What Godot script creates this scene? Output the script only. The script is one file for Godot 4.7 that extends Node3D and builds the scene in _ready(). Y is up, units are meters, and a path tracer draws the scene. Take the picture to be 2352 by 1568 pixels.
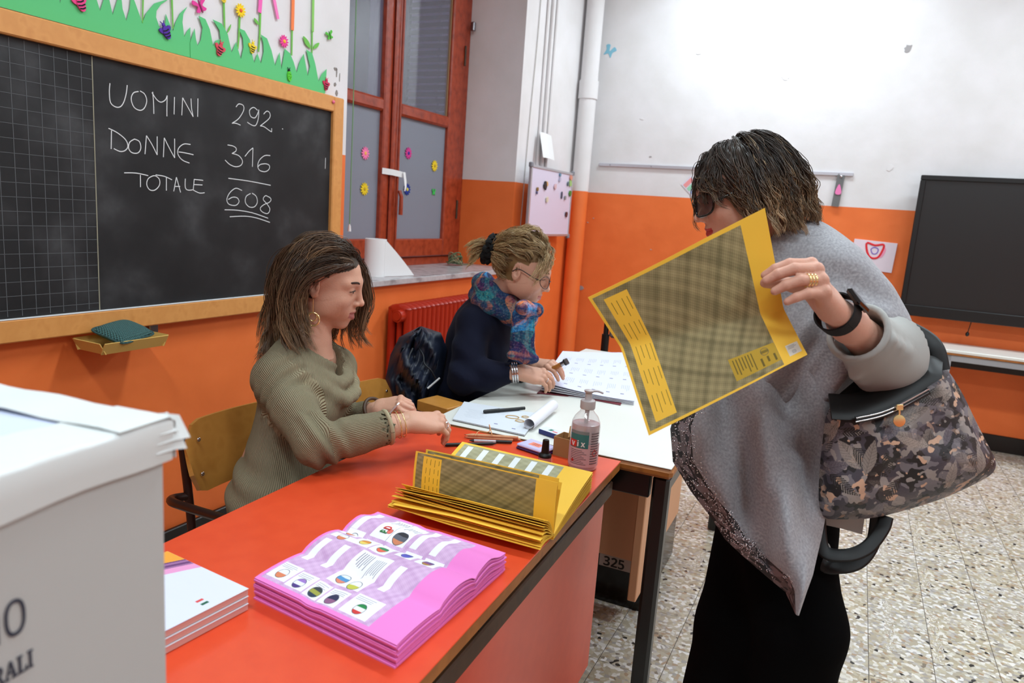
extends Node3D
# A classroom used as a polling station. Units are metres, y is up.
const EYE := Vector3(0, 1.40, 0)
const FOC := 1651.948            # focal length in pixels of the 2352 x 1568 frame
const XW := -2.229               # face of the blackboard wall
const ZB := -5.83                # face of the back wall
const XG := -2.668               # plane of the window
const Z1 := -2.785               # near edge of the window opening
const Z2 := -4.634               # far edge of the window opening
const YP := 1.603                # height where the orange paint ends
const TT := 0.76                 # height of the table tops
const CEIL := 3.75

var lens: Basis
var taken := {}
var M := {}
var rng := RandomNumberGenerator.new()

func ray(u: float, v: float) -> Vector3:
	return lens * Vector3((u - 1176.0) / FOC, -(v - 784.0) / FOC, -1.0)
func at(u: float, v: float, d: float) -> Vector3:
	return EYE + ray(u, v) * d
func on_y(u: float, v: float, y: float) -> Vector3:
	var r := ray(u, v)
	return EYE + r * ((y - EYE.y) / r.y)
func on_x(u: float, v: float, x: float) -> Vector3:
	var r := ray(u, v)
	return EYE + r * (x / r.x)
func on_z(u: float, v: float, z: float) -> Vector3:
	var r := ray(u, v)
	return EYE + r * (z / r.z)

func numbered(called: String) -> String:
	var n: int = taken.get(called, -1) + 1
	taken[called] = n
	return called if n == 0 else "%s_%03d" % [called, n]

func tag(o: Node, label: String, category: String, group := "") -> void:
	o.set_meta("label", label)
	o.set_meta("category", category)
	if group:
		o.set_meta("group", group)

func thing(called: String, label: String, category: String, where := Transform3D(), group := "") -> Node3D:
	var o := Node3D.new()
	o.name = numbered(called)
	add_child(o)
	o.transform = where
	tag(o, label, category, group)
	return o

func part(parent: Node, called: String, mesh: Mesh, m: Material, label := "", where := Transform3D()) -> MeshInstance3D:
	var o := MeshInstance3D.new()
	o.name = called
	o.mesh = mesh
	o.material_override = m
	o.transform = where
	parent.add_child(o, true)
	if label:
		o.set_meta("label", label)
	return o

func single(called: String, mesh: Mesh, m: Material, label: String, category: String, where := Transform3D(), group := "") -> MeshInstance3D:
	var o := MeshInstance3D.new()
	o.name = numbered(called)
	o.mesh = mesh
	o.material_override = m
	o.transform = where
	add_child(o)
	tag(o, label, category, group)
	return o

func structure(called: String) -> Node3D:
	var o := Node3D.new()
	o.name = called
	add_child(o)
	o.set_meta("kind", "structure")
	return o

func paint(c: Color, rough := 0.6, metal := 0.0, spec := 0.5) -> StandardMaterial3D:
	var m := StandardMaterial3D.new()
	m.albedo_color = c
	m.roughness = rough
	m.metallic = metal
	m.metallic_specular = spec
	return m

func tex(img: Image) -> ImageTexture:
	return ImageTexture.create_from_image(img)

func noise_image(w: int, h: int, freq: float, kind: int, sd: int, octaves := 4) -> Image:
	var n := FastNoiseLite.new()
	n.noise_type = kind
	n.frequency = freq
	n.seed = sd
	n.fractal_octaves = octaves
	if kind == FastNoiseLite.TYPE_CELLULAR:
		n.fractal_type = FastNoiseLite.FRACTAL_NONE
		n.cellular_return_type = FastNoiseLite.RETURN_CELL_VALUE
	return n.get_seamless_image(w, h)

# maps a grey image through a list of [level, colour] stops
func ramp_image(src: Image, stops: Array, hard := false) -> Image:
	var lut := PackedByteArray()
	for i in 256:
		var x := i / 255.0
		var c: Color = stops[0][1]
		for k in stops.size():
			if x >= stops[k][0]:
				c = stops[k][1]
				if not hard and k + 1 < stops.size():
					c = c.lerp(stops[k + 1][1], clampf((x - stops[k][0]) / (stops[k + 1][0] - stops[k][0]), 0, 1))
		lut.append_array([c.r8, c.g8, c.b8])
	src.convert(Image.FORMAT_L8)
	var d := src.get_data()
	var o := PackedByteArray()
	o.resize(d.size() * 3)
	for i in d.size():
		var k := d[i] * 3
		o[i * 3] = lut[k]
		o[i * 3 + 1] = lut[k + 1]
		o[i * 3 + 2] = lut[k + 2]
	return Image.create_from_data(src.get_width(), src.get_height(), false, Image.FORMAT_RGB8, o)

func triplanar(m: StandardMaterial3D, img: Image, scale: float, world := true) -> StandardMaterial3D:
	m.albedo_texture = tex(img)
	m.uv1_triplanar = true
	m.uv1_world_triplanar = world
	m.uv1_scale = Vector3.ONE * scale
	return m

func relief(m: StandardMaterial3D, img: Image, cm: float) -> StandardMaterial3D:
	m.heightmap_enabled = true
	m.heightmap_texture = tex(img)
	m.heightmap_scale = cm
	return m

# ---------------------------------------------------------------- mesh builder
class MB:
	var v := PackedVector3Array()
	var n := PackedVector3Array()
	var uv := PackedVector2Array()
	var c := PackedColorArray()
	var col := Color.WHITE
	var with_uv := false

	func tri(a: Vector3, b: Vector3, d: Vector3, na := Vector3.ZERO, nb := Vector3.ZERO, nd := Vector3.ZERO, ua := Vector2.ZERO, ub := Vector2.ZERO, ud := Vector2.ZERO) -> void:
		var g := (d - a).cross(b - a)
		if g.length_squared() < 1e-20:
			return
		g = g.normalized()
		if na == Vector3.ZERO:
			na = g
			nb = g
			nd = g
		elif g.dot(na + nb + nd) < 0.0:
			var t := b
			b = d
			d = t
			t = nb
			nb = nd
			nd = t
			var w := ub
			ub = ud
			ud = w
		v.append(a)
		v.append(b)
		v.append(d)
		n.append(na)
		n.append(nb)
		n.append(nd)
		uv.append(ua)
		uv.append(ub)
		uv.append(ud)
		c.append(col)
		c.append(col)
		c.append(col)

	# flat quad whose normal points away from "inside"
	func quad(a: Vector3, b: Vector3, d: Vector3, e: Vector3, inside := Vector3.INF, ua := Vector2(0, 0), ub := Vector2(1, 0), ud := Vector2(1, 1), ue := Vector2(0, 1)) -> void:
		var g := (d - a).cross(e - b).normalized()
		if inside != Vector3.INF and g.dot((a + b + d + e) * 0.25 - inside) < 0.0:
			g = -g
		tri(a, b, d, g, g, g, ua, ub, ud)
		tri(a, d, e, g, g, g, ua, ud, ue)

	func box(where: Transform3D, size: Vector3, bevel := 0.0) -> void:
		var h := size * 0.5
		var e := minf(bevel, minf(h.x, minf(h.y, h.z)) * 0.95)
		var mid := where.origin
		var hh := [h.x, h.y, h.z]
		for ax in 3:
			var a1 := (ax + 1) % 3
			var a2 := (ax + 2) % 3
			for s in [-1.0, 1.0]:
				var p := []
				for q in [[-1, -1], [1, -1], [1, 1], [-1, 1]]:
					var w := Vector3.ZERO
					w[ax] = s * hh[ax]
					w[a1] = q[0] * (hh[a1] - e)
					w[a2] = q[1] * (hh[a2] - e)
					p.append(where * w)
				quad(p[0], p[1], p[2], p[3], mid)
		if e <= 0.0:
			return
		for ax in 3:
			var a1 := (ax + 1) % 3
			var a2 := (ax + 2) % 3
			for s1 in [-1.0, 1.0]:
				for s2 in [-1.0, 1.0]:
					var p := []
					for q in [[-1, 0], [1, 0], [1, 1], [-1, 1]]:
						var w := Vector3.ZERO
						w[ax] = q[0] * (hh[ax] - e)
						w[a1] = s1 * (hh[a1] - (e if q[1] else 0.0))
						w[a2] = s2 * (hh[a2] - (0.0 if q[1] else e))
						p.append(where * w)
					quad(p[0], p[1], p[2], p[3], mid)
		for sx in [-1.0, 1.0]:
			for sy in [-1.0, 1.0]:
				for sz in [-1.0, 1.0]:
					var a := where * Vector3(sx * h.x, sy * (h.y - e), sz * (h.z - e))
					var b := where * Vector3(sx * (h.x - e), sy * h.y, sz * (h.z - e))
					var d := where * Vector3(sx * (h.x - e), sy * (h.y - e), sz * h.z)
					var g := (where.basis * Vector3(sx, sy, sz)).normalized()
					tri(a, b, d, g, g, g)

	func bx(lo: Vector3, hi: Vector3, bevel := 0.0) -> void:
		box(Transform3D(Basis(), (lo + hi) * 0.5), (hi - lo).abs(), bevel)

	# a bar of rectangular section between two points
	func bar(a: Vector3, b: Vector3, w: float, t: float, up := Vector3.UP, bevel := 0.0) -> void:
		var z := (b - a).normalized()
		var x := up.cross(z).normalized()
		if x.length() < 0.5:
			x = Vector3.RIGHT
		box(Transform3D(Basis(x, z.cross(x), z), (a + b) * 0.5), Vector3(w, t, a.distance_to(b)), bevel)

	func tube(p: PackedVector3Array, r, sides := 8, caps := true, flat := 1.0, up := Vector3.ZERO) -> void:
		var k := p.size()
		var rings := []
		var norms := []
		var prev := up
		for i in k:
			var t := (p[mini(i + 1, k - 1)] - p[maxi(i - 1, 0)]).normalized()
			if prev == Vector3.ZERO:
				prev = Vector3.UP if absf(t.y) < 0.9 else Vector3.RIGHT
			var x := (prev - t * prev.dot(t)).normalized()
			prev = x
			var y := t.cross(x)
			var rr: float = r if (r is float or r is int) else r[i]
			var ring := PackedVector3Array()
			var nn := PackedVector3Array()
			for s in sides:
				var a := TAU * s / sides
				ring.append(p[i] + (x * cos(a) * flat + y * sin(a)) * rr)
				nn.append((x * cos(a) + y * sin(a) * flat).normalized())
			rings.append(ring)
			norms.append(nn)
		for i in k - 1:
			for s in sides:
				var s2 := (s + 1) % sides
				var u0 := float(s) / sides
				var u1 := float(s + 1) / sides
				var v0 := float(i) / (k - 1)
				var v1 := float(i + 1) / (k - 1)
				tri(rings[i][s], rings[i + 1][s], rings[i + 1][s2], norms[i][s], norms[i + 1][s], norms[i + 1][s2], Vector2(u0, v0), Vector2(u0, v1), Vector2(u1, v1))
				tri(rings[i][s], rings[i + 1][s2], rings[i][s2], norms[i][s], norms[i + 1][s2], norms[i][s2], Vector2(u0, v0), Vector2(u1, v1), Vector2(u1, v0))
		if caps:
			for e in [0, k - 1]:
				var g := ((p[0] - p[1]) if e == 0 else (p[k - 1] - p[k - 2])).normalized()
				for s in range(1, sides - 1):
					tri(rings[e][0], rings[e][s], rings[e][s + 1], g, g, g)

	func lathe(prof: Array, segs := 24, where := Transform3D(), smooth := true) -> void:
		var k := prof.size()
		var nr := []
		for i in k:
			var a: Vector2 = prof[maxi(i - 1, 0)]
			var b: Vector2 = prof[mini(i + 1, k - 1)]
			nr.append(Vector2(b.y - a.y, a.x - b.x).normalized())
		for i in k - 1:
			var a: Vector2 = prof[i]
			var b: Vector2 = prof[i + 1]
			if a.distance_to(b) < 1e-7:
				continue
			var fn := Vector2(b.y - a.y, a.x - b.x).normalized()
			for s in segs:
				var t0 := TAU * s / segs
				var t1 := TAU * (s + 1) / segs
				var q := []
				var m := []
				for e in [[a, t0, nr[i]], [b, t0, nr[i + 1]], [b, t1, nr[i + 1]], [a, t1, nr[i]]]:
					q.append(where * Vector3(e[0].x * cos(e[1]), e[0].y, e[0].x * sin(e[1])))
					var f: Vector2 = e[2] if smooth and e[2].dot(fn) > 0.75 else fn
					m.append((where.basis * Vector3(f.x * cos(e[1]), f.y, f.x * sin(e[1]))).normalized())
				var us := [Vector2(float(s) / segs, float(i) / (k - 1)), Vector2(float(s) / segs, float(i + 1) / (k - 1)), Vector2(float(s + 1) / segs, float(i + 1) / (k - 1)), Vector2(float(s + 1) / segs, float(i) / (k - 1))]
				tri(q[0], q[1], q[2], m[0], m[1], m[2], us[0], us[1], us[2])
				tri(q[0], q[2], q[3], m[0], m[2], m[3], us[0], us[2], us[3])

	# polygon in the xy plane, given depth along z (from 0 to depth)
	func prism(poly: PackedVector2Array, depth: float, where := Transform3D()) -> void:
		var idx := Geometry2D.triangulate_polygon(poly)
		var g := (where.basis * Vector3(0, 0, 1)).normalized()
		for i in range(0, idx.size(), 3):
			var a := poly[idx[i]]
			var b := poly[idx[i + 1]]
			var d := poly[idx[i + 2]]
			tri(where * Vector3(a.x, a.y, depth), where * Vector3(b.x, b.y, depth), where * Vector3(d.x, d.y, depth), g, g, g, a, b, d)
			tri(where * Vector3(a.x, a.y, 0), where * Vector3(b.x, b.y, 0), where * Vector3(d.x, d.y, 0), -g, -g, -g, a, b, d)
		var k := poly.size()
		var turn := -1.0 if Geometry2D.is_polygon_clockwise(poly) else 1.0
		for i in k:
			var a := poly[i]
			var b := poly[(i + 1) % k]
			var e := (b - a)
			var g2 := (where.basis * Vector3(e.y * turn, -e.x * turn, 0)).normalized()
			tri(where * Vector3(a.x, a.y, 0), where * Vector3(b.x, b.y, 0), where * Vector3(b.x, b.y, depth), g2, g2, g2)
			tri(where * Vector3(a.x, a.y, 0), where * Vector3(b.x, b.y, depth), where * Vector3(a.x, a.y, depth), g2, g2, g2)

	# surface from a grid of points (rows of equal length) with a thickness
	func sheet(rows: Array, thick := 0.0, closed := false) -> void:
		var nv := rows.size()
		var nu: int = rows[0].size()
		var nn := []
		for j in nv:
			var line := PackedVector3Array()
			for i in nu:
				var il := (i - 1 + nu) % nu if closed else maxi(i - 1, 0)
				var ir := (i + 1) % nu if closed else mini(i + 1, nu - 1)
				var du: Vector3 = rows[j][ir] - rows[j][il]
				var dv: Vector3 = rows[mini(j + 1, nv - 1)][i] - rows[maxi(j - 1, 0)][i]
				line.append(du.cross(dv).normalized())
			nn.append(line)
		var last := nu if closed else nu - 1
		for j in nv - 1:
			for i in last:
				var k := (i + 1) % nu
				for s in ([1.0, -1.0] if thick > 0.0 else [1.0]):
					var o: float = thick * 0.5 * s
					var a: Vector3 = rows[j][i] + nn[j][i] * o
					var b: Vector3 = rows[j][k] + nn[j][k] * o
					var d: Vector3 = rows[j + 1][k] + nn[j + 1][k] * o
					var e: Vector3 = rows[j + 1][i] + nn[j + 1][i] * o
					var u0 := Vector2(float(i) / (nu - 1), float(j) / (nv - 1))
					var u1 := Vector2(float(i + 1) / (nu - 1), float(j) / (nv - 1))
					var u2 := Vector2(float(i + 1) / (nu - 1), float(j + 1) / (nv - 1))
					var u3 := Vector2(float(i) / (nu - 1), float(j + 1) / (nv - 1))
					tri(a, b, d, nn[j][i] * s, nn[j][k] * s, nn[j + 1][k] * s, u0, u1, u2)
					tri(a, d, e, nn[j][i] * s, nn[j + 1][k] * s, nn[j + 1][i] * s, u0, u2, u3)
		if thick > 0.0:
			for j in nv - 1:
				for i in ([] if closed else [0, nu - 1]):
					quad(rows[j][i] + nn[j][i] * thick * 0.5, rows[j][i] - nn[j][i] * thick * 0.5, rows[j + 1][i] - nn[j + 1][i] * thick * 0.5, rows[j + 1][i] + nn[j + 1][i] * thick * 0.5, rows[j][1 if i == 0 else nu - 2], u2v(i, nu, j, nv), u2v(i, nu, j, nv), u2v(i, nu, j + 1, nv), u2v(i, nu, j + 1, nv))
			for j in [0, nv - 1]:
				for i in last:
					var k := (i + 1) % nu
					quad(rows[j][i] + nn[j][i] * thick * 0.5, rows[j][i] - nn[j][i] * thick * 0.5, rows[j][k] - nn[j][k] * thick * 0.5, rows[j][k] + nn[j][k] * thick * 0.5, rows[1 if j == 0 else nv - 2][i], u2v(i, nu, j, nv), u2v(i, nu, j, nv), u2v(i + 1, nu, j, nv), u2v(i + 1, nu, j, nv))

	func u2v(i: int, nu: int, j: int, nv: int) -> Vector2:
		return Vector2(float(i) / (nu - 1), float(j) / (nv - 1))

	func ball(mid: Vector3, r: Vector3, segs := 12, rings := 8, turn := Basis()) -> void:
		for j in rings:
			for i in segs:
				var q := []
				var m := []
				for e in [[i, j], [i, j + 1], [i + 1, j + 1], [i + 1, j]]:
					var a: float = TAU * e[0] / segs
					var b: float = PI * e[1] / rings
					var d := Vector3(sin(b) * cos(a), cos(b), sin(b) * sin(a))
					q.append(mid + turn * (d * r))
					m.append((turn * (d / r)).normalized())
				tri(q[0], q[1], q[2], m[0], m[1], m[2])
				tri(q[0], q[2], q[3], m[0], m[2], m[3])

	func add_mesh(o: MB, where := Transform3D()) -> void:
		for i in o.v.size():
			v.append(where * o.v[i])
			n.append((where.basis * o.n[i]).normalized())
			uv.append(o.uv[i])
			c.append(o.c[i])

	func done() -> ArrayMesh:
		var a := []
		a.resize(Mesh.ARRAY_MAX)
		a[Mesh.ARRAY_VERTEX] = v
		a[Mesh.ARRAY_NORMAL] = n
		a[Mesh.ARRAY_TEX_UV] = uv
		a[Mesh.ARRAY_COLOR] = c
		var m := ArrayMesh.new()
		m.add_surface_from_arrays(Mesh.PRIMITIVE_TRIANGLES, a)
		return m

func box_mesh(size: Vector3, bevel := 0.0) -> ArrayMesh:
	var b := MB.new()
	b.box(Transform3D(), size, bevel)
	return b.done()

func bx_mesh(lo: Vector3, hi: Vector3, bevel := 0.0) -> ArrayMesh:
	var b := MB.new()
	b.bx(lo, hi, bevel)
	return b.done()

func spline(p: Array, per := 6, closed := false) -> PackedVector3Array:
	var o := PackedVector3Array()
	var k := p.size()
	for i in (k if closed else k - 1):
		var a: Vector3 = p[(i - 1 + k) % k] if closed else p[maxi(i - 1, 0)]
		var b: Vector3 = p[i]
		var c: Vector3 = p[(i + 1) % k]
		var d: Vector3 = p[(i + 2) % k] if closed else p[mini(i + 2, k - 1)]
		for s in per:
			o.append(b.cubic_interpolate(c, a, d, float(s) / per))
	o.append(p[0] if closed else p[k - 1])
	return o

func spline2(p: Array, per := 5, closed := true) -> PackedVector2Array:
	var q := []
	for e in p:
		q.append(Vector3(e.x, e.y, 0))
	var o := PackedVector2Array()
	for e in spline(q, per, closed):
		o.append(Vector2(e.x, e.y))
	if closed:
		o.remove_at(o.size() - 1)
	return o

func _ready() -> void:
	rng.seed = 7
	# ------------------------------------------------ camera, sky, lights, exposure
	lens = Basis.from_euler(Vector3(-0.17839307, 0.43679758, 0.0717771))
	var cam := Camera3D.new()
	cam.name = "camera"
	cam.transform = Transform3D(lens, EYE)
	cam.fov = rad_to_deg(2.0 * atan(784.0 / FOC))
	cam.near = 0.05
	cam.far = 60.0
	var film := CameraAttributesPhysical.new()
	film.frustum_focal_length = 25.3
	film.frustum_focus_distance = 1.75
	film.exposure_aperture = 5.6
	film.frustum_near = 0.05
	film.frustum_far = 60.0
	cam.attributes = film
	add_child(cam)
	var env := Environment.new()
	env.background_mode = Environment.BG_COLOR
	env.background_color = Color(0.44, 0.44, 0.56)
	env.background_energy_multiplier = 0.5
	env.tonemap_mode = Environment.TONE_MAPPER_LINEAR
	env.tonemap_exposure = 1.0
	env.sdfgi_enabled = true
	env.ssao_enabled = true
	env.ssil_enabled = true
	var we := WorldEnvironment.new()
	we.name = "surroundings"
	we.environment = env
	add_child(we)
	materials()
	ceiling_lamps()
	room()
	window()
	radiator()
	blackboard()
	wall_things()
	desks()
	chairs()
	ballot_box()
	table_things()
	papers()
	person_seated_at_red_desk()
	person_in_navy()
	person_standing()
	held_ballot()
	shoulder_bag()

func ceiling_lamps() -> void:
	var spots := [Vector3(-0.75, 3.45, -5.15), Vector3(-0.55, 3.45, -2.35), Vector3(1.7, 3.45, -4.75), Vector3(1.7, 3.45, -2.35), Vector3(-0.55, 3.45, 0.1), Vector3(1.7, 3.45, 0.1)]
	var names := ["near the back wall above the long rail", "above the red and white desks", "in front of the back wall before the black screen", "above the open floor beside the standing woman", "above the ballot box", "above the empty corner beside the ballot box"]
	var glow := paint(Color(1, 0.97, 0.93), 0.5)
	glow.emission_enabled = true
	glow.emission = Color(0.92, 0.97, 1.0)
	glow.emission_energy_multiplier = 3.0
	for i in spots.size():
		var t := thing("ceiling_lamp", "long fluorescent ceiling lamp hanging " + names[i], "lamp", Transform3D(Basis(), spots[i]), "fluorescent ceiling lamps")
		part(t, "housing", bx_mesh(Vector3(-0.64, 0.0, -0.15), Vector3(0.64, 0.05, 0.15), 0.01), M.white_metal)
		part(t, "lamp_diffuser", bx_mesh(Vector3(-0.61, -0.025, -0.13), Vector3(0.61, -0.001, 0.13), 0.01), glow)
		for s in [-0.5, 0.5]:
			var b := MB.new()
			b.tube(PackedVector3Array([Vector3(s, 0.05, 0), Vector3(s, CEIL - spots[i].y, 0)]), 0.004, 6)
			part(t, "rod", b.done(), M.steel)
		var l := AreaLight3D.new()
		l.name = "lamp_light"
		l.area_size = Vector2(1.2, 0.26)
		l.light_energy = 3.85
		l.light_color = Color(0.9, 0.97, 1.0)
		l.area_range = 14.0
		l.shadow_enabled = true
		l.position = Vector3(0, -0.035, 0)
		l.rotation = Vector3(-PI / 2, 0, 0)
		t.add_child(l)

func materials() -> void:
	var N := FastNoiseLite.TYPE_SIMPLEX_SMOOTH
	var rough_plaster := noise_image(512, 512, 0.02, N, 3, 5)
	M.orange = triplanar(paint(Color(1, 1, 1), 0.55, 0, 0.45), ramp_image(noise_image(512, 512, 0.012, N, 11, 5), [[0.0, Color(0.9, 0.44, 0.2)], [0.5, Color(0.92, 0.455, 0.21)], [1.0, Color(0.94, 0.475, 0.23)]]), 0.6)
	relief(M.orange, rough_plaster, 0.18)
	M.plaster = triplanar(paint(Color(1, 1, 1), 0.8), ramp_image(noise_image(512, 512, 0.01, N, 12, 5), [[0.0, Color(0.86, 0.845, 0.84)], [1.0, Color(0.9, 0.885, 0.89)]]), 0.5)
	relief(M.plaster, rough_plaster, 0.18)
	M.white_metal = paint(Color(0.9, 0.9, 0.89), 0.4)
	M.steel = paint(Color(0.6, 0.6, 0.62), 0.3, 1.0)
	M.chrome = paint(Color(0.85, 0.85, 0.87), 0.12, 1.0)
	M.gold = paint(Color(0.98, 0.87, 0.62), 0.2, 0.85)
	M.black = paint(Color(0.025, 0.025, 0.028), 0.45)
	M.black_gloss = paint(Color(0.018, 0.018, 0.02), 0.16)
	M.rubber = paint(Color(0.02, 0.02, 0.022), 0.8)
	M.white = paint(Color(0.92, 0.92, 0.92), 0.7)
	M.paper = paint(Color(0.9, 0.9, 0.93), 0.85)
	M.card = paint(Color(0.66, 0.49, 0.3), 0.9)
	# floor: terrazzo chips
	var cells := noise_image(1024, 1024, 0.042, FastNoiseLite.TYPE_CELLULAR, 5)
	var chips := ramp_image(cells, [[0.0, Color(0.71, 0.67, 0.59)], [0.13, Color(0.75, 0.72, 0.65)], [0.25, Color(0.8, 0.78, 0.73)], [0.34, Color(0.69, 0.65, 0.58)], [0.43, Color(0.74, 0.72, 0.7)], [0.52, Color(0.9, 0.89, 0.87)], [0.62, Color(0.76, 0.72, 0.63)], [0.72, Color(0.86, 0.85, 0.82)], [0.8, Color(0.66, 0.64, 0.62)], [0.86, Color(0.69, 0.6, 0.5)], [0.91, Color(0.93, 0.92, 0.91)], [0.955, Color(0.53, 0.49, 0.44)], [0.975, Color(0.22, 0.21, 0.2)]], true)
	M.terrazzo = triplanar(paint(Color(1, 1, 1), 0.28, 0, 0.5), chips, 1.9)
	M.terrazzo2 = triplanar(paint(Color(0.965, 0.955, 0.94), 0.3, 0, 0.5), chips, 1.9)
	M.terrazzo2.albedo_texture = M.terrazzo.albedo_texture
	M.terrazzo2.uv1_offset = Vector3(0.37, 0.0, 0.61)
	M.terrazzo3 = triplanar(paint(Color(1, 0.99, 0.97), 0.26, 0, 0.5), chips, 1.9)
	M.terrazzo3.albedo_texture = M.terrazzo.albedo_texture
	M.terrazzo3.uv1_offset = Vector3(0.71, 0.0, 0.23)
	M.grout = paint(Color(0.3, 0.28, 0.26), 0.9)
	M.skirting = paint(Color(0.035, 0.033, 0.033), 0.35)
	# woods
	M.wood_frame = wood(Color(0.86, 0.6, 0.33), Color(0.79, 0.52, 0.26), 0.45)
	M.wood_ply = wood(Color(0.78, 0.54, 0.25), Color(0.7, 0.46, 0.19), 0.3)
	M.wood_edge = wood(Color(0.68, 0.42, 0.17), Color(0.5, 0.29, 0.1), 0.45)
	M.wood_dark = wood(Color(0.3, 0.2, 0.12), Color(0.2, 0.13, 0.08), 0.5)
	M.red_paint = triplanar(paint(Color(1, 1, 1), 0.3, 0, 0.5), ramp_image(noise_image(256, 256, 0.03, N, 21, 4), [[0.0, Color(0.5, 0.18, 0.1)], [0.4, Color(0.61, 0.235, 0.135)], [1.0, Color(0.68, 0.28, 0.165)]]), 2.0)
	relief(M.red_paint, noise_image(256, 256, 0.03, N, 22, 4), 0.12)
	M.rad_red = paint(Color(0.68, 0.17, 0.09), 0.25)
	M.laminate_red = triplanar(paint(Color(1, 1, 1), 0.3, 0, 0.6), ramp_image(noise_image(256, 256, 0.05, N, 31, 3), [[0.0, Color(0.86, 0.28, 0.14)], [1.0, Color(0.89, 0.31, 0.16)]]), 1.3)
	M.laminate_white = paint(Color(0.9, 0.9, 0.87), 0.32)
	M.peach = paint(Color(0.86, 0.66, 0.5), 0.5)
	M.tube_brown = paint(Color(0.17, 0.075, 0.05), 0.35)
	M.slate = triplanar(paint(Color(1, 1, 1), 0.6, 0, 0.4), ramp_image(noise_image(1024, 1024, 0.004, N, 41, 6), [[0.0, Color(0.1, 0.1, 0.105)], [0.45, Color(0.13, 0.13, 0.135)], [0.7, Color(0.18, 0.18, 0.185)], [1.0, Color(0.26, 0.26, 0.265)]]), 0.8)
	M.chalk = paint(Color(0.88, 0.88, 0.88), 0.95)
	M.chalk_thin = paint(Color(0.38, 0.39, 0.4), 0.95)

func wood(a: Color, b: Color, rough: float) -> StandardMaterial3D:
	var im := noise_image(512, 512, 0.012, FastNoiseLite.TYPE_SIMPLEX_SMOOTH, 51, 4)
	im.resize(512, 64)
	im.resize(512, 512, Image.INTERPOLATE_BILINEAR)
	im.resize(128, 512)
	im.resize(512, 512)
	var m := paint(Color.WHITE, rough)
	m = triplanar(m, ramp_image(im, [[0.0, b], [0.35, a], [0.65, a.lerp(b, 0.35)], [1.0, a]]), 2.0, false)
	return m

func wall_band(parent: Node3D, lo: Vector3, hi: Vector3) -> void:
	# one stretch of wall, painted orange up to YP and white above
	if lo.y < YP:
		part(parent, "orange_paint", bx_mesh(lo, Vector3(hi.x, minf(hi.y, YP), hi.z)), M.orange)
	if hi.y > YP:
		part(parent, "white_paint", bx_mesh(Vector3(lo.x, maxf(lo.y, YP), lo.z), hi), M.plaster)

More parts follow.
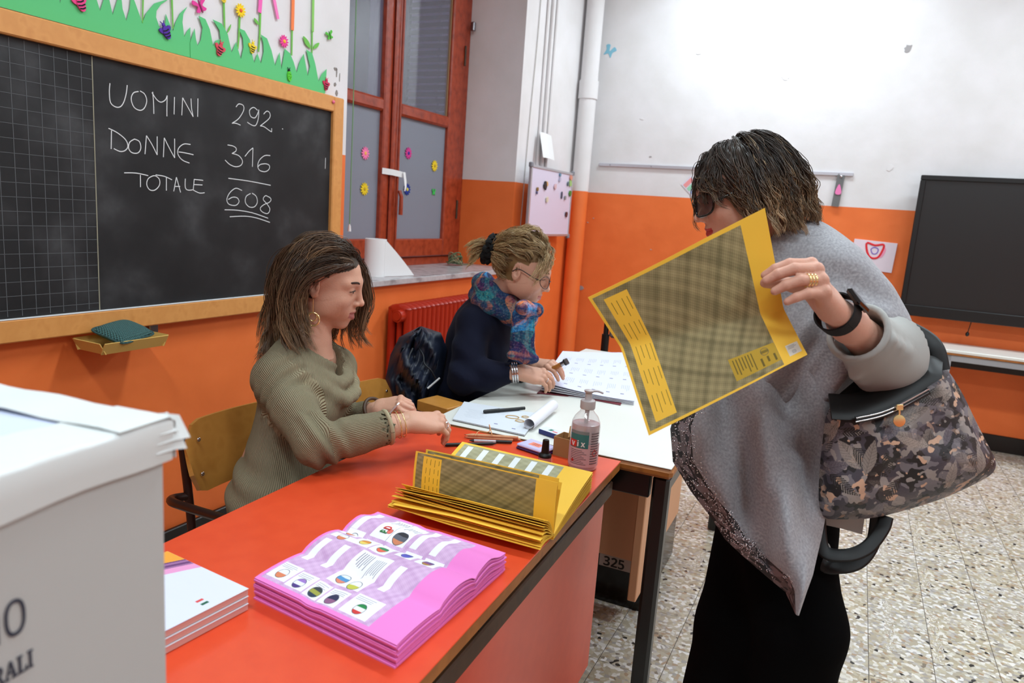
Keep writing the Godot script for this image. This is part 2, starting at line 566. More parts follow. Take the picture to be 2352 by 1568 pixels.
func room() -> void:
	var X2 := 3.4
	var ZF := 2.4
	var wl := structure("wall_left")
	wall_band(wl, Vector3(XW - 0.55, 0, Z1), Vector3(XW, CEIL, ZF))
	wall_band(wl, Vector3(XW - 0.55, 0, ZB), Vector3(XW, CEIL, Z2))
	wall_band(wl, Vector3(XW - 0.55, 0, Z2), Vector3(XW, 0.97, Z1))
	wall_band(wl, Vector3(XW - 0.55, 3.2, Z2), Vector3(XW, CEIL, Z1))
	var wb := structure("wall_back")
	wall_band(wb, Vector3(XW - 0.55, 0, ZB - 0.3), Vector3(X2 + 0.3, CEIL, ZB))
	var wr := structure("wall_right")
	wall_band(wr, Vector3(X2, 0, ZB), Vector3(X2 + 0.3, CEIL, ZF))
	var wf := structure("wall_front")
	wall_band(wf, Vector3(XW - 0.55, 0, ZF), Vector3(X2 + 0.3, CEIL, ZF + 0.3))
	var ce := structure("ceiling")
	part(ce, "plaster", bx_mesh(Vector3(XW - 0.55, CEIL, ZB - 0.3), Vector3(X2 + 0.3, CEIL + 0.25, ZF + 0.3)), M.plaster)
	# floor: terrazzo tiles over a bed, the ones in view each a piece of its own
	var fl := structure("floor")
	part(fl, "bed", bx_mesh(Vector3(XW - 0.55, -0.25, ZB - 0.3), Vector3(X2 + 0.3, -0.0012, ZF + 0.3)), M.grout)
	var s := 0.1985
	var tile := bx_mesh(Vector3(-s / 2 + 0.0009, -0.02, -s / 2 + 0.0009), Vector3(s / 2 - 0.0009, 0.0, s / 2 - 0.0009), 0.0007)
	var rest := MB.new()
	var shades := [M.terrazzo, M.terrazzo2, M.terrazzo3]
	var count := 0
	for j in range(-28, 12):
		for i in range(-14, 16):
			var p := Vector3(0.4185 + s * (i + 0.5), 0, -2.455 + s * (j + 0.5))
			if p.x < XW + 0.05 or p.x > X2 - 0.05 or p.z < ZB + 0.06 or p.z > ZF - 0.05:
				continue
			var cp: Vector3 = lens.transposed() * (p - EYE)
			var u := 1176.0 + FOC * cp.x / -cp.z
			var w := 784.0 - FOC * cp.y / -cp.z
			if cp.z < -0.5 and u > 1340 and u < 2420 and w > 1020 and w < 1640 and count < 300:
				count += 1
				part(fl, "tile", tile, shades[rng.randi() % 3], "", Transform3D(Basis(), p))
			else:
				rest.bx(p + Vector3(-s / 2 + 0.0009, -0.02, -s / 2 + 0.0009), p + Vector3(s / 2 - 0.0009, 0, s / 2 - 0.0009))
	part(fl, "far_tiles", rest.done(), M.terrazzo).set_meta("kind", "stuff")
	var bb := structure("baseboard_back")
	part(bb, "skirting_board", bx_mesh(Vector3(XW, 0, ZB), Vector3(X2, 0.115, ZB + 0.018), 0.003), M.skirting)
	var bl := structure("baseboard_left")
	part(bl, "skirting_board", bx_mesh(Vector3(XW, 0, ZB + 0.018), Vector3(XW + 0.018, 0.115, ZF), 0.003), M.skirting)
	# pipes and mouldings in the far left corner, white above and orange below
	var tr := structure("trim_1")
	for e in [[-4.965, 0.012, 0.006, "moulding"], [-5.045, 0.016, 0.012, "moulding"], [-5.13, 0.012, 0.006, "moulding"]]:
		for half in [[0.116, YP, M.orange], [YP, CEIL, M.plaster]]:
			part(tr, e[3], bx_mesh(Vector3(XW, half[0], e[0] - e[1]), Vector3(XW + e[2] + 0.012, half[1], e[0] + e[1]), 0.006), half[2])
	for half in [[0.116, YP, M.orange], [YP, CEIL, M.plaster]]:
		var b := MB.new()
		b.tube(PackedVector3Array([Vector3(XW + 0.085, half[0], -5.7), Vector3(XW + 0.085, half[1], -5.7)]), 0.07, 20)
		part(tr, "pipe", b.done(), half[2])
	var b2 := MB.new()
	b2.tube(PackedVector3Array([Vector3(XW + 0.085, 2.33, -5.7), Vector3(XW + 0.085, 2.47, -5.7)]), 0.079, 20)
	part(tr, "pipe_joint", b2.done(), M.plaster)
	# thin cables down the corner
	var cb := MB.new()
	cb.tube(spline([Vector3(XW + 0.006, CEIL, -4.84), Vector3(XW + 0.006, 2.7, -4.83), Vector3(XW + 0.006, 2.0, -4.79), Vector3(XW + 0.006, 1.2, -4.76)], 5), 0.003, 5)
	single("wall_cable", cb.done(), paint(Color(0.72, 0.7, 0.68), 0.6), "thin cable running down the white and orange corner beside the window", "cable")
	# places where plaster broke away from the back wall
	var flake := paint(Color(0.74, 0.68, 0.62), 0.95)
	var grey := paint(Color(0.62, 0.6, 0.6), 0.95)
	for e in [[1332, 660, 0.075, 0.045, grey], [1330, 498, 0.05, 0.02, flake], [1350, 511, 0.02, 0.011, flake], [1363, 501, 0.016, 0.01, flake], [1495, 573, 0.02, 0.008, flake], [1803, 178, 0.075, 0.045, M.plaster], [2085, 112, 0.06, 0.07, grey], [1605, 123, 0.05, 0.02, M.plaster], [1475, 273, 0.04, 0.02, M.plaster], [1494, 360, 0.03, 0.012, grey], [2043, 385, 0.05, 0.05, M.plaster]]:
		var p: Vector3 = on_z(e[0], e[1], ZB)
		var poly := PackedVector2Array()
		for k in 14:
			var a := TAU * k / 14
			var r := rng.randf_range(0.55, 1.0)
			poly.append(Vector2(cos(a) * e[2] * r * 0.5, sin(a) * e[3] * r * 0.5))
		var b := MB.new()
		b.prism(poly, 0.003, Transform3D(Basis(Vector3(0, 0, 1), -0.15), Vector3(p.x, p.y, ZB)))
		part(wb, "chipped_plaster", b.done(), e[4])

func window() -> void:
	var w := structure("window_1")
	var yt := 3.2
	var zc := (Z1 + Z2) * 0.5
	# outer frame
	part(w, "frame_jamb", bx_mesh(Vector3(XG - 0.06, 1.0, Z2), Vector3(XG + 0.02, yt, Z2 + 0.1), 0.006), M.red_paint)
	part(w, "frame_jamb", bx_mesh(Vector3(XG - 0.06, 1.0, Z1 - 0.1), Vector3(XG + 0.02, yt, Z1), 0.006), M.red_paint)
	part(w, "frame_rail", bx_mesh(Vector3(XG - 0.06, 1.0, Z2 + 0.1), Vector3(XG + 0.02, 1.055, Z1 - 0.1), 0.005), M.red_paint)
	part(w, "frame_rail", bx_mesh(Vector3(XG - 0.06, yt - 0.08, Z2 + 0.1), Vector3(XG + 0.02, yt, Z1 - 0.1), 0.005), M.red_paint)
	# two sashes
	var clear := paint(Color(0.72, 0.74, 0.82, 0.12), 0.03)
	clear.transparency = BaseMaterial3D.TRANSPARENCY_ALPHA
	var frost := paint(Color(0.56, 0.58, 0.63, 0.8), 0.4)
	frost.transparency = BaseMaterial3D.TRANSPARENCY_ALPHA
	var bead := paint(Color(0.55, 0.42, 0.28), 0.7)
	for side in [-1.0, 1.0]:
		var sash := Node3D.new()
		sash.name = "sash"
		w.add_child(sash, true)
		var inner: float = zc + side * 0.012
		var outer: float = zc + side * (0.5 * (Z1 - Z2) - 0.1)
		var g0: float = zc + side * 0.088
		var g1: float = outer - side * 0.165
		part(sash, "stile", bx_mesh(Vector3(XG, 1.06, minf(inner, g0)), Vector3(XG + 0.045, yt - 0.085, maxf(inner, g0)), 0.008), M.red_paint)
		part(sash, "stile", bx_mesh(Vector3(XG, 1.06, minf(g1, outer)), Vector3(XG + 0.04, yt - 0.085, maxf(g1, outer)), 0.008), M.red_paint)
		var lo := minf(g0, g1)
		var hi := maxf(g0, g1)
		part(sash, "rail", bx_mesh(Vector3(XG, 1.06, lo), Vector3(XG + 0.04, 1.178, hi), 0.008), M.red_paint)
		part(sash, "rail", bx_mesh(Vector3(XG, 1.925, lo), Vector3(XG + 0.045, 1.998, hi), 0.012), M.red_paint)
		part(sash, "rail", bx_mesh(Vector3(XG, yt - 0.2, lo), Vector3(XG + 0.04, yt - 0.085, hi), 0.008), M.red_paint)
		part(sash, "glazing_bead", bx_mesh(Vector3(XG + 0.004, 1.998, g1 - 0.012 * side if side > 0 else g1), Vector3(XG + 0.022, yt - 0.2, g1 if side > 0 else g1 + 0.012), 0.002), bead)
		part(sash, "pane", bx_mesh(Vector3(XG + 0.01, 1.178, lo), Vector3(XG + 0.014, 1.925, hi)), frost, "frosted lower pane")
		part(sash, "pane", bx_mesh(Vector3(XG + 0.01, 1.998, lo), Vector3(XG + 0.014, yt - 0.2, hi)), clear, "clear upper pane")
		for y in [1.32, 2.36]:
			var b := MB.new()
			b.tube(PackedVector3Array([Vector3(XG + 0.045, y, outer - side * 0.005), Vector3(XG + 0.045, y + 0.13, outer - side * 0.005)]), 0.008, 8)
			part(sash, "hinge", b.done(), M.wood_dark)
	# cover strip with its handle and rod
	part(w, "cover_strip", bx_mesh(Vector3(XG + 0.045, 1.07, zc - 0.022), Vector3(XG + 0.066, yt - 0.09, zc + 0.022), 0.008), M.red_paint)
	var rod := MB.new()
	rod.tube(PackedVector3Array([Vector3(XG + 0.075, 1.1, zc - 0.03), Vector3(XG + 0.075, 3.0, zc - 0.03)]), 0.008, 8)
	part(w, "bolt_rod", rod.done(), M.red_paint)
	var hd := MB.new()
	hd.tube(PackedVector3Array([Vector3(XG + 0.09, 1.475, zc - 0.035), Vector3(XG + 0.105, 1.44, zc - 0.035), Vector3(XG + 0.105, 1.33, zc - 0.035)]), [0.011, 0.012, 0.013], 8)
	part(w, "handle", hd.done(), M.red_paint)
	var catch_ := MB.new()
	catch_.bx(Vector3(XG + 0.045, 2.6, Z2 + 0.03), Vector3(XG + 0.075, 2.66, Z2 + 0.06), 0.006)
	part(w, "wall_hook", catch_.done(), M.steel)
	# marble sill
	var marble := triplanar(paint(Color.WHITE, 0.25), ramp_image(noise_image(512, 512, 0.008, FastNoiseLite.TYPE_SIMPLEX_SMOOTH, 61, 6), [[0.0, Color(0.5, 0.5, 0.5)], [0.35, Color(0.66, 0.65, 0.66)], [0.6, Color(0.74, 0.73, 0.74)], [1.0, Color(0.62, 0.62, 0.62)]]), 1.6)
	part(w, "sill", bx_mesh(Vector3(XG - 0.04, 0.97, Z2 + 0.001), Vector3(XW, 1.003, Z1 - 0.001), 0.0), marble, "grey marble window sill")
	part(w, "sill_edge", bx_mesh(Vector3(XW, 0.97, Z2 - 0.02), Vector3(XW + 0.035, 1.003, Z1 + 0.02), 0.004), marble)
	# ribbon tied round the handle
	var ribbon := thing("paper_band", "white paper band taped across the two red window sashes", "paper band")
	var rb := MB.new()
	rb.sheet([[Vector3(XG + 0.05, 1.60, zc + 0.095), Vector3(XG + 0.078, 1.597, zc + 0.03), Vector3(XG + 0.092, 1.592, zc - 0.03), Vector3(XG + 0.094, 1.588, zc - 0.06)], [Vector3(XG + 0.05, 1.565, zc + 0.095), Vector3(XG + 0.078, 1.562, zc + 0.03), Vector3(XG + 0.092, 1.557, zc - 0.03), Vector3(XG + 0.094, 1.555, zc - 0.06)]], 0.001)
	part(ribbon, "band", rb.done(), M.white)
	var rb2 := MB.new()
	rb2.sheet([[Vector3(XG + 0.1, 1.588, zc - 0.05), Vector3(XG + 0.1, 1.588, zc - 0.075)], [Vector3(XG + 0.112, 1.53, zc - 0.05), Vector3(XG + 0.112, 1.53, zc - 0.075)], [Vector3(XG + 0.118, 1.50, zc - 0.048), Vector3(XG + 0.116, 1.50, zc - 0.07)], [Vector3(XG + 0.125, 1.475, zc - 0.035), Vector3(XG + 0.115, 1.475, zc - 0.06)]], 0.001)
	part(ribbon, "tail", rb2.done(), M.white)
	# outside: louvred shutter and the house across the yard
	var sh := thing("window_shutter", "dark brown louvred shutter folded open outside the window", "shutter")
	var dark := paint(Color(0.13, 0.11, 0.1), 0.6)
	var slat_edge := paint(Color(0.19, 0.165, 0.15), 0.5)
	var zs := Z2 + 0.06
	for e in [[Vector3(XG - 0.50, 1.0, zs - 0.02), Vector3(XG - 0.45, 3.2, zs + 0.02)], [Vector3(XG - 0.12, 1.0, zs - 0.02), Vector3(XG - 0.07, 3.2, zs + 0.02)], [Vector3(XG - 0.45, 1.0, zs - 0.02), Vector3(XG - 0.12, 1.08, zs + 0.02)]]:
		part(sh, "rail", bx_mesh(e[0], e[1], 0.004), dark)
	for k in 44:
		var y := 1.1 + k * 0.047
		var b := MB.new()
		b.box(Transform3D(Basis(Vector3(1, 0, 0), -0.75), Vector3(XG - 0.285, y, zs)), Vector3(0.33, 0.05, 0.008), 0.002)
		part(sh, "slat", b.done(), slat_edge)
	var house := thing("neighbour_house", "lilac grey plastered house front across the yard outside the window", "building")
	var lilac := paint(Color(0.62, 0.58, 0.66), 0.9)
	part(house, "wall", bx_mesh(Vector3(-7.2, -1, -14), Vector3(-6.9, 9, 2)), lilac)
	part(house, "cornice", bx_mesh(Vector3(-6.9, 2.35, -14), Vector3(-6.75, 2.55, 2), 0.03), paint(Color(0.7, 0.68, 0.74), 0.9))
	for z in [-11.6, -8.55, -6.7]:
		var f := part(house, "window_surround", bx_mesh(Vector3(-6.9, 2.75, z - 0.6), Vector3(-6.82, 4.9, z + 0.6), 0.02), paint(Color(0.72, 0.7, 0.75), 0.9))
		part(f, "window_pane", bx_mesh(Vector3(-6.83, 2.95, z - 0.42), Vector3(-6.81, 4.75, z + 0.42)), paint(Color(0.18, 0.19, 0.24), 0.2))
	# felt flowers stuck to the panes
	var pink := Color(0.95, 0.35, 0.62)
	var yellow := Color(0.93, 0.8, 0.12)
	for e in [[839, 352, Color(0.98, 0.5, 0.7), Color(0.98, 0.72, 0.4), "pale pink felt flower with orange centre on the frosted pane"], [837, 434, yellow, Color(0.8, 0.65, 0.1), "yellow felt flower under the pale pink one on the frosted pane"], [938, 352, Color(0.82, 0.22, 0.55), Color(0.2, 0.15, 0.55), "magenta felt flower with violet centre on the frosted pane"], [935, 435, Color(0.1, 0.2, 0.55), Color(0.85, 0.8, 0.3), "dark blue felt flower with yellow centre on the frosted pane"], [998, 381, yellow, Color(0.75, 0.6, 0.1), "yellow felt flower near the edge of the frosted pane"]]:
		var p: Vector3 = on_x(e[0], e[1], XG + 0.018)
		flower_sticker(p, Basis(Vector3.UP, PI / 2), 0.038, e[2], e[3], e[4], "felt flowers on the window panes")
	var pb: Vector3 = on_x(996, 441, XG + 0.018)
	var bt := thing("butterfly_sticker", "small green felt butterfly on the frosted window pane", "sticker", Transform3D(Basis(Vector3.UP, PI / 2), pb))
	var wing := MB.new()
	wing.prism(spline2([Vector2(0, 0), Vector2(0.012, 0.022), Vector2(0.022, 0.012), Vector2(0.012, -0.004), Vector2(0.018, -0.02), Vector2(0, -0.014), Vector2(-0.018, -0.02), Vector2(-0.012, -0.004), Vector2(-0.022, 0.012), Vector2(-0.012, 0.022)], 3), 0.003)
	part(bt, "wings", wing.done(), paint(Color(0.2, 0.72, 0.3), 0.8))
	# green blind cord with its pull
	var c0 := on_x(815, 0, XG + 0.3)
	var c1 := on_x(803, 520, XG + 0.3)
	c0.z = c1.z
	var cord := thing("blind_cord", "thin green cord with a pale pull hanging in front of the window", "cord")
	var cm := MB.new()
	cm.tube(PackedVector3Array([Vector3(c1.x, 3.2, c1.z), c1]), 0.0028, 6)
	part(cord, "string", cm.done(), paint(Color(0.45, 0.62, 0.42), 0.8))
	var cp := MB.new()
	cp.tube(PackedVector3Array([c1 + Vector3(0, 0.012, 0), c1, c1 + Vector3(0, -0.025, 0)]), [0.003, 0.007, 0.009], 8)
	part(cord, "pull", cp.done(), M.white)
	# roll of paper towel with a loose sheet
	var rp := on_y(870, 625, 1.003)
	rp = Vector3(XW - 0.12, 1.003, on_x(862, 600, XW - 0.12).z)
	var roll := thing("paper_roll", "white paper towel roll standing on the marble sill", "paper roll", Transform3D(Basis(), rp))
	var rm := MB.new()
	rm.lathe([Vector2(0.02, 0.0), Vector2(0.058, 0.0), Vector2(0.058, 0.2), Vector2(0.02, 0.2), Vector2(0.02, 0.0)], 28, Transform3D(), false)
	part(roll, "roll", rm.done(), M.white)
	var rows := []
	for j in 7:
		var t := j / 6.0
		var line := PackedVector3Array()
		for i in 9:
			var s := i / 8.0
			line.append(Vector3(0.058 + 0.06 * s * (1.0 - 0.4 * s), lerpf(0.197 * (1.0 - s) + 0.004, 0.002, t), -0.005 - s * 0.235))
		rows.append(line)
	var sm := MB.new()
	sm.sheet(rows, 0.0008)
	part(roll, "loose_sheet", sm.done(), M.white)
	# bundle of green twine
	var tp := on_x(1045, 590, XG + 0.1)
	var tw := thing("twine_bundle", "tangled bundle of green twine on the marble sill", "twine", Transform3D(Basis(), Vector3(XG + 0.16, 1.003, on_x(1045, 600, XG + 0.16).z)))
	var green := paint(Color(0.34, 0.45, 0.32), 0.9)
	var pale := paint(Color(0.55, 0.53, 0.4), 0.9)
	var r2 := RandomNumberGenerator.new()
	r2.seed = 5
	for q in 2:
		var pts := []
		for k in 46:
			var a := k * 0.9 + q
			var rad := 0.05 + r2.randf_range(-0.02, 0.02)
			pts.append(Vector3(cos(a) * rad * 0.7, 0.012 + absf(sin(a * 0.37 + q)) * (0.075 if k % 7 < 2 else 0.018), sin(a) * rad + r2.randf_range(-0.01, 0.01)))
		if q == 0:
			for k in 6:
				pts.append(Vector3(0.02, 0.006, -0.05 - k * 0.035))
		var b := MB.new()
		b.tube(spline(pts, 4), 0.0032, 5)
		part(tw, "twine", b.done(), green if q == 0 else pale)

func flower_sticker(p: Vector3, turn: Basis, r: float, petals: Color, heart: Color, label: String, group := "", n := 12) -> void:
	var t := thing("flower_sticker", label, "sticker", Transform3D(turn, p), group)
	var poly := PackedVector2Array()
	for k in n * 6:
		var a := TAU * k / (n * 6)
		var rr := r * (0.52 + 0.48 * absf(cos(a * n * 0.5)))
		poly.append(Vector2(cos(a), sin(a)) * rr)
	var b := MB.new()
	b.prism(poly, 0.003)
	part(t, "petals", b.done(), paint(petals, 0.85))
	var h := MB.new()
	h.lathe([Vector2(0, 0.0065), Vector2(r * 0.24, 0.0058), Vector2(r * 0.29, 0.003)], 14, Transform3D(Basis(Vector3.RIGHT, PI / 2), Vector3.ZERO))
	part(t, "heart", h.done(), paint(heart, 0.85))

func radiator() -> void:
	var z0 := on_x(916, 705, XW + 0.14).z - 0.06
	var t := thing("radiator", "red painted cast iron radiator below the window sill", "radiator", Transform3D(Basis(), Vector3(XW + 0.09, 0, z0)))
	var b := MB.new()
	for s in [-0.05, 0.05]:
		b.tube(spline([Vector3(s, 0.16, 0), Vector3(s, 0.3, 0), Vector3(s, 0.8, 0), Vector3(s, 0.85, 0)], 4), 0.02, 10, true, 1.15)
	b.ball(Vector3(0, 0.845, 0), Vector3(0.075, 0.034, 0.026), 12, 8)
	b.ball(Vector3(0, 0.17, 0), Vector3(0.075, 0.034, 0.026), 12, 8)
	b.tube(PackedVector3Array([Vector3(0, 0.2, 0), Vector3(0, 0.83, 0)]), 0.016, 8)
	var sec := b.done()
	for k in 22:
		part(t, "section", sec, M.rad_red, "", Transform3D(Basis(), Vector3(0, 0, -0.03 - k * 0.047)))
	for y in [0.82, 0.2]:
		var c := MB.new()
		c.tube(PackedVector3Array([Vector3(0.02, y, 0.03), Vector3(0.02, y, -0.02)]), [0.032, 0.034], 16)
		c.tube(PackedVector3Array([Vector3(0.02, y, 0.035), Vector3(0.02, y, 0.025)]), [0.022, 0.03], 16)
		part(t, "end_plug", c.done(), M.rad_red)
	for z in [-0.08, -0.95]:
		part(t, "foot", bx_mesh(Vector3(-0.06, 0.0, z - 0.015), Vector3(0.06, 0.16, z + 0.015), 0.005), M.rad_red)

const WALLTURN := Basis(Vector3(0, 0, -1), Vector3(0, 1, 0), Vector3(1, 0, 0))
func wall_pt(zx: float, zy: float, x: float) -> Vector2:
	var p := on_x(zx / 2.936, zy / 2.936, x)
	return Vector2(-p.z, p.y)
func wall_poly(pts: Array, x: float) -> PackedVector2Array:
	var o := PackedVector2Array()
	for i in range(0, pts.size(), 2):
		o.append(wall_pt(pts[i], pts[i + 1], x))
	return o

func blackboard() -> void:
	var XB := -2.18
	var t := thing("blackboard", "long black chalkboard in a wooden frame on the orange wall", "blackboard")
	var zl := 0.35
	var zr := -2.707
	part(t, "slate", bx_mesh(Vector3(XB - 0.04, 0.96, zr + 0.04), Vector3(XB - 0.018, 1.80, zl)), M.slate)
	part(t, "frame_top", bx_mesh(Vector3(XB - 0.045, 1.778, zr + 0.069), Vector3(XB, 1.844, zl), 0.004), M.wood_frame)
	part(t, "frame_side", bx_mesh(Vector3(XB - 0.045, 0.92, zr), Vector3(XB, 1.843, zr + 0.0685), 0.005), M.wood_frame)
	part(t, "frame_bottom", bx_mesh(Vector3(XB - 0.045, 0.92, zr + 0.069), Vector3(XB, 0.988, zl), 0.004), M.wood_frame)
	var dust := MB.new()
	dust.bx(Vector3(XB - 0.018, 0.988, zr + 0.07), Vector3(XB - 0.001, 0.9895, zl))
	part(t, "chalk_dust", dust.done(), M.chalk)
	part(t, "bracket", bx_mesh(Vector3(XW, 0.89, -1.735), Vector3(XB - 0.01, 0.925, -1.70), 0.003), M.steel)
	var xs := XB - 0.018
	# ruled squares on the near half
	var g := MB.new()
	for k in 9:
		var z := -1.239 - k * 0.0412 + 0.082
		g.bx(Vector3(xs, 0.995, z - 0.0008), Vector3(xs + 0.0006, 1.775, z + 0.0008))
	for k in 19:
		var y := 1.748 - k * 0.0408
		g.bx(Vector3(xs, y - 0.0007, -1.52), Vector3(xs + 0.0006, y + 0.0007, zl))
	for k in 30:
		var z := -1.157 + (k + 1) * 0.0412
		g.bx(Vector3(xs, 0.995, z - 0.0008), Vector3(xs + 0.0006, 1.775, z + 0.0008))
	part(t, "ruled_squares", g.done(), M.chalk_thin)
	var div := MB.new()
	div.bx(Vector3(xs, 0.99, -1.5235), Vector3(xs + 0.0012, 1.776, -1.5205))
	part(t, "joint", div.done(), paint(Color(0.6, 0.58, 0.5), 0.9))
	# the chalk writing
	var strokes := [
		[742, 562, 738, 620, 745, 690, 775, 720, 810, 722, 835, 690, 852, 630, 858, 575],
		[935, 618, 900, 628, 885, 670, 905, 725, 945, 745, 975, 728, 990, 680, 975, 635, 945, 615],
		[1030, 620, 1036, 700, 1038, 768], [1025, 625, 1055, 670, 1085, 690, 1115, 675, 1128, 645], [1128, 645, 1126, 720, 1126, 785],
		[1177, 655, 1174, 772], [1232, 660, 1226, 778], [1232, 660, 1265, 720, 1303, 788], [1288, 665, 1292, 730, 1303, 788], [1335, 665, 1333, 788],
		[1592, 722, 1610, 702, 1640, 712, 1643, 745, 1610, 800, 1565, 832], [1565, 832, 1590, 832, 1622, 845],
		[1737, 745, 1710, 725, 1683, 745, 1690, 785, 1720, 795, 1740, 760, 1745, 740], [1745, 740, 1742, 800, 1725, 845, 1700, 845, 1668, 825],
		[1778, 770, 1800, 750, 1820, 765, 1815, 800, 1755, 850], [1755, 850, 1780, 855, 1815, 880, 1832, 890], [1832, 890, 1832, 865], [1903, 869, 1908, 872],
		[752, 880, 750, 1005], [732, 866, 790, 895, 845, 940, 863, 985, 845, 1015, 810, 1022, 768, 1003],
		[905, 940, 875, 960, 868, 1000, 890, 1030, 930, 1032, 950, 1000, 940, 955, 905, 938],
		[988, 915, 978, 1040], [988, 915, 1025, 975, 1060, 1045], [1060, 920, 1060, 1045],
		[1108, 930, 1102, 1060], [1108, 930, 1140, 995, 1178, 1065], [1178, 935, 1178, 1065],
		[1285, 975, 1240, 972, 1205, 1000, 1200, 1040, 1230, 1080, 1278, 1100], [1205, 1025, 1250, 1032, 1305, 1044],
		[1535, 978, 1570, 985, 1592, 1000, 1590, 1020, 1565, 1035], [1565, 1035, 1610, 1050, 1635, 1085, 1625, 1115, 1590, 1125, 1550, 1110, 1518, 1080],
		[1652, 1055, 1680, 1020, 1706, 998], [1706, 998, 1702, 1125],
		[1822, 1050, 1785, 1050, 1750, 1080, 1738, 1120, 1752, 1150, 1790, 1158, 1815, 1140, 1815, 1115, 1790, 1105, 1755, 1110, 1740, 1125],
		[1540, 1203, 1680, 1222, 1825, 1250],
		[838, 1166, 920, 1168, 1000, 1185], [947, 1180, 948, 1262],
		[1035, 1185, 1000, 1205, 990, 1245, 1010, 1280, 1045, 1282, 1075, 1250, 1075, 1210, 1050, 1187, 1030, 1187],
		[1050, 1180, 1110, 1190, 1160, 1213], [1122, 1195, 1122, 1285], [1172, 1290, 1190, 1195], [1190, 1195, 1218, 1298], [1178, 1258, 1215, 1258],
		[1250, 1205, 1250, 1265, 1270, 1283, 1300, 1280], [1308, 1210, 1370, 1217], [1310, 1212, 1303, 1280], [1308, 1245, 1365, 1248], [1303, 1282, 1345, 1302, 1380, 1300],
		[1632, 1285, 1590, 1270, 1550, 1300, 1530, 1345, 1545, 1378, 1590, 1385, 1612, 1360, 1600, 1335, 1570, 1330, 1540, 1345],
		[1690, 1305, 1660, 1325, 1655, 1365, 1680, 1395, 1715, 1395, 1735, 1365, 1728, 1325, 1700, 1303],
		[1815, 1330, 1790, 1320, 1775, 1345, 1800, 1375, 1820, 1410, 1805, 1440, 1770, 1430, 1755, 1405, 1780, 1380, 1815, 1365, 1828, 1345, 1815, 1328],
		[1515, 1415, 1600, 1418, 1700, 1435, 1808, 1472], [1550, 1462, 1650, 1458, 1730, 1470, 1820, 1500], [2195, 1065, 2193, 1138]]
	var w := MB.new()
	for s in strokes:
		var pts := []
		for i in range(0, s.size(), 2):
			var q := wall_pt(s[i], s[i + 1], xs)
			pts.append(Vector3(xs + 0.0006, q.y, -q.x))
		w.tube(spline(pts, 4), 0.0017, 5, true, 0.3, Vector3(1, 0, 0))
	part(t, "chalk_writing", w.done(), M.chalk, "white chalk writing UOMINI 292, DONNE 316, TOTALE 608")
	# cardboard tray under the frame with the knitted duster
	var tr := thing("chalk_tray", "shallow yellow cardboard tray fixed under the blackboard frame", "tray", Transform3D(Basis(), Vector3(-2.13, 0.872, -1.55)))
	var cb := paint(Color(0.84, 0.68, 0.36), 0.8)
	var b := MB.new()
	b.bx(Vector3(-0.055, 0, -0.105), Vector3(0.055, 0.003, 0.105))
	part(tr, "bottom", b.done(), cb)
	for e in [[Vector3(0.066, 0.018, 0), Vector3(0.003, 0.042, 0.228), -0.5, 0], [Vector3(-0.066, 0.018, 0), Vector3(0.003, 0.042, 0.228), 0.5, 0]]:
		var q := MB.new()
		q.box(Transform3D(Basis(Vector3(0, 0, 1), e[2]), e[0]), e[1])
		part(tr, "long_side", q.done(), cb)
	for s in [-1.0, 1.0]:
		var q := MB.new()
		q.box(Transform3D(Basis(Vector3(1, 0, 0), s * 0.5), Vector3(0, 0.018, s * 0.113)), Vector3(0.13, 0.042, 0.003))
		part(tr, "short_side", q.done(), cb)
	var knit := paint(Color(0.3, 0.47, 0.46), 0.95)
	var ki := Image.create(64, 64, false, Image.FORMAT_L8)
	for y in 64:
		for x in 64:
			var u := (x % 16) / 16.0
			var v := ((y + (8 if (x / 16) % 2 == 0 else 0)) % 16) / 16.0
			var d := Vector2(u - 0.5, (v - 0.5) * 1.6).length()
			ki.set_pixel(x, y, Color.from_hsv(0, 0, clampf(1.25 - d * 1.9, 0, 1)))
	relief(knit, ki, 0.8)
	knit.uv1_scale = Vector3(5, 5, 1)
	var kt := thing("board_duster", "teal knitted cushion duster lying in the cardboard chalk tray", "duster", Transform3D(Basis(Vector3.UP, 0.3) * Basis(Vector3(0, 0, 1), -0.3) * Basis(Vector3(1, 0, 0), 0.06), Vector3(-2.122, 0.925, -1.55)))
	for s in [1.0, -1.0]:
		var rows := []
		for j in 17:
			var line := PackedVector3Array()
			for i in 17:
				var x := i / 8.0 - 1.0
				var z := j / 8.0 - 1.0
				var bul := pow(maxf(0.0, (1.0 - x * x * x * x) * (1.0 - z * z * z * z)), 0.5)
				line.append(Vector3(x * 0.056 * (1.0 - 0.06 * z * z), s * (0.003 + 0.017 * bul), z * 0.078 * (1.0 - 0.06 * x * x)))
			rows.append(line)
		var km := MB.new()
		km.sheet(rows)
		part(kt, "knit_cover", km.done(), knit)
	var edge := MB.new()
	edge.tube(spline([Vector3(0.055, 0, 0.074), Vector3(0.058, 0, 0), Vector3(0.055, 0, -0.074), Vector3(0, 0, -0.078), Vector3(-0.055, 0, -0.074), Vector3(-0.058, 0, 0), Vector3(-0.055, 0, 0.074), Vector3(0, 0, 0.078)], 5, true), 0.004, 6)
	part(kt, "crochet_edge", edge.done(), knit)

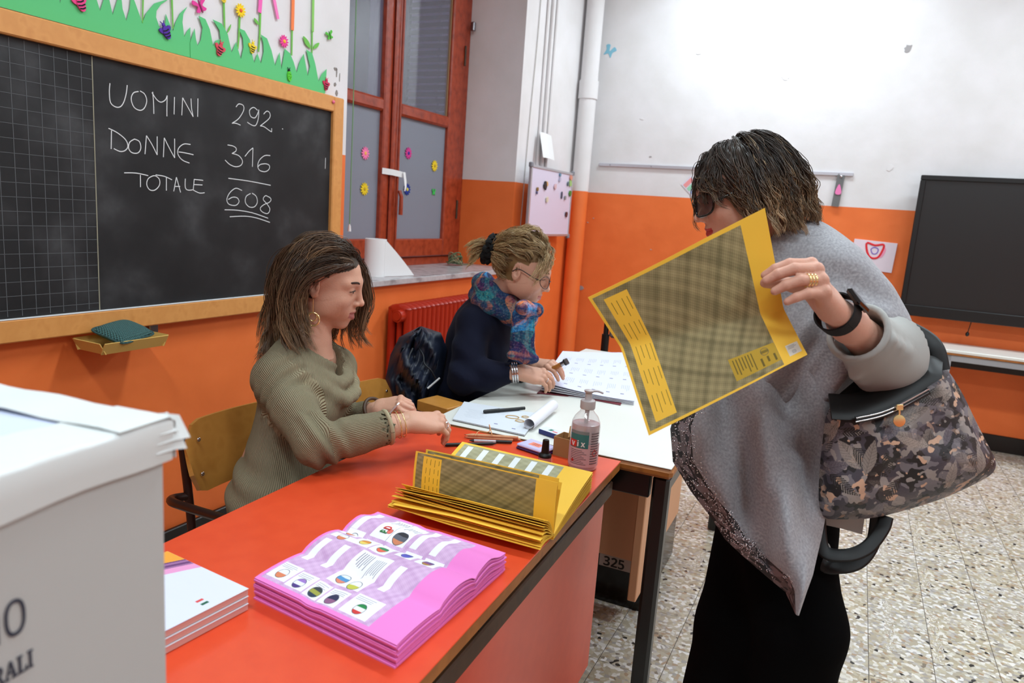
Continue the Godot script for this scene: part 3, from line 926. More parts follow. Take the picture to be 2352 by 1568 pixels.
func wall_strip(called: String, label: String, category: String, pts: Array, w0: float, w1: float, c: Color, group := "", x := XW + 0.006, leaves := []) -> void:
	var t := thing(called, label, category, Transform3D(), group)
	var line := []
	for i in range(0, pts.size(), 2):
		var q := wall_pt(pts[i], pts[i + 1], x)
		line.append(Vector3(x, q.y, -q.x))
	var p := spline(line, 4)
	var lft := PackedVector3Array()
	var rgt := PackedVector3Array()
	for i in p.size():
		var d := (p[mini(i + 1, p.size() - 1)] - p[maxi(i - 1, 0)]).normalized()
		var s := d.cross(Vector3(1, 0, 0)).normalized() * lerpf(w0, w1, float(i) / (p.size() - 1)) * 0.5
		lft.append(p[i] + s)
		rgt.append(p[i] - s)
	var b := MB.new()
	b.sheet([lft, rgt], 0.002)
	part(t, "strip", b.done(), paint(c, 0.85))
	for lf in leaves:
		var m := MB.new()
		m.prism(spline2(Array(wall_poly(lf, x)), 4), 0.002, Transform3D(WALLTURN, Vector3(x, 0, 0)))
		part(t, "leaf", m.done(), paint(c, 0.85))

func bug(label: String, zx: float, zy: float, size: float, tilt: float, c: Color, kind: String, x := XW + 0.008) -> void:
	size *= 1.22
	var q := wall_pt(zx, zy, x)
	var names := {"bee": "bee_sticker", "ladybird": "ladybird_sticker", "butterfly": "butterfly_sticker"}
	var t := thing(names[kind], label, "sticker", Transform3D(WALLTURN * Basis(Vector3(0, 0, 1), tilt), Vector3(x, q.y, -q.x)))
	var m := paint(c, 0.85)
	if kind == "butterfly":
		for s in [-1.0, 1.0]:
			var b := MB.new()
			b.prism(spline2([Vector2(0, 0), Vector2(0.7 * s, 0.75), Vector2(0.95 * s, 0.4), Vector2(0.35 * s, 0.0), Vector2(0.75 * s, -0.45), Vector2(0.3 * s, -0.6)].map(func(p): return p * size), 4), 0.003)
			part(t, "wing", b.done(), m)
		var b2 := MB.new()
		b2.ball(Vector3(0, 0, 0.003), Vector3(size * 0.14, size * 0.75, 0.003), 10, 8)
		part(t, "body", b2.done(), paint(c.darkened(0.35), 0.85))
		return
	if kind == "bee":
		for s in [-1.0, 1.0]:
			var b := MB.new()
			b.prism(spline2([Vector2(0.1 * s, 0.1), Vector2(0.6 * s, 0.62), Vector2(0.95 * s, 0.45), Vector2(0.8 * s, 0.08), Vector2(0.45 * s, -0.12)].map(func(p): return p * size), 4), 0.004)
			part(t, "wing", b.done(), m)
	var poly := PackedVector2Array()
	for k in 20:
		var a := TAU * k / 20
		poly.append(Vector2(cos(a) * 0.5, sin(a) * 0.85 - 0.1) * size)
	var b3 := MB.new()
	b3.prism(poly, 0.006)
	part(t, "body", b3.done(), m)
	var ink := paint(Color(0.06, 0.05, 0.08), 0.85)
	if kind == "bee":
		for y in [0.15, -0.25, -0.6]:
			var b := MB.new()
			var hw: float = 0.46 * sqrt(maxf(0.0, 1.0 - pow((y + 0.1) / 0.85, 2.0)))
			b.prism(PackedVector2Array([Vector2(-hw, y + 0.12) * size, Vector2(0, y + 0.04) * size, Vector2(hw, y + 0.12) * size, Vector2(hw, y - 0.03) * size, Vector2(0, y - 0.11) * size, Vector2(-hw, y - 0.03) * size]), 0.0012, Transform3D(Basis(), Vector3(0, 0, 0.006)))
			part(t, "stripe", b.done(), ink)
	else:
		for e in [[-0.2, 0.25], [0.2, 0.2], [-0.22, -0.2], [0.22, -0.25], [0.0, -0.5]]:
			var b := MB.new()
			b.lathe([Vector2(0, 0.0012), Vector2(size * 0.09, 0.0)], 8, Transform3D(Basis(Vector3.RIGHT, PI / 2), Vector3(e[0] * size, e[1] * size, 0.0065)))
			part(t, "dot", b.done(), ink)
	var h := MB.new()
	h.ball(Vector3(0, size * 0.85, 0.003), Vector3(size * 0.3, size * 0.26, 0.004), 10, 6)
	for s in [-1.0, 1.0]:
		h.tube(PackedVector3Array([Vector3(s * size * 0.1, size * 1.0, 0.003), Vector3(s * size * 0.3, size * 1.35, 0.003)]), size * 0.06, 5)
	part(t, "head", h.done(), m if kind == "bee" else ink)

func wall_things() -> void:
	# paper meadow over the blackboard
	var xg := XW + 0.004
	var gm := paint(Color(0.37, 0.77, 0.49), 0.85)
	var yb := func(x): return 46.0 + 0.268 * x
	var a := [0, yb.call(0), -700, yb.call(-700), -700, -700, 0, -300, 385, -120, 405, 25, 425, -80, 560, -160, 640, -100, 652, 0, 675, 75, 702, -10, 720, -60, 737, 0, 760, 102, 792, 0, 805, -70, 818, -20, 826, 60, 852, 143, 875, 60, 884, -30, 906, 5, 960, 155, 985, 92, 1040, 25, 1140, -6, 1085, 32, 1055, 75, 1052, 118, 1075, 185, 1112, 215, 1118, 95, 1145, 165, 1166, 212, 1185, 150, 1215, 90, 1262, 48, 1236, 95, 1230, 150, 1242, 250, 1262, 210, 1283, 186, 1283, 290, 1285, yb.call(1285)]
	var b := MB.new()
	b.prism(wall_poly(a, xg), 0.0015, Transform3D(WALLTURN, Vector3(xg, 0, 0)))
	single("paper_grass", b.done(), gm, "big sheet of green paper grass over the ruled half of the blackboard", "paper cutout", Transform3D(), "paper grass above the blackboard")
	var c := [1285, yb.call(1285), 1282, 290, 1312, 193, 1320, 260, 1332, 310, 1355, 270, 1366, 190, 1340, 108, 1385, 130, 1415, 200, 1437, 312, 1455, 275, 1488, 265, 1480, 205, 1435, 133, 1495, 160, 1535, 230, 1562, 355, 1592, 285, 1603, 330, 1625, 400, 1642, 320, 1638, 260, 1608, 190, 1650, 208, 1685, 270, 1690, 330, 1715, 425, 1735, 360, 1760, 430, 1778, 350, 1775, 290, 1760, 235, 1800, 260, 1830, 340, 1855, 445, 1885, 355, 1898, 470, 1915, 370, 1920, 330, 1955, 360, 1980, 420, 2000, 490, 2020, 420, 2048, 365, 2060, 430, 2075, 515, 2090, 450, 2065, 335, 2105, 360, 2125, 430, 2148, 550, 2170, 500, 2202, 467, 2198, 545, 2190, yb.call(2190)]
	b = MB.new()
	b.prism(wall_poly(c, xg + 0.002), 0.0015, Transform3D(WALLTURN, Vector3(xg + 0.002, 0, 0)))
	single("paper_grass", b.done(), gm, "sheet of green paper grass above the chalk writing beside the window", "paper cutout", Transform3D(), "paper grass above the blackboard")
	var stem := Color(0.45, 0.75, 0.32)
	wall_strip("paper_flower_stalk", "thin green paper stem rising from the big grass sheet, next to the paper notch", "paper cutout", [970, -150, 962, 155], 0.007, 0.003, stem, "paper flower stems")
	wall_strip("paper_flower_stalk", "thin green paper stem beside the purple bee sticker", "paper cutout", [1155, -150, 1168, 195], 0.008, 0.004, stem, "paper flower stems")
	wall_strip("paper_flower_stalk", "green paper stem under a small yellow bud with one leaf", "paper cutout", [1510, 5, 1516, 200], 0.008, 0.006, stem, "paper flower stems", XW + 0.006, [[1530, 225, 1545, 185, 1558, 165, 1550, 200]])
	wall_strip("paper_flower_stalk", "green paper stem of the yellow flower", "paper cutout", [1617, 115, 1612, 250, 1604, 330], 0.008, 0.006, stem, "paper flower stems")
	wall_strip("paper_flower_stalk", "green paper stem with a leaf under the broad pink strip", "paper cutout", [1757, 85, 1752, 250, 1744, 350], 0.008, 0.006, stem, "paper flower stems", XW + 0.006, [[1745, 170, 1720, 150, 1715, 122, 1738, 145]])
	wall_strip("paper_flower_stalk", "green paper stem under the orange strip", "paper cutout", [1971, 195, 1968, 375], 0.008, 0.006, stem, "paper flower stems")
	wall_strip("paper_flower_stalk", "green paper stem with two leaves under the pale green strip", "paper cutout", [2106, 205, 2105, 360], 0.008, 0.006, stem, "paper flower stems", XW + 0.006, [[2095, 328, 2060, 300, 2045, 245, 2080, 280], [2112, 330, 2125, 300, 2152, 290, 2140, 320]])
	wall_strip("foam_strip", "broad pink foam strip with round end above the blackboard", "foam strip", [1762, -120, 1758, 0, 1752, 86], 0.019, 0.017, Color(0.96, 0.42, 0.72), "coloured foam strips", XW + 0.009)
	wall_strip("foam_strip", "slanting pink foam strip above the blackboard", "foam strip", [1825, -120, 1850, 0, 1876, 130], 0.017, 0.014, Color(0.97, 0.5, 0.75), "coloured foam strips", XW + 0.009)
	wall_strip("foam_strip", "orange foam strip above the blackboard", "foam strip", [1980, -120, 1978, 0, 1973, 205], 0.016, 0.016, Color(0.97, 0.52, 0.3), "coloured foam strips", XW + 0.009)
	wall_strip("foam_strip", "pale green foam strip above the blackboard", "foam strip", [2115, -120, 2110, 215], 0.013, 0.012, Color(0.55, 0.8, 0.4), "coloured foam strips", XW + 0.009)
	var q := wall_pt(1622, 72, XW + 0.009)
	flower_sticker(Vector3(XW + 0.009, q.y, -q.x), WALLTURN, 0.025, Color(0.97, 0.83, 0.1), Color(0.93, 0.4, 0.2), "yellow foam flower with orange heart above the blackboard", "foam flowers above the blackboard")
	q = wall_pt(1915, 280, XW + 0.009)
	flower_sticker(Vector3(XW + 0.009, q.y, -q.x), WALLTURN, 0.025, Color(0.93, 0.27, 0.6), Color(0.97, 0.75, 0.2), "magenta foam flower with yellow heart above the blackboard", "foam flowers above the blackboard")
	q = wall_pt(1508, -2, XW + 0.009)
	flower_sticker(Vector3(XW + 0.009, q.y, -q.x), WALLTURN, 0.012, Color(0.95, 0.83, 0.25), Color(0.95, 0.83, 0.25), "small yellow foam bud at the top of a green stem", "foam flowers above the blackboard")
	bug("pink foam bee with black stripes on the big green paper sheet", 540, 22, 0.021, 0.4, Color(0.93, 0.28, 0.55), "bee")
	bug("purple foam bee on the edge of the green paper grass", 1118, 215, 0.021, 0.5, Color(0.33, 0.18, 0.62), "bee")
	bug("coral red foam bee on the green paper grass", 1480, 335, 0.021, -0.3, Color(0.85, 0.3, 0.36), "bee")
	bug("yellow foam bee on the green paper grass", 1700, 325, 0.018, -0.15, Color(0.95, 0.83, 0.2), "bee")
	bug("raspberry red foam bee at the end of the green paper grass", 2197, 575, 0.02, -0.1, Color(0.8, 0.2, 0.35), "bee")
	bug("bright green foam ladybird with black dots on the paper grass", 1948, 510, 0.019, 0.1, Color(0.35, 0.8, 0.2), "ladybird")
	bug("pink foam butterfly above the blackboard", 1348, 42, 0.026, 0.5, Color(0.9, 0.25, 0.6), "butterfly")
	bug("green foam butterfly on the white wall beside the window", 2222, 240, 0.02, 0.45, Color(0.35, 0.75, 0.25), "butterfly")
	# scuffed holes in the plaster by the window and a pink pin
	for e in [[2262, 465, 0.02, 0.012], [2270, 490, 0.006, 0.03], [2258, 570, 0.014, 0.016], [2270, 628, 0.014, 0.02], [2290, 520, 0.004, 0.03]]:
		var p2 := wall_pt(e[0], e[1], XW)
		var poly := PackedVector2Array()
		for k in 11:
			var an := TAU * k / 11
			poly.append(p2 + Vector2(cos(an) * e[2], sin(an) * e[3]) * rng.randf_range(0.4, 0.7))
		b = MB.new()
		b.prism(poly, 0.002, Transform3D(WALLTURN, Vector3(XW, 0, 0)))
		part(get_node("wall_left"), "chipped_plaster", b.done(), paint(Color(0.55, 0.52, 0.5), 0.95))
	q = wall_pt(2245, 688, -2.18)
	b = MB.new()
	b.lathe([Vector2(0, 0.01), Vector2(0.006, 0.008), Vector2(0.008, 0.004), Vector2(0.003, 0)], 12, Transform3D(Basis(Vector3(0, 0, 1), -PI / 2), Vector3(-2.18, q.y, -q.x)))
	single("drawing_pin", b.done(), paint(Color(0.93, 0.42, 0.55), 0.4), "pink drawing pin in the corner of the blackboard frame", "pin")
	back_wall_things()

func back_wall_things() -> void:
	# aluminium hanging rail
	var r0 := on_z(1377, 379, ZB)
	var r1 := on_z(1960, 400, ZB)
	var ry := (r0.y + r1.y) * 0.5
	var rail := thing("hanging_rail", "long thin aluminium rail screwed to the white back wall", "rail")
	part(rail, "profile", bx_mesh(Vector3(r0.x, ry - 0.013, ZB), Vector3(r1.x, ry + 0.013, ZB + 0.016), 0.003), paint(Color(0.8, 0.8, 0.83), 0.35, 0.6))
	for k in 6:
		var b := MB.new()
		b.ball(Vector3(lerpf(r0.x, r1.x, 0.05 + k * 0.18), ry, ZB + 0.017), Vector3(0.005, 0.005, 0.002), 8, 4)
		part(rail, "screw", b.done(), M.steel)
	var s0 := on_z(1932, 402, ZB + 0.02)
	var strap := thing("grey_strap", "grey strap with a pink tag hanging from the end of the rail", "strap")
	var b2 := MB.new()
	b2.bar(Vector3(s0.x, s0.y, ZB + 0.02), Vector3(s0.x - 0.012, s0.y - 0.225, ZB + 0.02), 0.05, 0.004, Vector3(0, 0, 1), 0.001)
	part(strap, "band", b2.done(), paint(Color(0.42, 0.42, 0.42), 0.7))
	b2 = MB.new()
	b2.prism(spline2([Vector2(0, 0.045), Vector2(0.016, 0.01), Vector2(0.02, -0.02), Vector2(0, -0.03), Vector2(-0.02, -0.02), Vector2(-0.016, 0.01)], 4), 0.003, Transform3D(Basis(), Vector3(s0.x - 0.004, s0.y - 0.11, ZB + 0.024)))
	part(strap, "tag", b2.done(), paint(Color(0.93, 0.5, 0.72), 0.7))
	b2 = MB.new()
	b2.ball(Vector3(s0.x, s0.y - 0.01, ZB + 0.026), Vector3(0.009, 0.009, 0.005), 8, 6)
	part(strap, "snap", b2.done(), M.chrome)
	# blue butterfly sticker high on the wall
	var p := on_z(1400, 118, ZB)
	var t := thing("butterfly_sticker", "pale blue paper butterfly high on the white back wall", "sticker", Transform3D(Basis(Vector3(0, 0, 1), -0.5), Vector3(p.x, p.y, ZB)))
	b2 = MB.new()
	b2.prism(spline2([Vector2(0, 0), Vector2(0.02, 0.045), Vector2(0.05, 0.03), Vector2(0.03, 0.0), Vector2(0.035, -0.04), Vector2(0.0, -0.02), Vector2(-0.03, -0.045), Vector2(-0.03, 0.0), Vector2(-0.05, 0.03), Vector2(-0.02, 0.045)], 4), 0.002)
	part(t, "wings", b2.done(), paint(Color(0.52, 0.75, 0.83), 0.85))
	# corner of a coloured drawing behind the standing woman
	p = on_z(1583, 428, ZB)
	var card := thing("wall_drawing", "pastel drawing pinned on the back wall behind the standing woman's head", "drawing", Transform3D(Basis(Vector3(0, 0, 1), -0.75), Vector3(p.x + 0.02, p.y, ZB + 0.002)))
	b2 = MB.new()
	b2.bx(Vector3(-0.07, -0.05, 0), Vector3(0.07, 0.05, 0.002))
	part(card, "sheet", b2.done(), paint(Color(0.86, 0.84, 0.88), 0.85))
	for e in [[-0.04, Color(0.93, 0.6, 0.6)], [0.0, Color(0.6, 0.82, 0.7)], [0.04, Color(0.65, 0.75, 0.92)]]:
		b2 = MB.new()
		b2.bx(Vector3(e[0] - 0.016, -0.04, 0.002), Vector3(e[0] + 0.016, 0.04, 0.003))
		part(card, "colour_patch", b2.done(), paint(e[1], 0.85))
	# white card with a red and pink ornament
	var c1 := on_z(2060, 557, ZB)
	var c2 := on_z(2045, 625, ZB)
	var wc := thing("wall_card", "white card with a red and pink drawing on the orange wall beside the black screen", "card", Transform3D(Basis(Vector3(0, 0, 1), -0.04), Vector3(c1.x - 0.14, (c1.y + c2.y) * 0.5, ZB)))
	part(wc, "sheet", bx_mesh(Vector3(-0.14, -0.105, 0), Vector3(0.14, 0.105, 0.012), 0.001), paint(Color(0.9, 0.84, 0.88), 0.8))
	var red := paint(Color(0.88, 0.16, 0.2), 0.8)
	var ring := MB.new()
	ring.tube(spline([Vector3(-0.055, 0.085, 0.013), Vector3(0, 0.075, 0.013), Vector3(0.055, 0.085, 0.013), Vector3(0.05, 0.03, 0.013), Vector3(0.03, -0.01, 0.013), Vector3(-0.01, -0.015, 0.013), Vector3(-0.04, 0.02, 0.013)], 5, true), 0.008, 6, false, 0.3, Vector3(0, 0, 1))
	part(wc, "red_outline", ring.done(), red)
	var vi := MB.new()
	vi.tube(spline([Vector3(-0.02, 0.045, 0.013), Vector3(0.0, 0.06, 0.013), Vector3(0.025, 0.05, 0.013), Vector3(0.02, 0.02, 0.013), Vector3(-0.005, 0.015, 0.013)], 5, true), 0.004, 6, false, 0.3, Vector3(0, 0, 1))
	part(wc, "violet_lines", vi.done(), paint(Color(0.5, 0.4, 0.75), 0.8))
	var pk := MB.new()
	pk.prism(spline2([Vector2(0.055, 0.08), Vector2(0.075, 0.05), Vector2(0.06, 0.0), Vector2(0.04, -0.005), Vector2(0.05, 0.04)], 4), 0.002, Transform3D(Basis(), Vector3(0, 0, 0.012)))
	part(wc, "pink_patch", pk.done(), paint(Color(0.96, 0.6, 0.72), 0.8))
	# interactive screen
	var tv := thing("wall_screen", "large black interactive screen mounted on the orange and white back wall", "screen")
	var x0 := 0.305
	var x1 := x0 + 1.66
	var y0 := 0.885
	var y1 := 1.838
	var zt := -5.70
	part(tv, "casing", bx_mesh(Vector3(x0 + 0.02, y0 + 0.03, zt - 0.06), Vector3(x1 - 0.02, y1 - 0.02, zt - 0.015), 0.01), M.black)
	part(tv, "bezel_top", bx_mesh(Vector3(x0, y1 - 0.032, zt - 0.02), Vector3(x1, y1, zt + 0.012), 0.004), M.black)
	part(tv, "bezel_bottom", bx_mesh(Vector3(x0, y0, zt - 0.02), Vector3(x1, y0 + 0.075, zt + 0.018), 0.004), M.black)
	part(tv, "bezel_side", bx_mesh(Vector3(x0, y0 + 0.075, zt - 0.02), Vector3(x0 + 0.034, y1 - 0.032, zt + 0.012), 0.004), M.black)
	part(tv, "bezel_side", bx_mesh(Vector3(x1 - 0.034, y0 + 0.075, zt - 0.02), Vector3(x1, y1 - 0.032, zt + 0.012), 0.004), M.black)
	part(tv, "glass", bx_mesh(Vector3(x0 + 0.034, y0 + 0.075, zt - 0.014), Vector3(x1 - 0.034, y1 - 0.032, zt)), paint(Color(0.115, 0.115, 0.118), 0.38))
	part(tv, "wall_bracket", bx_mesh(Vector3(x0 + 0.5, y0 + 0.3, ZB), Vector3(x0 + 1.1, y0 + 0.7, zt - 0.06)), M.black)
	var cd := on_z(2222, 768, zt)
	var b3 := MB.new()
	b3.tube(PackedVector3Array([Vector3(cd.x + 0.01, y0, zt - 0.02), Vector3(cd.x, cd.y + 0.012, zt - 0.02)]), 0.003, 5)
	b3.ball(Vector3(cd.x, cd.y, zt - 0.02), Vector3(0.012, 0.016, 0.012), 8, 6)
	part(tv, "cable_end", b3.done(), M.black)
	# low white bench below the screen
	var zf := -5.42
	var f0 := on_z(2166, 808, zf)
	var bn := thing("side_table", "low narrow white table with grey metal legs under the black screen", "table")
	var bx0 := f0.x
	part(bn, "top", bx_mesh(Vector3(bx0, f0.y - 0.002, ZB + 0.02), Vector3(bx0 + 1.5, f0.y + 0.02, zf), 0.004), M.laminate_white)
	part(bn, "edge_band", bx_mesh(Vector3(bx0, f0.y - 0.012, zf - 0.01), Vector3(bx0 + 1.5, f0.y - 0.002, zf + 0.001)), M.wood_edge)
	var grey := paint(Color(0.66, 0.68, 0.7), 0.4)
	part(bn, "apron", bx_mesh(Vector3(bx0 + 0.02, f0.y - 0.055, zf - 0.04), Vector3(bx0 + 1.48, f0.y - 0.013, zf - 0.01), 0.003), grey)
	for e in [[bx0 + 0.035, zf - 0.03], [bx0 + 0.035, ZB + 0.05], [bx0 + 0.66, zf - 0.3], [bx0 + 1.46, zf - 0.03], [bx0 + 1.46, ZB + 0.05]]:
		part(bn, "leg", bx_mesh(Vector3(e[0] - 0.02, 0, e[1] - 0.02), Vector3(e[0] + 0.02, f0.y - 0.012, e[1] + 0.02), 0.004), grey)
	part(bn, "shelf", bx_mesh(Vector3(bx0 + 0.04, f0.y - 0.12, ZB + 0.02), Vector3(bx0 + 1.46, f0.y - 0.06, ZB + 0.2)), M.black)
	# small magnetic whiteboard near the corner
	var xw := -2.12
	var w00 := on_x(1222, 378, xw)
	var w11 := on_x(1305, 542, xw)
	var wb := thing("magnet_board", "small white magnetic board with aluminium frame hung in the corner", "whiteboard")
	var wy0 := w11.y
	var wy1 := w00.y
	var wz0 := w11.z
	var wz1 := w00.z
	part(wb, "panel", bx_mesh(Vector3(xw - 0.016, wy0, wz0), Vector3(xw - 0.003, wy1, wz1)), paint(Color(0.86, 0.82, 0.9), 0.25))
	var al := paint(Color(0.78, 0.78, 0.8), 0.35, 0.7)
	part(wb, "frame", bx_mesh(Vector3(xw - 0.018, wy1 - 0.016, wz0), Vector3(xw + 0.003, wy1 + 0.002, wz1), 0.002), al)
	part(wb, "frame", bx_mesh(Vector3(xw - 0.018, wy0 - 0.002, wz0), Vector3(xw + 0.003, wy0 + 0.016, wz1), 0.002), al)
	part(wb, "frame", bx_mesh(Vector3(xw - 0.018, wy0, wz0 - 0.002), Vector3(xw + 0.003, wy1, wz0 + 0.016), 0.002), al)
	part(wb, "frame", bx_mesh(Vector3(xw - 0.018, wy0, wz1 - 0.016), Vector3(xw + 0.003, wy1, wz1 + 0.002), 0.002), al)
	for y in [wy0, wy1]:
		for z in [wz0, wz1]:
			var cb := MB.new()
			cb.box(Transform3D(Basis(), Vector3(xw - 0.006, y, z)), Vector3(0.026, 0.036, 0.036), 0.006)
			part(wb, "corner_cap", cb.done(), paint(Color(0.5, 0.5, 0.53), 0.5))
	part(wb, "hanger", bx_mesh(Vector3(XW, wy1 - 0.1, (wz0 + wz1) * 0.5 - 0.05), Vector3(xw - 0.018, wy1 - 0.05, (wz0 + wz1) * 0.5 + 0.05)), M.steel)
	# magnets, read off the zoom of that corner
	var z0 := func(x, y): return on_x(1190.0 + x / 7.469, 350.0 + y / 7.469, xw)
	var mags := [[325, 630, 0.014, Color(0.55, 0.42, 0.2), "brown oval fridge magnet"], [315, 690, 0.011, Color(0.32, 0.33, 0.5), "grey blue fridge magnet below the brown one"], [460, 560, 0.028, Color(0.09, 0.08, 0.08), "large black fridge magnet"], [487, 545, 0.02, Color(0.85, 0.65, 0.4), "ochre fridge magnet against the large black one"], [463, 622, 0.012, Color(0.1, 0.1, 0.12), "small black fridge magnet under the large black one"], [490, 810, 0.022, Color(0.85, 0.8, 0.7), "cream round fridge magnet in the middle of the board"], [630, 585, 0.022, Color(0.85, 0.7, 0.72), "pink and white fridge magnet"], [715, 385, 0.014, Color(0.4, 0.55, 0.65), "pale blue fridge magnet near the top edge"], [712, 465, 0.018, Color(0.72, 0.7, 0.78), "lilac grey fridge magnet under the pale blue one"], [900, 440, 0.024, Color(0.85, 0.55, 0.45), "salmon fridge magnet in the top corner"], [890, 530, 0.026, Color(0.62, 0.75, 0.42), "light green fridge magnet under the salmon one"], [850, 540, 0.016, Color(0.35, 0.42, 0.45), "slate fridge magnet beside the light green one"], [742, 735, 0.02, Color(0.3, 0.3, 0.38), "narrow dark fridge magnet"], [800, 775, 0.018, Color(0.55, 0.55, 0.55), "grey fridge magnet"], [885, 705, 0.024, Color(0.25, 0.5, 0.15), "dark green fridge magnet at the board's edge"], [820, 1065, 0.022, Color(0.3, 0.16, 0.18), "dark red brown fridge magnet low on the board"]]
	for k in mags.size():
		var e = mags[k]
		var q: Vector3 = z0.call(e[0], e[1])
		var poly := PackedVector2Array()
		for i in 12:
			var an := TAU * i / 12
			var rr: float = e[2] * rng.randf_range(0.75, 1.1)
			poly.append(Vector2(cos(an) * rr * (0.5 if k == 12 else 1.0), sin(an) * rr * (1.5 if k == 12 else 1.0)))
		var mb := MB.new()
		mb.prism(spline2(Array(poly), 2), 0.008, Transform3D(WALLTURN, q))
		single("fridge_magnet", mb.done(), paint(e[3], 0.4), e[4] + " on the small white board", "magnet", Transform3D(), "magnets on the small white board")
	# little note stuck behind the board
	var nt := thing("paper_note", "small white paper note stuck to the wall above the magnet board", "note")
	var np := on_x(1264, 372, xw - 0.03)
	var nrows := []
	for j in 5:
		var line := PackedVector3Array()
		for i in 5:
			line.append(Vector3(xw - 0.03 - 0.012 * j + 0.01 * sin(i * 1.2), np.y + 0.02 + j * 0.045, np.z + 0.14 - i * 0.06 - j * 0.004))
		nrows.append(line)
	var nb := MB.new()
	nb.sheet(nrows, 0.001)
	part(nt, "sheet", nb.done(), M.white)

func text(parent: Node, words: String, size: float, m: Material, where: Transform3D, label := "", face := "Droid Sans", weight := 400, depth := 0.0006) -> MeshInstance3D:
	var tm := TextMesh.new()
	var f := SystemFont.new()
	f.font_names = PackedStringArray([face])
	f.font_weight = weight
	tm.font = f
	tm.text = words
	tm.font_size = 64
	tm.pixel_size = size / 64.0
	tm.depth = depth
	return part(parent, "lettering", tm, m, label, where)

func desks() -> void:
	# red desk
	var red := thing("red_desk", "teacher's desk with glossy red top and red modesty panel", "desk", Transform3D(Basis(Vector3.UP, 0.0387), Vector3(-0.499, 0, -1.817)))
	var W := 0.607
	var L := 1.225
	part(red, "top", bx_mesh(Vector3(-W, TT - 0.003, 0), Vector3(0, TT, L), 0.001), M.laminate_red)
	part(red, "core", bx_mesh(Vector3(-W + 0.001, TT - 0.028, 0.001), Vector3(-0.001, TT - 0.003, L - 0.001), 0.002), M.wood_edge)
	part(red, "rail", bx_mesh(Vector3(-0.045, TT - 0.095, 0.015), Vector3(-0.012, TT - 0.055, L - 0.02), 0.003), M.wood_dark)
	part(red, "rail", bx_mesh(Vector3(-W + 0.02, TT - 0.095, 0.015), Vector3(-W + 0.05, TT - 0.03, L - 0.02), 0.003), M.wood_dark)
	for z in [0.05, 0.42, 0.8, 1.15]:
		part(red, "spacer", bx_mesh(Vector3(-0.04, TT - 0.055, z - 0.03), Vector3(-0.017, TT - 0.028, z + 0.03)), M.black)
	part(red, "modesty_panel", bx_mesh(Vector3(-0.05, 0.15, 0.02), Vector3(-0.03, TT - 0.095, L - 0.03), 0.002), M.laminate_red)
	for z in [0.04, L - 0.06]:
		for x in [-0.075, -W + 0.035]:
			part(red, "leg", bx_mesh(Vector3(x - 0.02, 0, z - 0.02), Vector3(x + 0.02, TT - 0.028, z + 0.02), 0.004), M.tube_brown)
	# white desk
	var wh := thing("white_desk", "long white desk with rounded wooden edge and black legs", "desk", Transform3D(Basis(Vector3.UP, 0.03), Vector3(-0.362, 0, -1.834)))
	W = 0.745
	L = 1.52
	part(wh, "top", bx_mesh(Vector3(-W + 0.004, TT - 0.003, -L + 0.004), Vector3(-0.004, TT, -0.004), 0.001), M.laminate_white)
	part(wh, "edge_band", bx_mesh(Vector3(-W, TT - 0.032, -L), Vector3(0, TT - 0.003, 0), 0.009), M.wood_edge)
	var blk := paint(Color(0.02, 0.02, 0.022), 0.3)
	part(wh, "apron", bx_mesh(Vector3(-W + 0.03, TT - 0.1, -0.05), Vector3(-0.06, TT - 0.032, -0.02), 0.003), blk)
	part(wh, "apron", bx_mesh(Vector3(-W + 0.03, TT - 0.1, -L + 0.02), Vector3(-0.06, TT - 0.032, -L + 0.05), 0.003), blk)
	part(wh, "apron", bx_mesh(Vector3(-W + 0.02, TT - 0.1, -L + 0.06), Vector3(-W + 0.05, TT - 0.032, -0.06), 0.003), blk)
	part(wh, "apron", bx_mesh(Vector3(-0.05, TT - 0.1, -L + 0.06), Vector3(-0.02, TT - 0.032, -0.06), 0.003), blk)
	for e in [[-0.03, -0.04], [-W + 0.04, -0.04], [-0.03, -L + 0.04], [-W + 0.04, -L + 0.04]]:
		part(wh, "leg", bx_mesh(Vector3(e[0] - 0.024, 0, e[1] - 0.022), Vector3(e[0] + 0.022, TT - 0.032, e[1] + 0.024), 0.009), blk)
	part(wh, "end_board", bx_mesh(Vector3(-0.182, 0.10, -0.555), Vector3(-0.152, 0.62, -0.46), 0.003), M.peach, "upright peach board under the desk")
	# peach cabinet with black plinth below the white desk
	var cab := thing("peach_cabinet", "peach laminate cabinet on a black plinth under the white desk", "cabinet", Transform3D(Basis(Vector3.UP, 0.02), Vector3(-0.53, 0, -2.41)))
	part(cab, "body", bx_mesh(Vector3(-0.44, 0.185, -0.55), Vector3(0, 0.655, 0), 0.003), M.peach)
	part(cab, "plinth", bx_mesh(Vector3(-0.435, 0, -0.545), Vector3(-0.004, 0.185, -0.004)), M.black_gloss)
	for e in [[Vector3(-0.113, 0.163, -0.003), Basis(), Vector3(0.125, 0.047, 0.001)], [Vector3(-0.003, 0.16, -0.14), Basis(Vector3.UP, PI / 2), Vector3(0.125, 0.05, 0.001)]]:
		var b := MB.new()
		b.box(Transform3D(e[1], e[0]), e[2])
		var s := part(cab, "inventory_label", b.done(), paint(Color(0.72, 0.7, 0.68), 0.7))
		text(s, "325", 0.05, M.black, Transform3D(e[1], e[0] + e[1] * Vector3(-0.006, -0.002, 0.001)), "", "Droid Sans", 700)
	# thick wooden board end next to the white desk
	var bd := thing("wooden_board", "end of a thick wooden board sticking out beside the white desk", "board", Transform3D(Basis(Vector3.UP, -0.2), Vector3(-1.262, 0.722, -1.985)))
	part(bd, "plank", bx_mesh(Vector3(0, 0, -0.10), Vector3(0.138, 0.037, 0), 0.003), M.wood_ply)
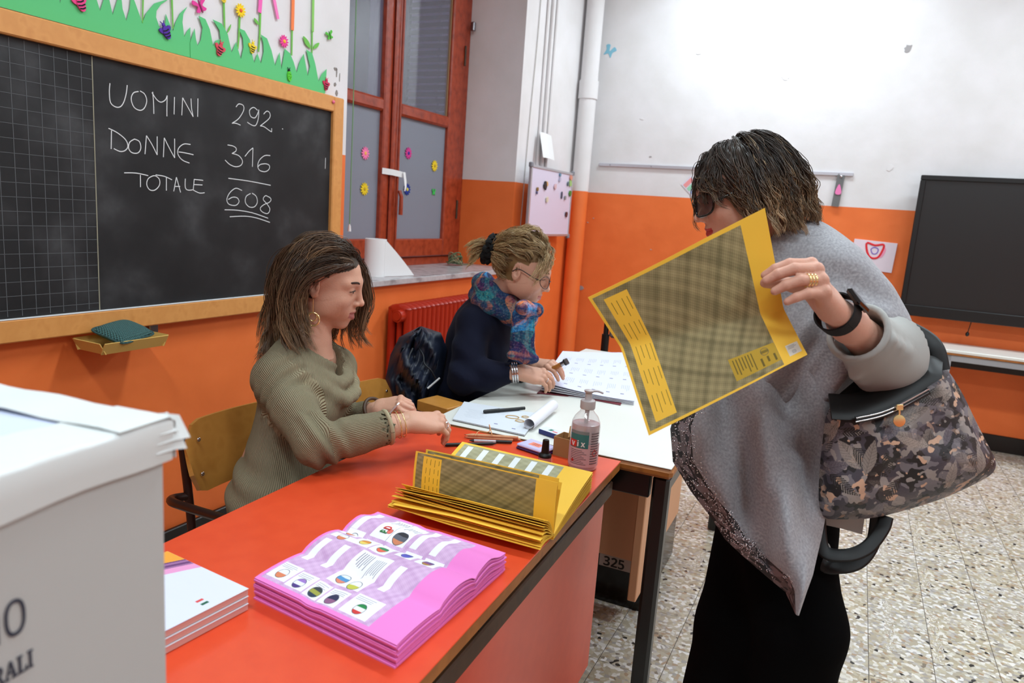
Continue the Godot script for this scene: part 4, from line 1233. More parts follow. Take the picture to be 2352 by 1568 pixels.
	part(bd, "support", bx_mesh(Vector3(0.05, -0.722, -0.1), Vector3(0.08, 0.0, -0.085), 0.003), M.tube_brown)
	# a desk that carries the ballot box (out of view)
	var sd := thing("small_desk", "small school desk carrying the ballot box", "desk", Transform3D(Basis(Vector3.UP, 0.12), Vector3(-0.72, 0, -0.16)))
	part(sd, "top", bx_mesh(Vector3(-0.3, 0.72, -0.24), Vector3(0.26, 0.745, 0.26), 0.004), M.laminate_white)
	for x in [-0.28, 0.24]:
		for z in [-0.22, 0.24]:
			part(sd, "leg", bx_mesh(Vector3(x - 0.015, 0, z - 0.015), Vector3(x + 0.015, 0.72, z + 0.015), 0.003), M.tube_brown)

func chair(label: String, where: Transform3D, arm: bool, seat_h := 0.45, back := [0.6, 0.8], group := "") -> Node3D:
	# local axes: +x is forward, z across
	var t := thing("school_chair", label, "chair", where, group)
	var rows := []
	for j in 9:
		var line := PackedVector3Array()
		for i in 17:
			var s := i / 8.0 - 1.0
			var v := j / 8.0
			var hw := 0.205
			var y: float = lerpf(back[0], back[1], v)
			# round the corners
			var cut := 0.0
			if absf(s) > 0.72:
				cut = 1.0 - sqrt(maxf(0.0, 1.0 - pow((absf(s) - 0.72) / 0.28, 2.0)))
			y = lerpf(y, (back[0] + back[1]) * 0.5, cut * 0.62)
			line.append(Vector3(-0.215 - 0.03 * v + 0.03 * s * s, y, s * hw))
		rows.append(line)
	var b := MB.new()
	b.sheet(rows, 0.011)
	part(t, "backrest", b.done(), M.wood_ply)
	for s in [-1.0, 1.0]:
		for v in [0.28, 0.75]:
			var q := MB.new()
			q.ball(Vector3(-0.18 - 0.03 * v, lerpf(back[0], back[1], v), s * 0.17), Vector3(0.003, 0.006, 0.006), 8, 6)
			part(t, "rivet", q.done(), M.chrome)
	rows = []
	for j in 9:
		var line := PackedVector3Array()
		for i in 9:
			var x := j / 4.0 - 1.0
			var z := i / 4.0 - 1.0
			line.append(Vector3(0.01 + x * 0.195, seat_h - 0.012 * (1.0 - x * x) + 0.008 * z * z - (0.015 if j == 8 else 0.0), z * 0.2))
		rows.append(line)
	b = MB.new()
	b.sheet(rows, 0.012)
	part(t, "seat", b.done(), M.wood_ply)
	for s in [-1.0, 1.0]:
		b = MB.new()
		b.tube(spline([Vector3(-0.25, back[1] - 0.03, s * 0.188), Vector3(-0.222, back[0], s * 0.188), Vector3(-0.205, seat_h + 0.02, s * 0.188), Vector3(-0.215, seat_h - 0.1, s * 0.188), Vector3(-0.245, 0.006, s * 0.195)], 5), 0.0115, 10)
		part(t, "back_post", b.done(), M.tube_brown)
		b = MB.new()
		b.tube(spline([Vector3(-0.2, seat_h - 0.02, s * 0.18), Vector3(0.12, seat_h - 0.02, s * 0.18), Vector3(0.19, seat_h - 0.045, s * 0.182), Vector3(0.2, seat_h - 0.12, s * 0.184), Vector3(0.215, 0.006, s * 0.19)], 5), 0.0115, 10)
		part(t, "leg", b.done(), M.tube_brown)
		if arm:
			b = MB.new()
			b.tube(spline([Vector3(-0.222, 0.615, s * 0.19), Vector3(-0.23, 0.618, s * 0.225), Vector3(-0.2, 0.625, s * 0.25), Vector3(-0.12, 0.63, s * 0.255), Vector3(0.1, 0.638, s * 0.25), Vector3(0.16, 0.62, s * 0.245), Vector3(0.18, 0.52, s * 0.22), Vector3(0.175, seat_h - 0.03, s * 0.185)], 5), 0.0115, 10)
			part(t, "armrest", b.done(), M.tube_brown)
	b = MB.new()
	b.tube(PackedVector3Array([Vector3(0.2, 0.16, -0.185), Vector3(0.2, 0.16, 0.185)]), 0.009, 8)
	part(t, "stretcher", b.done(), M.tube_brown)
	return t

func chairs() -> void:
	chair("wooden school chair with brown tube arms under the woman in the olive sweater", Transform3D(Basis(Vector3.UP, -0.06), Vector3(-1.245, 0, -1.425)), true, 0.45, [0.625, 0.815], "wooden school chairs")
	chair("empty wooden school chair between the two seated women", Transform3D(Basis(Vector3.UP, -0.02), Vector3(-1.225, 0, -1.868)), false, 0.44, [0.61, 0.795], "wooden school chairs")
	chair("wooden school chair under the woman in navy, with a jacket over its back", Transform3D(Basis(Vector3.UP, 0.05), Vector3(-1.22, 0, -2.36)), false, 0.45, [0.62, 0.82], "wooden school chairs")
	# dark chair behind the far end of the white desk
	var t := thing("office_chair", "black metal chair with grey backrest behind the far end of the white desk", "chair", Transform3D(Basis(), Vector3(-1.0, 0, -3.72)))
	for s in [0.0, 0.36]:
		var b := MB.new()
		b.tube(PackedVector3Array([Vector3(-0.14 + s, 0.0, 0.12), Vector3(-0.14 + s, 0.86, 0.12)]), 0.014, 8)
		b.tube(PackedVector3Array([Vector3(-0.14 + s, 0.7, 0.12), Vector3(-0.14 + s, 0.8, 0.12)]), 0.021, 8)
		part(t, "post", b.done(), M.black)
		b = MB.new()
		b.tube(PackedVector3Array([Vector3(-0.14 + s, 0.0, -0.26), Vector3(-0.14 + s, 0.44, -0.26)]), 0.014, 8)
		part(t, "leg", b.done(), M.black)
	part(t, "backrest", bx_mesh(Vector3(-0.12, 0.785, 0.105), Vector3(0.2, 0.98, 0.135), 0.012), paint(Color(0.42, 0.36, 0.36), 0.8))
	part(t, "seat", bx_mesh(Vector3(-0.15, 0.43, -0.29), Vector3(0.24, 0.47, 0.13), 0.012), paint(Color(0.42, 0.36, 0.36), 0.8))
	# navy jacket over the back of the chair
	var j := thing("navy_jacket", "dark navy nylon jacket hung over the back of a chair", "jacket")
	var top := at(958, 752, 2.72)
	var rows := []
	var nz := FastNoiseLite.new()
	nz.seed = 9
	nz.frequency = 2.6
	var left := [[962, 752], [918, 775], [898, 815], [886, 872], [905, 920], [918, 960]]
	var right := [[968, 750], [1012, 765], [1026, 800], [1015, 870], [1000, 905], [985, 960]]
	var deep := [2.70, 2.64, 2.62, 2.60, 2.60, 2.60]
	for side in [0, 1]:
		for k0 in 16:
			var k: float = k0 / 15.0 * 5.0
			if side == 0:
				k = 5.0 - k
			elif k0 == 0:
				continue
			var i := mini(int(k), 4)
			var f := k - i
			var a: Vector2 = Vector2(left[i][0], left[i][1]).lerp(Vector2(left[i + 1][0], left[i + 1][1]), f)
			var b: Vector2 = Vector2(right[i][0], right[i][1]).lerp(Vector2(right[i + 1][0], right[i + 1][1]), f)
			var d: float = lerpf(deep[i], deep[i + 1], f) + (0.0 if side == 0 else 0.13)
			var line := PackedVector3Array()
			for n in 25:
				var s := n / 24.0
				var p := a.lerp(b, s)
				var bulge := sin(s * PI)
				var fold := nz.get_noise_3d(s * 1.4 + (0.35 * sin(k * 1.1)), k * 0.16, side * 3.0) * 0.13 + sin(s * 9.0 + k * 1.6 + nz.get_noise_2d(k * 0.3, s) * 3.0) * 0.016
				line.append(at(p.x, p.y, d - (0.11 * bulge if side == 0 else -0.06 * bulge) + fold * (0.25 + 0.75 * bulge)))
			rows.append(line)
	var b := MB.new()
	b.sheet(rows, 0.004)
	var nyl := paint(Color(0.07, 0.1, 0.17), 0.5)
	part(j, "shell", b.done(), nyl)
	b = MB.new()
	b.tube(spline([at(950, 762, 2.57), at(957, 790, 2.55), at(972, 815, 2.52), at(975, 835, 2.5), at(990, 850, 2.5), at(1000, 868, 2.51)], 5), 0.003, 6)
	part(j, "seam", b.done(), paint(Color(0.05, 0.065, 0.1), 0.5))
	b = MB.new()
	b.tube(PackedVector3Array([at(982, 892, 2.5), at(1010, 868, 2.52)]), 0.004, 6)
	part(j, "reflective_piping", b.done(), paint(Color(0.75, 0.75, 0.75), 0.4))
	b = MB.new()
	b.tube(spline([at(948, 800, 2.52), at(938, 830, 2.49), at(953, 868, 2.48), at(972, 885, 2.49)], 6), 0.0035, 6)
	part(j, "pocket_edge", b.done(), paint(Color(0.05, 0.065, 0.1), 0.5))
	var _u := top

func ballot_box() -> void:
	# local frame: corner of the lid at the origin, x to the room's right, z towards the camera
	var t := thing("ballot_box", "white cardboard ballot box with taped lid and printed letters", "ballot box", Transform3D(Basis(Vector3.UP, 0.12), Vector3(-0.507, 0.745, -0.405)))
	var hgt := 0.462
	var bw := paint(Color(0.74, 0.74, 0.73), 0.75)
	var lid := paint(Color(0.8, 0.83, 0.92), 0.7)
	var tape := paint(Color(0.85, 0.865, 0.86), 0.55)
	part(t, "carton", bx_mesh(Vector3(-0.42, 0, 0), Vector3(0, hgt - 0.006, 0.44), 0.002), bw)
	part(t, "lid", bx_mesh(Vector3(-0.424, hgt - 0.006, -0.003), Vector3(0.003, hgt, 0.443), 0.002), lid)
	var rows := []
	for j in 5:
		var line := PackedVector3Array()
		for i in 22:
			var s := i / 21.0
			var a := [Vector2(-0.055, 0.0022), Vector2(0.001, 0.0025), Vector2(0.0062, -0.002), Vector2(0.0055, -0.02), Vector2(0.0045, -0.034)]
			line.append(Vector3(a[j].x, hgt + a[j].y + 0.0015 * sin(i * 1.7) * (1 if j < 2 else 0) - (0.0015 * sin(i * 0.9 + 1.0) if j == 4 else 0.0), -0.004 + s * 0.45))
		rows.append(line)
	var b := MB.new()
	b.sheet(rows, 0.0008)
	part(t, "sealing_tape", b.done(), tape)
	rows = []
	for j in 5:
		var line := PackedVector3Array()
		for i in 22:
			var s := i / 21.0
			var a := [Vector2(0.05, 0.003), Vector2(0.0, 0.0032), Vector2(-0.007, -0.002), Vector2(-0.0065, -0.02), Vector2(-0.0065, -0.034)]
			line.append(Vector3(0.006 - s * 0.43, hgt + a[j].y + 0.001 * sin(i * 1.3), a[j].x))
		rows.append(line)
	b = MB.new()
	b.sheet(rows, 0.0008)
	part(t, "sealing_tape", b.done(), tape)
	# crumpled tape ends at the corner
	for e in [[0.0, 0.01, -0.008, 0.002], [0.004, 0.0, -0.017, -0.006], [0.006, -0.012, -0.011, -0.014]]:
		var q := MB.new()
		q.sheet([PackedVector3Array([Vector3(-0.02, hgt + 0.003, 0.01), Vector3(-0.004, hgt + 0.004, -0.004), Vector3(e[0] - 0.004, hgt + e[1] * 0.4, e[2])]), PackedVector3Array([Vector3(0.006, hgt - 0.012 + e[3], 0.014), Vector3(0.008, hgt - 0.012 + e[3], -0.004), Vector3(e[0] + 0.004, hgt - 0.014 + e[3], e[2] - 0.004)])], 0.001)
		part(t, "tape_end", q.done(), tape)
	var ink := paint(Color(0.2, 0.21, 0.27), 0.8)
	var face := Basis(Vector3.UP, PI / 2)
	var a := text(t, "INTERNO", 0.038, ink, Transform3D(face * Basis.from_scale(Vector3(0.64, 1, 1)), Vector3(0.0008, 0.354, 0.1266)), "dark printed capital letters")
	a.mesh.horizontal_alignment = HORIZONTAL_ALIGNMENT_RIGHT
	a = text(t, "ELETTORALI", 0.019, ink, Transform3D(face * Basis.from_scale(Vector3(0.62, 1, 1)), Vector3(0.0008, 0.317, 0.124)), "small printed capital letters", "Droid Serif", 700)
	a.mesh.horizontal_alignment = HORIZONTAL_ALIGNMENT_RIGHT

# ---------------------------------------------------------------- indexed mesh and distance fields
class IM:
	var v := PackedVector3Array()
	var n := PackedVector3Array()
	var c := PackedColorArray()
	var uv := PackedVector2Array()
	var i := PackedInt32Array()
	func done() -> ArrayMesh:
		var a := []
		a.resize(Mesh.ARRAY_MAX)
		a[Mesh.ARRAY_VERTEX] = v
		a[Mesh.ARRAY_NORMAL] = n
		a[Mesh.ARRAY_COLOR] = c
		if uv.size() == v.size():
			a[Mesh.ARRAY_TEX_UV] = uv
		a[Mesh.ARRAY_INDEX] = i
		var m := ArrayMesh.new()
		m.add_surface_from_arrays(Mesh.PRIMITIVE_TRIANGLES, a)
		return m

class SD:
	var o: Vector3
	var h: float
	var nx: int
	var ny: int
	var nz: int
	var band := 0.0
	var f := PackedFloat32Array()

	func _init(lo: Vector3, hi: Vector3, cell: float) -> void:
		o = lo
		h = cell
		nx = int(ceil((hi.x - lo.x) / cell)) + 1
		ny = int(ceil((hi.y - lo.y) / cell)) + 1
		nz = int(ceil((hi.z - lo.z) / cell)) + 1
		f.resize(nx * ny * nz)
		f.fill(0.2)

	func _mix(at: int, d: float, k: float, cut: bool) -> void:
		var q := f[at]
		if cut:
			d = -d
			if k > 0.0:
				var e := maxf(k - absf(q - d), 0.0) / k
				f[at] = maxf(q, d) + e * e * k * 0.25
			else:
				f[at] = maxf(q, d)
		elif k > 0.0:
			var e := maxf(k - absf(q - d), 0.0) / k
			f[at] = minf(q, d) - e * e * k * 0.25
		elif d < q:
			f[at] = d

	func cone(a: Vector3, b: Vector3, ra: float, rb: float, k := 0.0, cut := false) -> SD:
		var m := maxf(maxf(k, band), 2.5 * h)
		var wide := maxf(ra, rb) + m
		var lo := (Vector3(minf(a.x, b.x), minf(a.y, b.y), minf(a.z, b.z)) - Vector3(wide, wide, wide) - o) / h
		var hi := (Vector3(maxf(a.x, b.x), maxf(a.y, b.y), maxf(a.z, b.z)) + Vector3(wide, wide, wide) - o) / h
		var x0 := maxi(int(lo.x), 0)
		var x1 := mini(int(hi.x) + 1, nx - 1)
		var ab := b - a
		var inv := 1.0 / maxf(ab.length_squared(), 1e-9)
		var rd := rb - ra
		for z in range(maxi(int(lo.z), 0), mini(int(hi.z) + 1, nz - 1) + 1):
			for y in range(maxi(int(lo.y), 0), mini(int(hi.y) + 1, ny - 1) + 1):
				var row := (z * ny + y) * nx
				var p := Vector3(o.x + x0 * h, o.y + y * h, o.z + z * h) - a
				for x in range(x0, x1 + 1):
					var t := clampf(p.dot(ab) * inv, 0.0, 1.0)
					var d := (p - ab * t).length() - ra - rd * t
					if d < m:
						if cut:
							_mix(row + x, d, k, true)
						else:
							var q0 := f[row + x]
							if k > 0.0:
								var e0 := maxf(k - absf(q0 - d), 0.0) / k
								f[row + x] = minf(q0, d) - e0 * e0 * k * 0.25
							elif d < q0:
								f[row + x] = d
					p.x += h
		return self

	# ellipsoid; turn's columns are its axes
	func ell(c: Vector3, r: Vector3, k := 0.0, cut := false, turn := Basis()) -> SD:
		var m := maxf(maxf(k, band), 2.5 * h)
		var e := (turn.x.abs() * r.x + turn.y.abs() * r.y + turn.z.abs() * r.z) + Vector3(m, m, m)
		var lo := (c - e - o) / h
		var hi := (c + e - o) / h
		var x0 := maxi(int(lo.x), 0)
		var x1 := mini(int(hi.x) + 1, nx - 1)
		var inv := turn.inverse()
		var ir := Vector3.ONE / r
		var step := inv * Vector3(h, 0, 0)
		for z in range(maxi(int(lo.z), 0), mini(int(hi.z) + 1, nz - 1) + 1):
			for y in range(maxi(int(lo.y), 0), mini(int(hi.y) + 1, ny - 1) + 1):
				var row := (z * ny + y) * nx
				var p := inv * (Vector3(o.x + x0 * h, o.y + y * h, o.z + z * h) - c)
				for x in range(x0, x1 + 1):
					var q := p * ir
					var k0 := q.length()
					var k1 := (q * ir).length()
					var d := k0 * (k0 - 1.0) / k1 if k1 > 1e-9 else -minf(r.x, minf(r.y, r.z))
					if d < m:
						if cut:
							_mix(row + x, d, k, true)
						else:
							var q0 := f[row + x]
							if k > 0.0:
								var e0 := maxf(k - absf(q0 - d), 0.0) / k
								f[row + x] = minf(q0, d) - e0 * e0 * k * 0.25
							elif d < q0:
								f[row + x] = d
					p += step
		return self

	func chain(p: Array, r: Array, k := 0.0) -> SD:
		for j in p.size() - 1:
			cone(p[j], p[j + 1], r[j], r[j + 1], k)
		return self

	# surface nets
	func net(out: IM, where := Transform3D(), color = null, plain := Color.WHITE) -> void:
		var ids := PackedInt32Array()
		ids.resize(f.size())
		ids.fill(-1)
		var flip := where.basis.determinant() < 0.0
		var sx := 1
		var sy := nx
		var sz := nx * ny
		var near := [0, sx, sy, sx + sy, sz, sx + sz, sy + sz, sx + sy + sz]
		var edges := [[0, 1], [2, 3], [4, 5], [6, 7], [0, 2], [1, 3], [4, 6], [5, 7], [0, 4], [1, 5], [2, 6], [3, 7]]
		var val := PackedFloat32Array()
		val.resize(8)
		for z in range(1, nz - 1):
			for y in range(1, ny - 1):
				var row := z * sz + y * sy
				for x in range(1, nx - 1):
					var at := row + x
					var a := f[at] < 0.0
					for ax in 3:
						var st: int = sx if ax == 0 else (sy if ax == 1 else sz)
						if (f[at + st] < 0.0) == a:
							continue
						var s1: int = sy if ax == 0 else (sz if ax == 1 else sx)
						var s2: int = sz if ax == 0 else (sx if ax == 1 else sy)
						var q := [at, at - s1, at - s1 - s2, at - s2]
						for cell in q:
							if ids[cell] >= 0:
								continue
							for k in 8:
								val[k] = f[cell + near[k]]
							var sum := Vector3.ZERO
							var cnt := 0
							for e in edges:
								var va := val[e[0]]
								var vb := val[e[1]]
								if (va < 0.0) != (vb < 0.0):
									var t := va / (va - vb)
									var pa := Vector3(e[0] & 1, (e[0] >> 1) & 1, e[0] >> 2)
									var pb := Vector3(e[1] & 1, (e[1] >> 1) & 1, e[1] >> 2)
									sum += pa.lerp(pb, t)
									cnt += 1
							var cz: int = cell / sz
							var cy: int = (cell - cz * sz) / sy
							var cx: int = cell - cz * sz - cy * sy
							var lp := sum / cnt
							var p := o + (Vector3(cx, cy, cz) + lp) * h
							var gx := lerpf(lerpf(val[1] - val[0], val[3] - val[2], lp.y), lerpf(val[5] - val[4], val[7] - val[6], lp.y), lp.z)
							var gy := lerpf(lerpf(val[2] - val[0], val[3] - val[1], lp.x), lerpf(val[6] - val[4], val[7] - val[5], lp.x), lp.z)
							var gz := lerpf(lerpf(val[4] - val[0], val[5] - val[1], lp.x), lerpf(val[6] - val[2], val[7] - val[3], lp.x), lp.y)
							ids[cell] = out.v.size()
							out.v.append(where * p)
							out.n.append((where.basis * Vector3(gx, gy, gz)).normalized())
							out.c.append(color.call(p) if color != null else plain)
						var w: Array = [ids[q[0]], ids[q[1]], ids[q[2]], ids[q[3]]]
						if a != flip:
							out.i.append_array([w[0], w[2], w[1], w[0], w[3], w[2]])
						else:
							out.i.append_array([w[0], w[1], w[2], w[0], w[2], w[3]])

# pushes vertices along their normals by by.call(point, normal) and rebuilds the normals
func displace(im: IM, by) -> void:
	for k in im.v.size():
		im.v[k] += im.n[k] * by.call(im.v[k], im.n[k])
	var acc := PackedVector3Array()
	acc.resize(im.v.size())
	for k in range(0, im.i.size(), 3):
		var a := im.i[k]
		var b := im.i[k + 1]
		var c := im.i[k + 2]
		var g := (im.v[c] - im.v[a]).cross(im.v[b] - im.v[a])
		acc[a] += g
		acc[b] += g
		acc[c] += g
	for k in im.v.size():
		var g := acc[k].normalized()
		im.n[k] = g if g.dot(im.n[k]) > 0.0 else -g

func lin(r: float, g: float, b: float) -> Color:
	return Color(r, g, b).srgb_to_linear()

# body axes from where it faces: x is the person's left, y up, z forward
func facing(fwd: Vector3, up := Vector3.UP) -> Basis:
	var z := fwd.normalized()
	var x := up.cross(z).normalized()
	return Basis(x, z.cross(x), z)

const SKIN := Color(0.66, 0.36, 0.25)

# ---------------------------------------------------------------- head
# o: scale, open (mouth), lid (how far the lids are down, 0 to 1), lips, skin, scalp, neck (array of [point, radius] in world space)
func head(out: IM, hw: Transform3D, o: Dictionary) -> void:
	var s := SD.new(Vector3(-0.09, -0.2, -0.135), Vector3(0.09, 0.135, 0.13), 0.0032)
	s.band = 0.026
	s.ell(Vector3(0, 0.038, -0.018), Vector3(0.072, 0.082, 0.091))
	s.ell(Vector3(0, 0.002, 0.028), Vector3(0.06, 0.083, 0.062), 0.03)
	s.cone(Vector3(0, -0.035, 0.015), Vector3(0, -0.083, 0.052), 0.05, 0.026, 0.03)
	s.ell(Vector3(0, -0.097, 0.066), Vector3(0.017, 0.014, 0.015), 0.022)
	for m in [-1.0, 1.0]:
		s.ell(Vector3(0.045 * m, -0.05, 0.005), Vector3(0.014, 0.03, 0.03), 0.03)
		s.ell(Vector3(0.037 * m, -0.024, 0.06), Vector3(0.022, 0.02, 0.02), 0.022)
		s.ell(Vector3(0.036 * m, -0.048, 0.034), Vector3(0.02, 0.03, 0.03), 0.03)
		s.cone(Vector3(0.012 * m, 0.027, 0.08), Vector3(0.044 * m, 0.025, 0.063), 0.009, 0.009, 0.018)
		s.ell(Vector3(0.031 * m, 0.007, 0.094), Vector3(0.018, 0.0115, 0.016), 0.012, true)
	# nose
	s.cone(Vector3(0, 0.02, 0.083), Vector3(0, -0.022, 0.1015), 0.0072, 0.0082, 0.012)
	s.ell(Vector3(0, -0.0265, 0.1045), Vector3(0.0092, 0.0082, 0.0092), 0.008)
	for m in [-1.0, 1.0]:
		s.ell(Vector3(0.0105 * m, -0.0305, 0.094), Vector3(0.0062, 0.0062, 0.0085), 0.006)
	# mouth
	s.ell(Vector3(0, -0.06, 0.072), Vector3(0.029, 0.024, 0.021), 0.02)
	var gap: float = o.get("open", 0.0)
	for m in [-1.0, 1.0]:
		s.cone(Vector3(0.021 * m, -0.0585, 0.081), Vector3(0.004 * m, -0.0535, 0.0915), 0.0028, 0.0045, 0.005)
		s.cone(Vector3(0.019 * m, -0.0615 - gap * 0.3, 0.082), Vector3(0, -0.0665 - gap, 0.0905), 0.003, 0.0055, 0.005)
		s.cone(Vector3(0.0225 * m, -0.0595, 0.0845), Vector3(0, -0.0592 - gap * 0.5, 0.097), 0.0012, 0.0016 + gap * 0.45, 0.003, true)
	for m in [-1.0, 1.0]:
		s.cone(Vector3(0.0058 * m, -0.0365, 0.0975), Vector3(0.006 * m, -0.032, 0.096), 0.0026, 0.002, 0.002, true)
		# eyelids, cut open along the gaze
		s.ell(Vector3(0.031 * m, 0.006, 0.0715), Vector3(0.0142, 0.0135, 0.0138), 0.004)
		var lid: float = o.get("lid", 0.3)
		var y0 := 0.0065 - lid * 0.0065
		s.cone(Vector3(0.0205 * m, y0 - 0.001, 0.081), Vector3(0.031 * m, y0 + 0.0005, 0.0845), 0.0012, lerpf(0.0046, 0.0018, lid), 0.0015, true)
		s.cone(Vector3(0.0425 * m, y0, 0.0745), Vector3(0.031 * m, y0 + 0.0005, 0.0845), 0.001, lerpf(0.0046, 0.0018, lid), 0.0015, true)
		# ears
		var eb := Basis(Vector3(0, 1, 0), 0.35 * m) * Basis(Vector3(1, 0, 0), -0.2)
		s.ell(Vector3(0.0735 * m, 0.0, -0.014), Vector3(0.0065, 0.031, 0.0185), 0.005, false, eb)
		s.ell(Vector3(0.0795 * m, 0.004, -0.011), Vector3(0.0055, 0.02, 0.0115), 0.004, true, eb)
		s.ell(Vector3(0.0765 * m, -0.002, -0.004), Vector3(0.004, 0.007, 0.004), 0.003)
		s.ell(Vector3(0.0715 * m, -0.026, -0.008), Vector3(0.006, 0.008, 0.007), 0.005)
	var inv := hw.affine_inverse()
	var prev := Vector3(0, -0.04, -0.02)
	var pr := 0.046
	for e in o.neck:
		var q: Vector3 = inv * e[0]
		var r: float = e[1] / hw.basis.x.length()
		s.cone(prev, q, pr, r, 0.022)
		prev = q
		pr = r
	var skin: Color = o.get("skin", SKIN)
	var lips: Color = o.get("lips", Color(0.5, 0.16, 0.14))
	var scalp: Color = o.get("scalp", Color(0.05, 0.03, 0.02))
	var line: float = o.get("hairline", 0.0)
	var tint := func(p: Vector3) -> Color:
		if p.z > 0.078 and absf(p.x) < 0.024 and p.y < -0.0515 - absf(p.x) * 0.12 and p.y > -0.073 - gap + absf(p.x) * 0.3:
			if p.z < 0.0845 and gap > 0.002 and absf(p.x) < 0.014:
				return Color(0.12, 0.03, 0.03)
			return lips
		if hair_root(p, line):
			return scalp
		return skin
	s.net(out, hw, tint)

func hair_root(p: Vector3, shift := 0.0) -> bool:
	if absf(p.x) > 0.0735:
		return false
	if p.z > 0.02:
		return p.y > 0.058 + 0.25 * (p.z - 0.02) - 0.3 * absf(p.x) + 0.006 + shift
	if p.z > -0.012:
		return p.y > 0.03 + shift
	return p.y > -0.06 + (p.z + 0.1) * 0.25

func eyes(parent: Node, hw: Transform3D, iris: Color, look := Vector3(0, -0.35, 1)) -> void:
	for m in [-1.0, 1.0]:
		var g := look.normalized()
		var c := Vector3(0.031 * m, 0.006, 0.0712)
		var b := MB.new()
		b.ball(c, Vector3.ONE * 0.0122, 18, 12)
		var e := part(parent, "eyeball", b.done(), paint(Color(0.86, 0.84, 0.82), 0.15), "", hw)
		var x := g.cross(Vector3.UP).normalized()
		var fr := Transform3D(Basis(x, g, x.cross(g)), c)
		b = MB.new()
		b.lathe([Vector2(0.0, 0.0126), Vector2(0.0025, 0.01235), Vector2(0.0055, 0.0112)], 16, fr)
		var i := part(e, "iris", b.done(), paint(iris, 0.1))
		b = MB.new()
		b.lathe([Vector2(0.0, 0.0129), Vector2(0.0024, 0.01262)], 12, fr)
		part(e, "pupil", b.done(), M.black_gloss)
		var _i := i

# strips of hair or lashes laid along a curve on the face (head space)
func brow(parent: Node, hw: Transform3D, called: String, pts: Array, r: float, m: Material, flat := 0.6) -> void:
	for s in [-1.0, 1.0]:
		var p := []
		for e in pts:
			p.append(Vector3(e.x * s, e.y, e.z))
		var line := spline(p, 5)
		var rad := []
		for i in line.size():
			rad.append(r * (0.35 + 0.65 * sin(PI * (0.12 + 0.83 * i / (line.size() - 1.0)))))
		var b := MB.new()
		b.tube(line, rad, 6, true, flat, Vector3(0, 0, 1))
		part(parent, called, b.done(), m, "", hw)

# ---------------------------------------------------------------- hair
func strand(out: IM, pts: PackedVector3Array, r: float, c0: Color, c1: Color, turn := 0.45) -> void:
	var k := pts.size()
	var base := out.v.size()
	var side := Vector3(0.3, 0.5, 0.8)
	for i in k:
		var t := (pts[mini(i + 1, k - 1)] - pts[maxi(i - 1, 0)]).normalized()
		var x := (side - t * side.dot(t)).normalized()
		side = x
		var y := t.cross(x)
		var u := float(i) / (k - 1)
		var rr := r * (0.55 + 0.45 * minf(1.0, u * 4.0)) * (1.0 - 0.75 * maxf(0.0, u - 0.72) / 0.28)
		var col := c0.lerp(c1, smoothstep(turn - 0.3, turn + 0.3, u))
		for s in 3:
			var d := x * cos(TAU * s / 3.0) + y * sin(TAU * s / 3.0)
			out.v.append(pts[i] + d * rr)
			out.n.append(d)
			out.c.append(col)
	for i in k - 1:
		for s in 3:
			var a := base + i * 3 + s
			var b := base + i * 3 + (s + 1) % 3
			out.i.append_array([a, a + 3, b + 3, a, b + 3, b])

# a lock: a bundle of fine strands round a guide, drawn together towards the tip
func lock(out: IM, guide: PackedVector3Array, n: int, wide: float, r0: float, c0: Color, c1: Color, turn: float, r: RandomNumberGenerator, frizz := 0.0) -> void:
	var k := guide.size()
	for j in n:
		var off := Vector3(r.randfn(), r.randfn(), r.randfn()) * wide
		var tone := r.randf_range(0.72, 1.25)
		var cut := k if r.randf() < 0.6 else r.randi_range(k * 3 / 4, k)
		var ph := r.randf_range(0, TAU)
		var amp := frizz * r.randf_range(0.3, 1.5)
		var pts := PackedVector3Array()
		for i in cut:
			var u := float(i) / (k - 1)
			pts.append(guide[i] + off * (0.45 + 0.75 * sin(PI * minf(u * 1.25, 0.95))) + Vector3(sin(u * 23.0 + ph), cos(u * 19.0 + ph) * 0.5, sin(u * 27.0 + ph * 2.0)) * amp * smoothstep(0.05, 0.5, u))
		strand(out, pts, r0 * r.randf_range(0.7, 1.3), c0 * tone, c1 * tone, turn)

# marches one strand through a field of directions, pushed out of ellipsoids [centre, radii]
func march(root: Vector3, dir: Vector3, n: int, ds: float, steer: Callable, solid: Array) -> PackedVector3Array:
	var p := root
	var d := dir.normalized()
	var o := PackedVector3Array([p])
	for i in n:
		var t := float(i) / n
		d = (d + steer.call(p, d, t)).normalized()
		p += d * ds
		for e in solid:
			var q: Vector3 = (p - e[0]) / e[1]
			var l := q.length()
			if l < 1.0 and l > 0.01:
				p = e[0] + q / l * e[1]
		d = (p - o[o.size() - 1]).normalized()
		o.append(p)
	return o

func to_world(p: PackedVector3Array, w: Transform3D) -> PackedVector3Array:
	return w * p

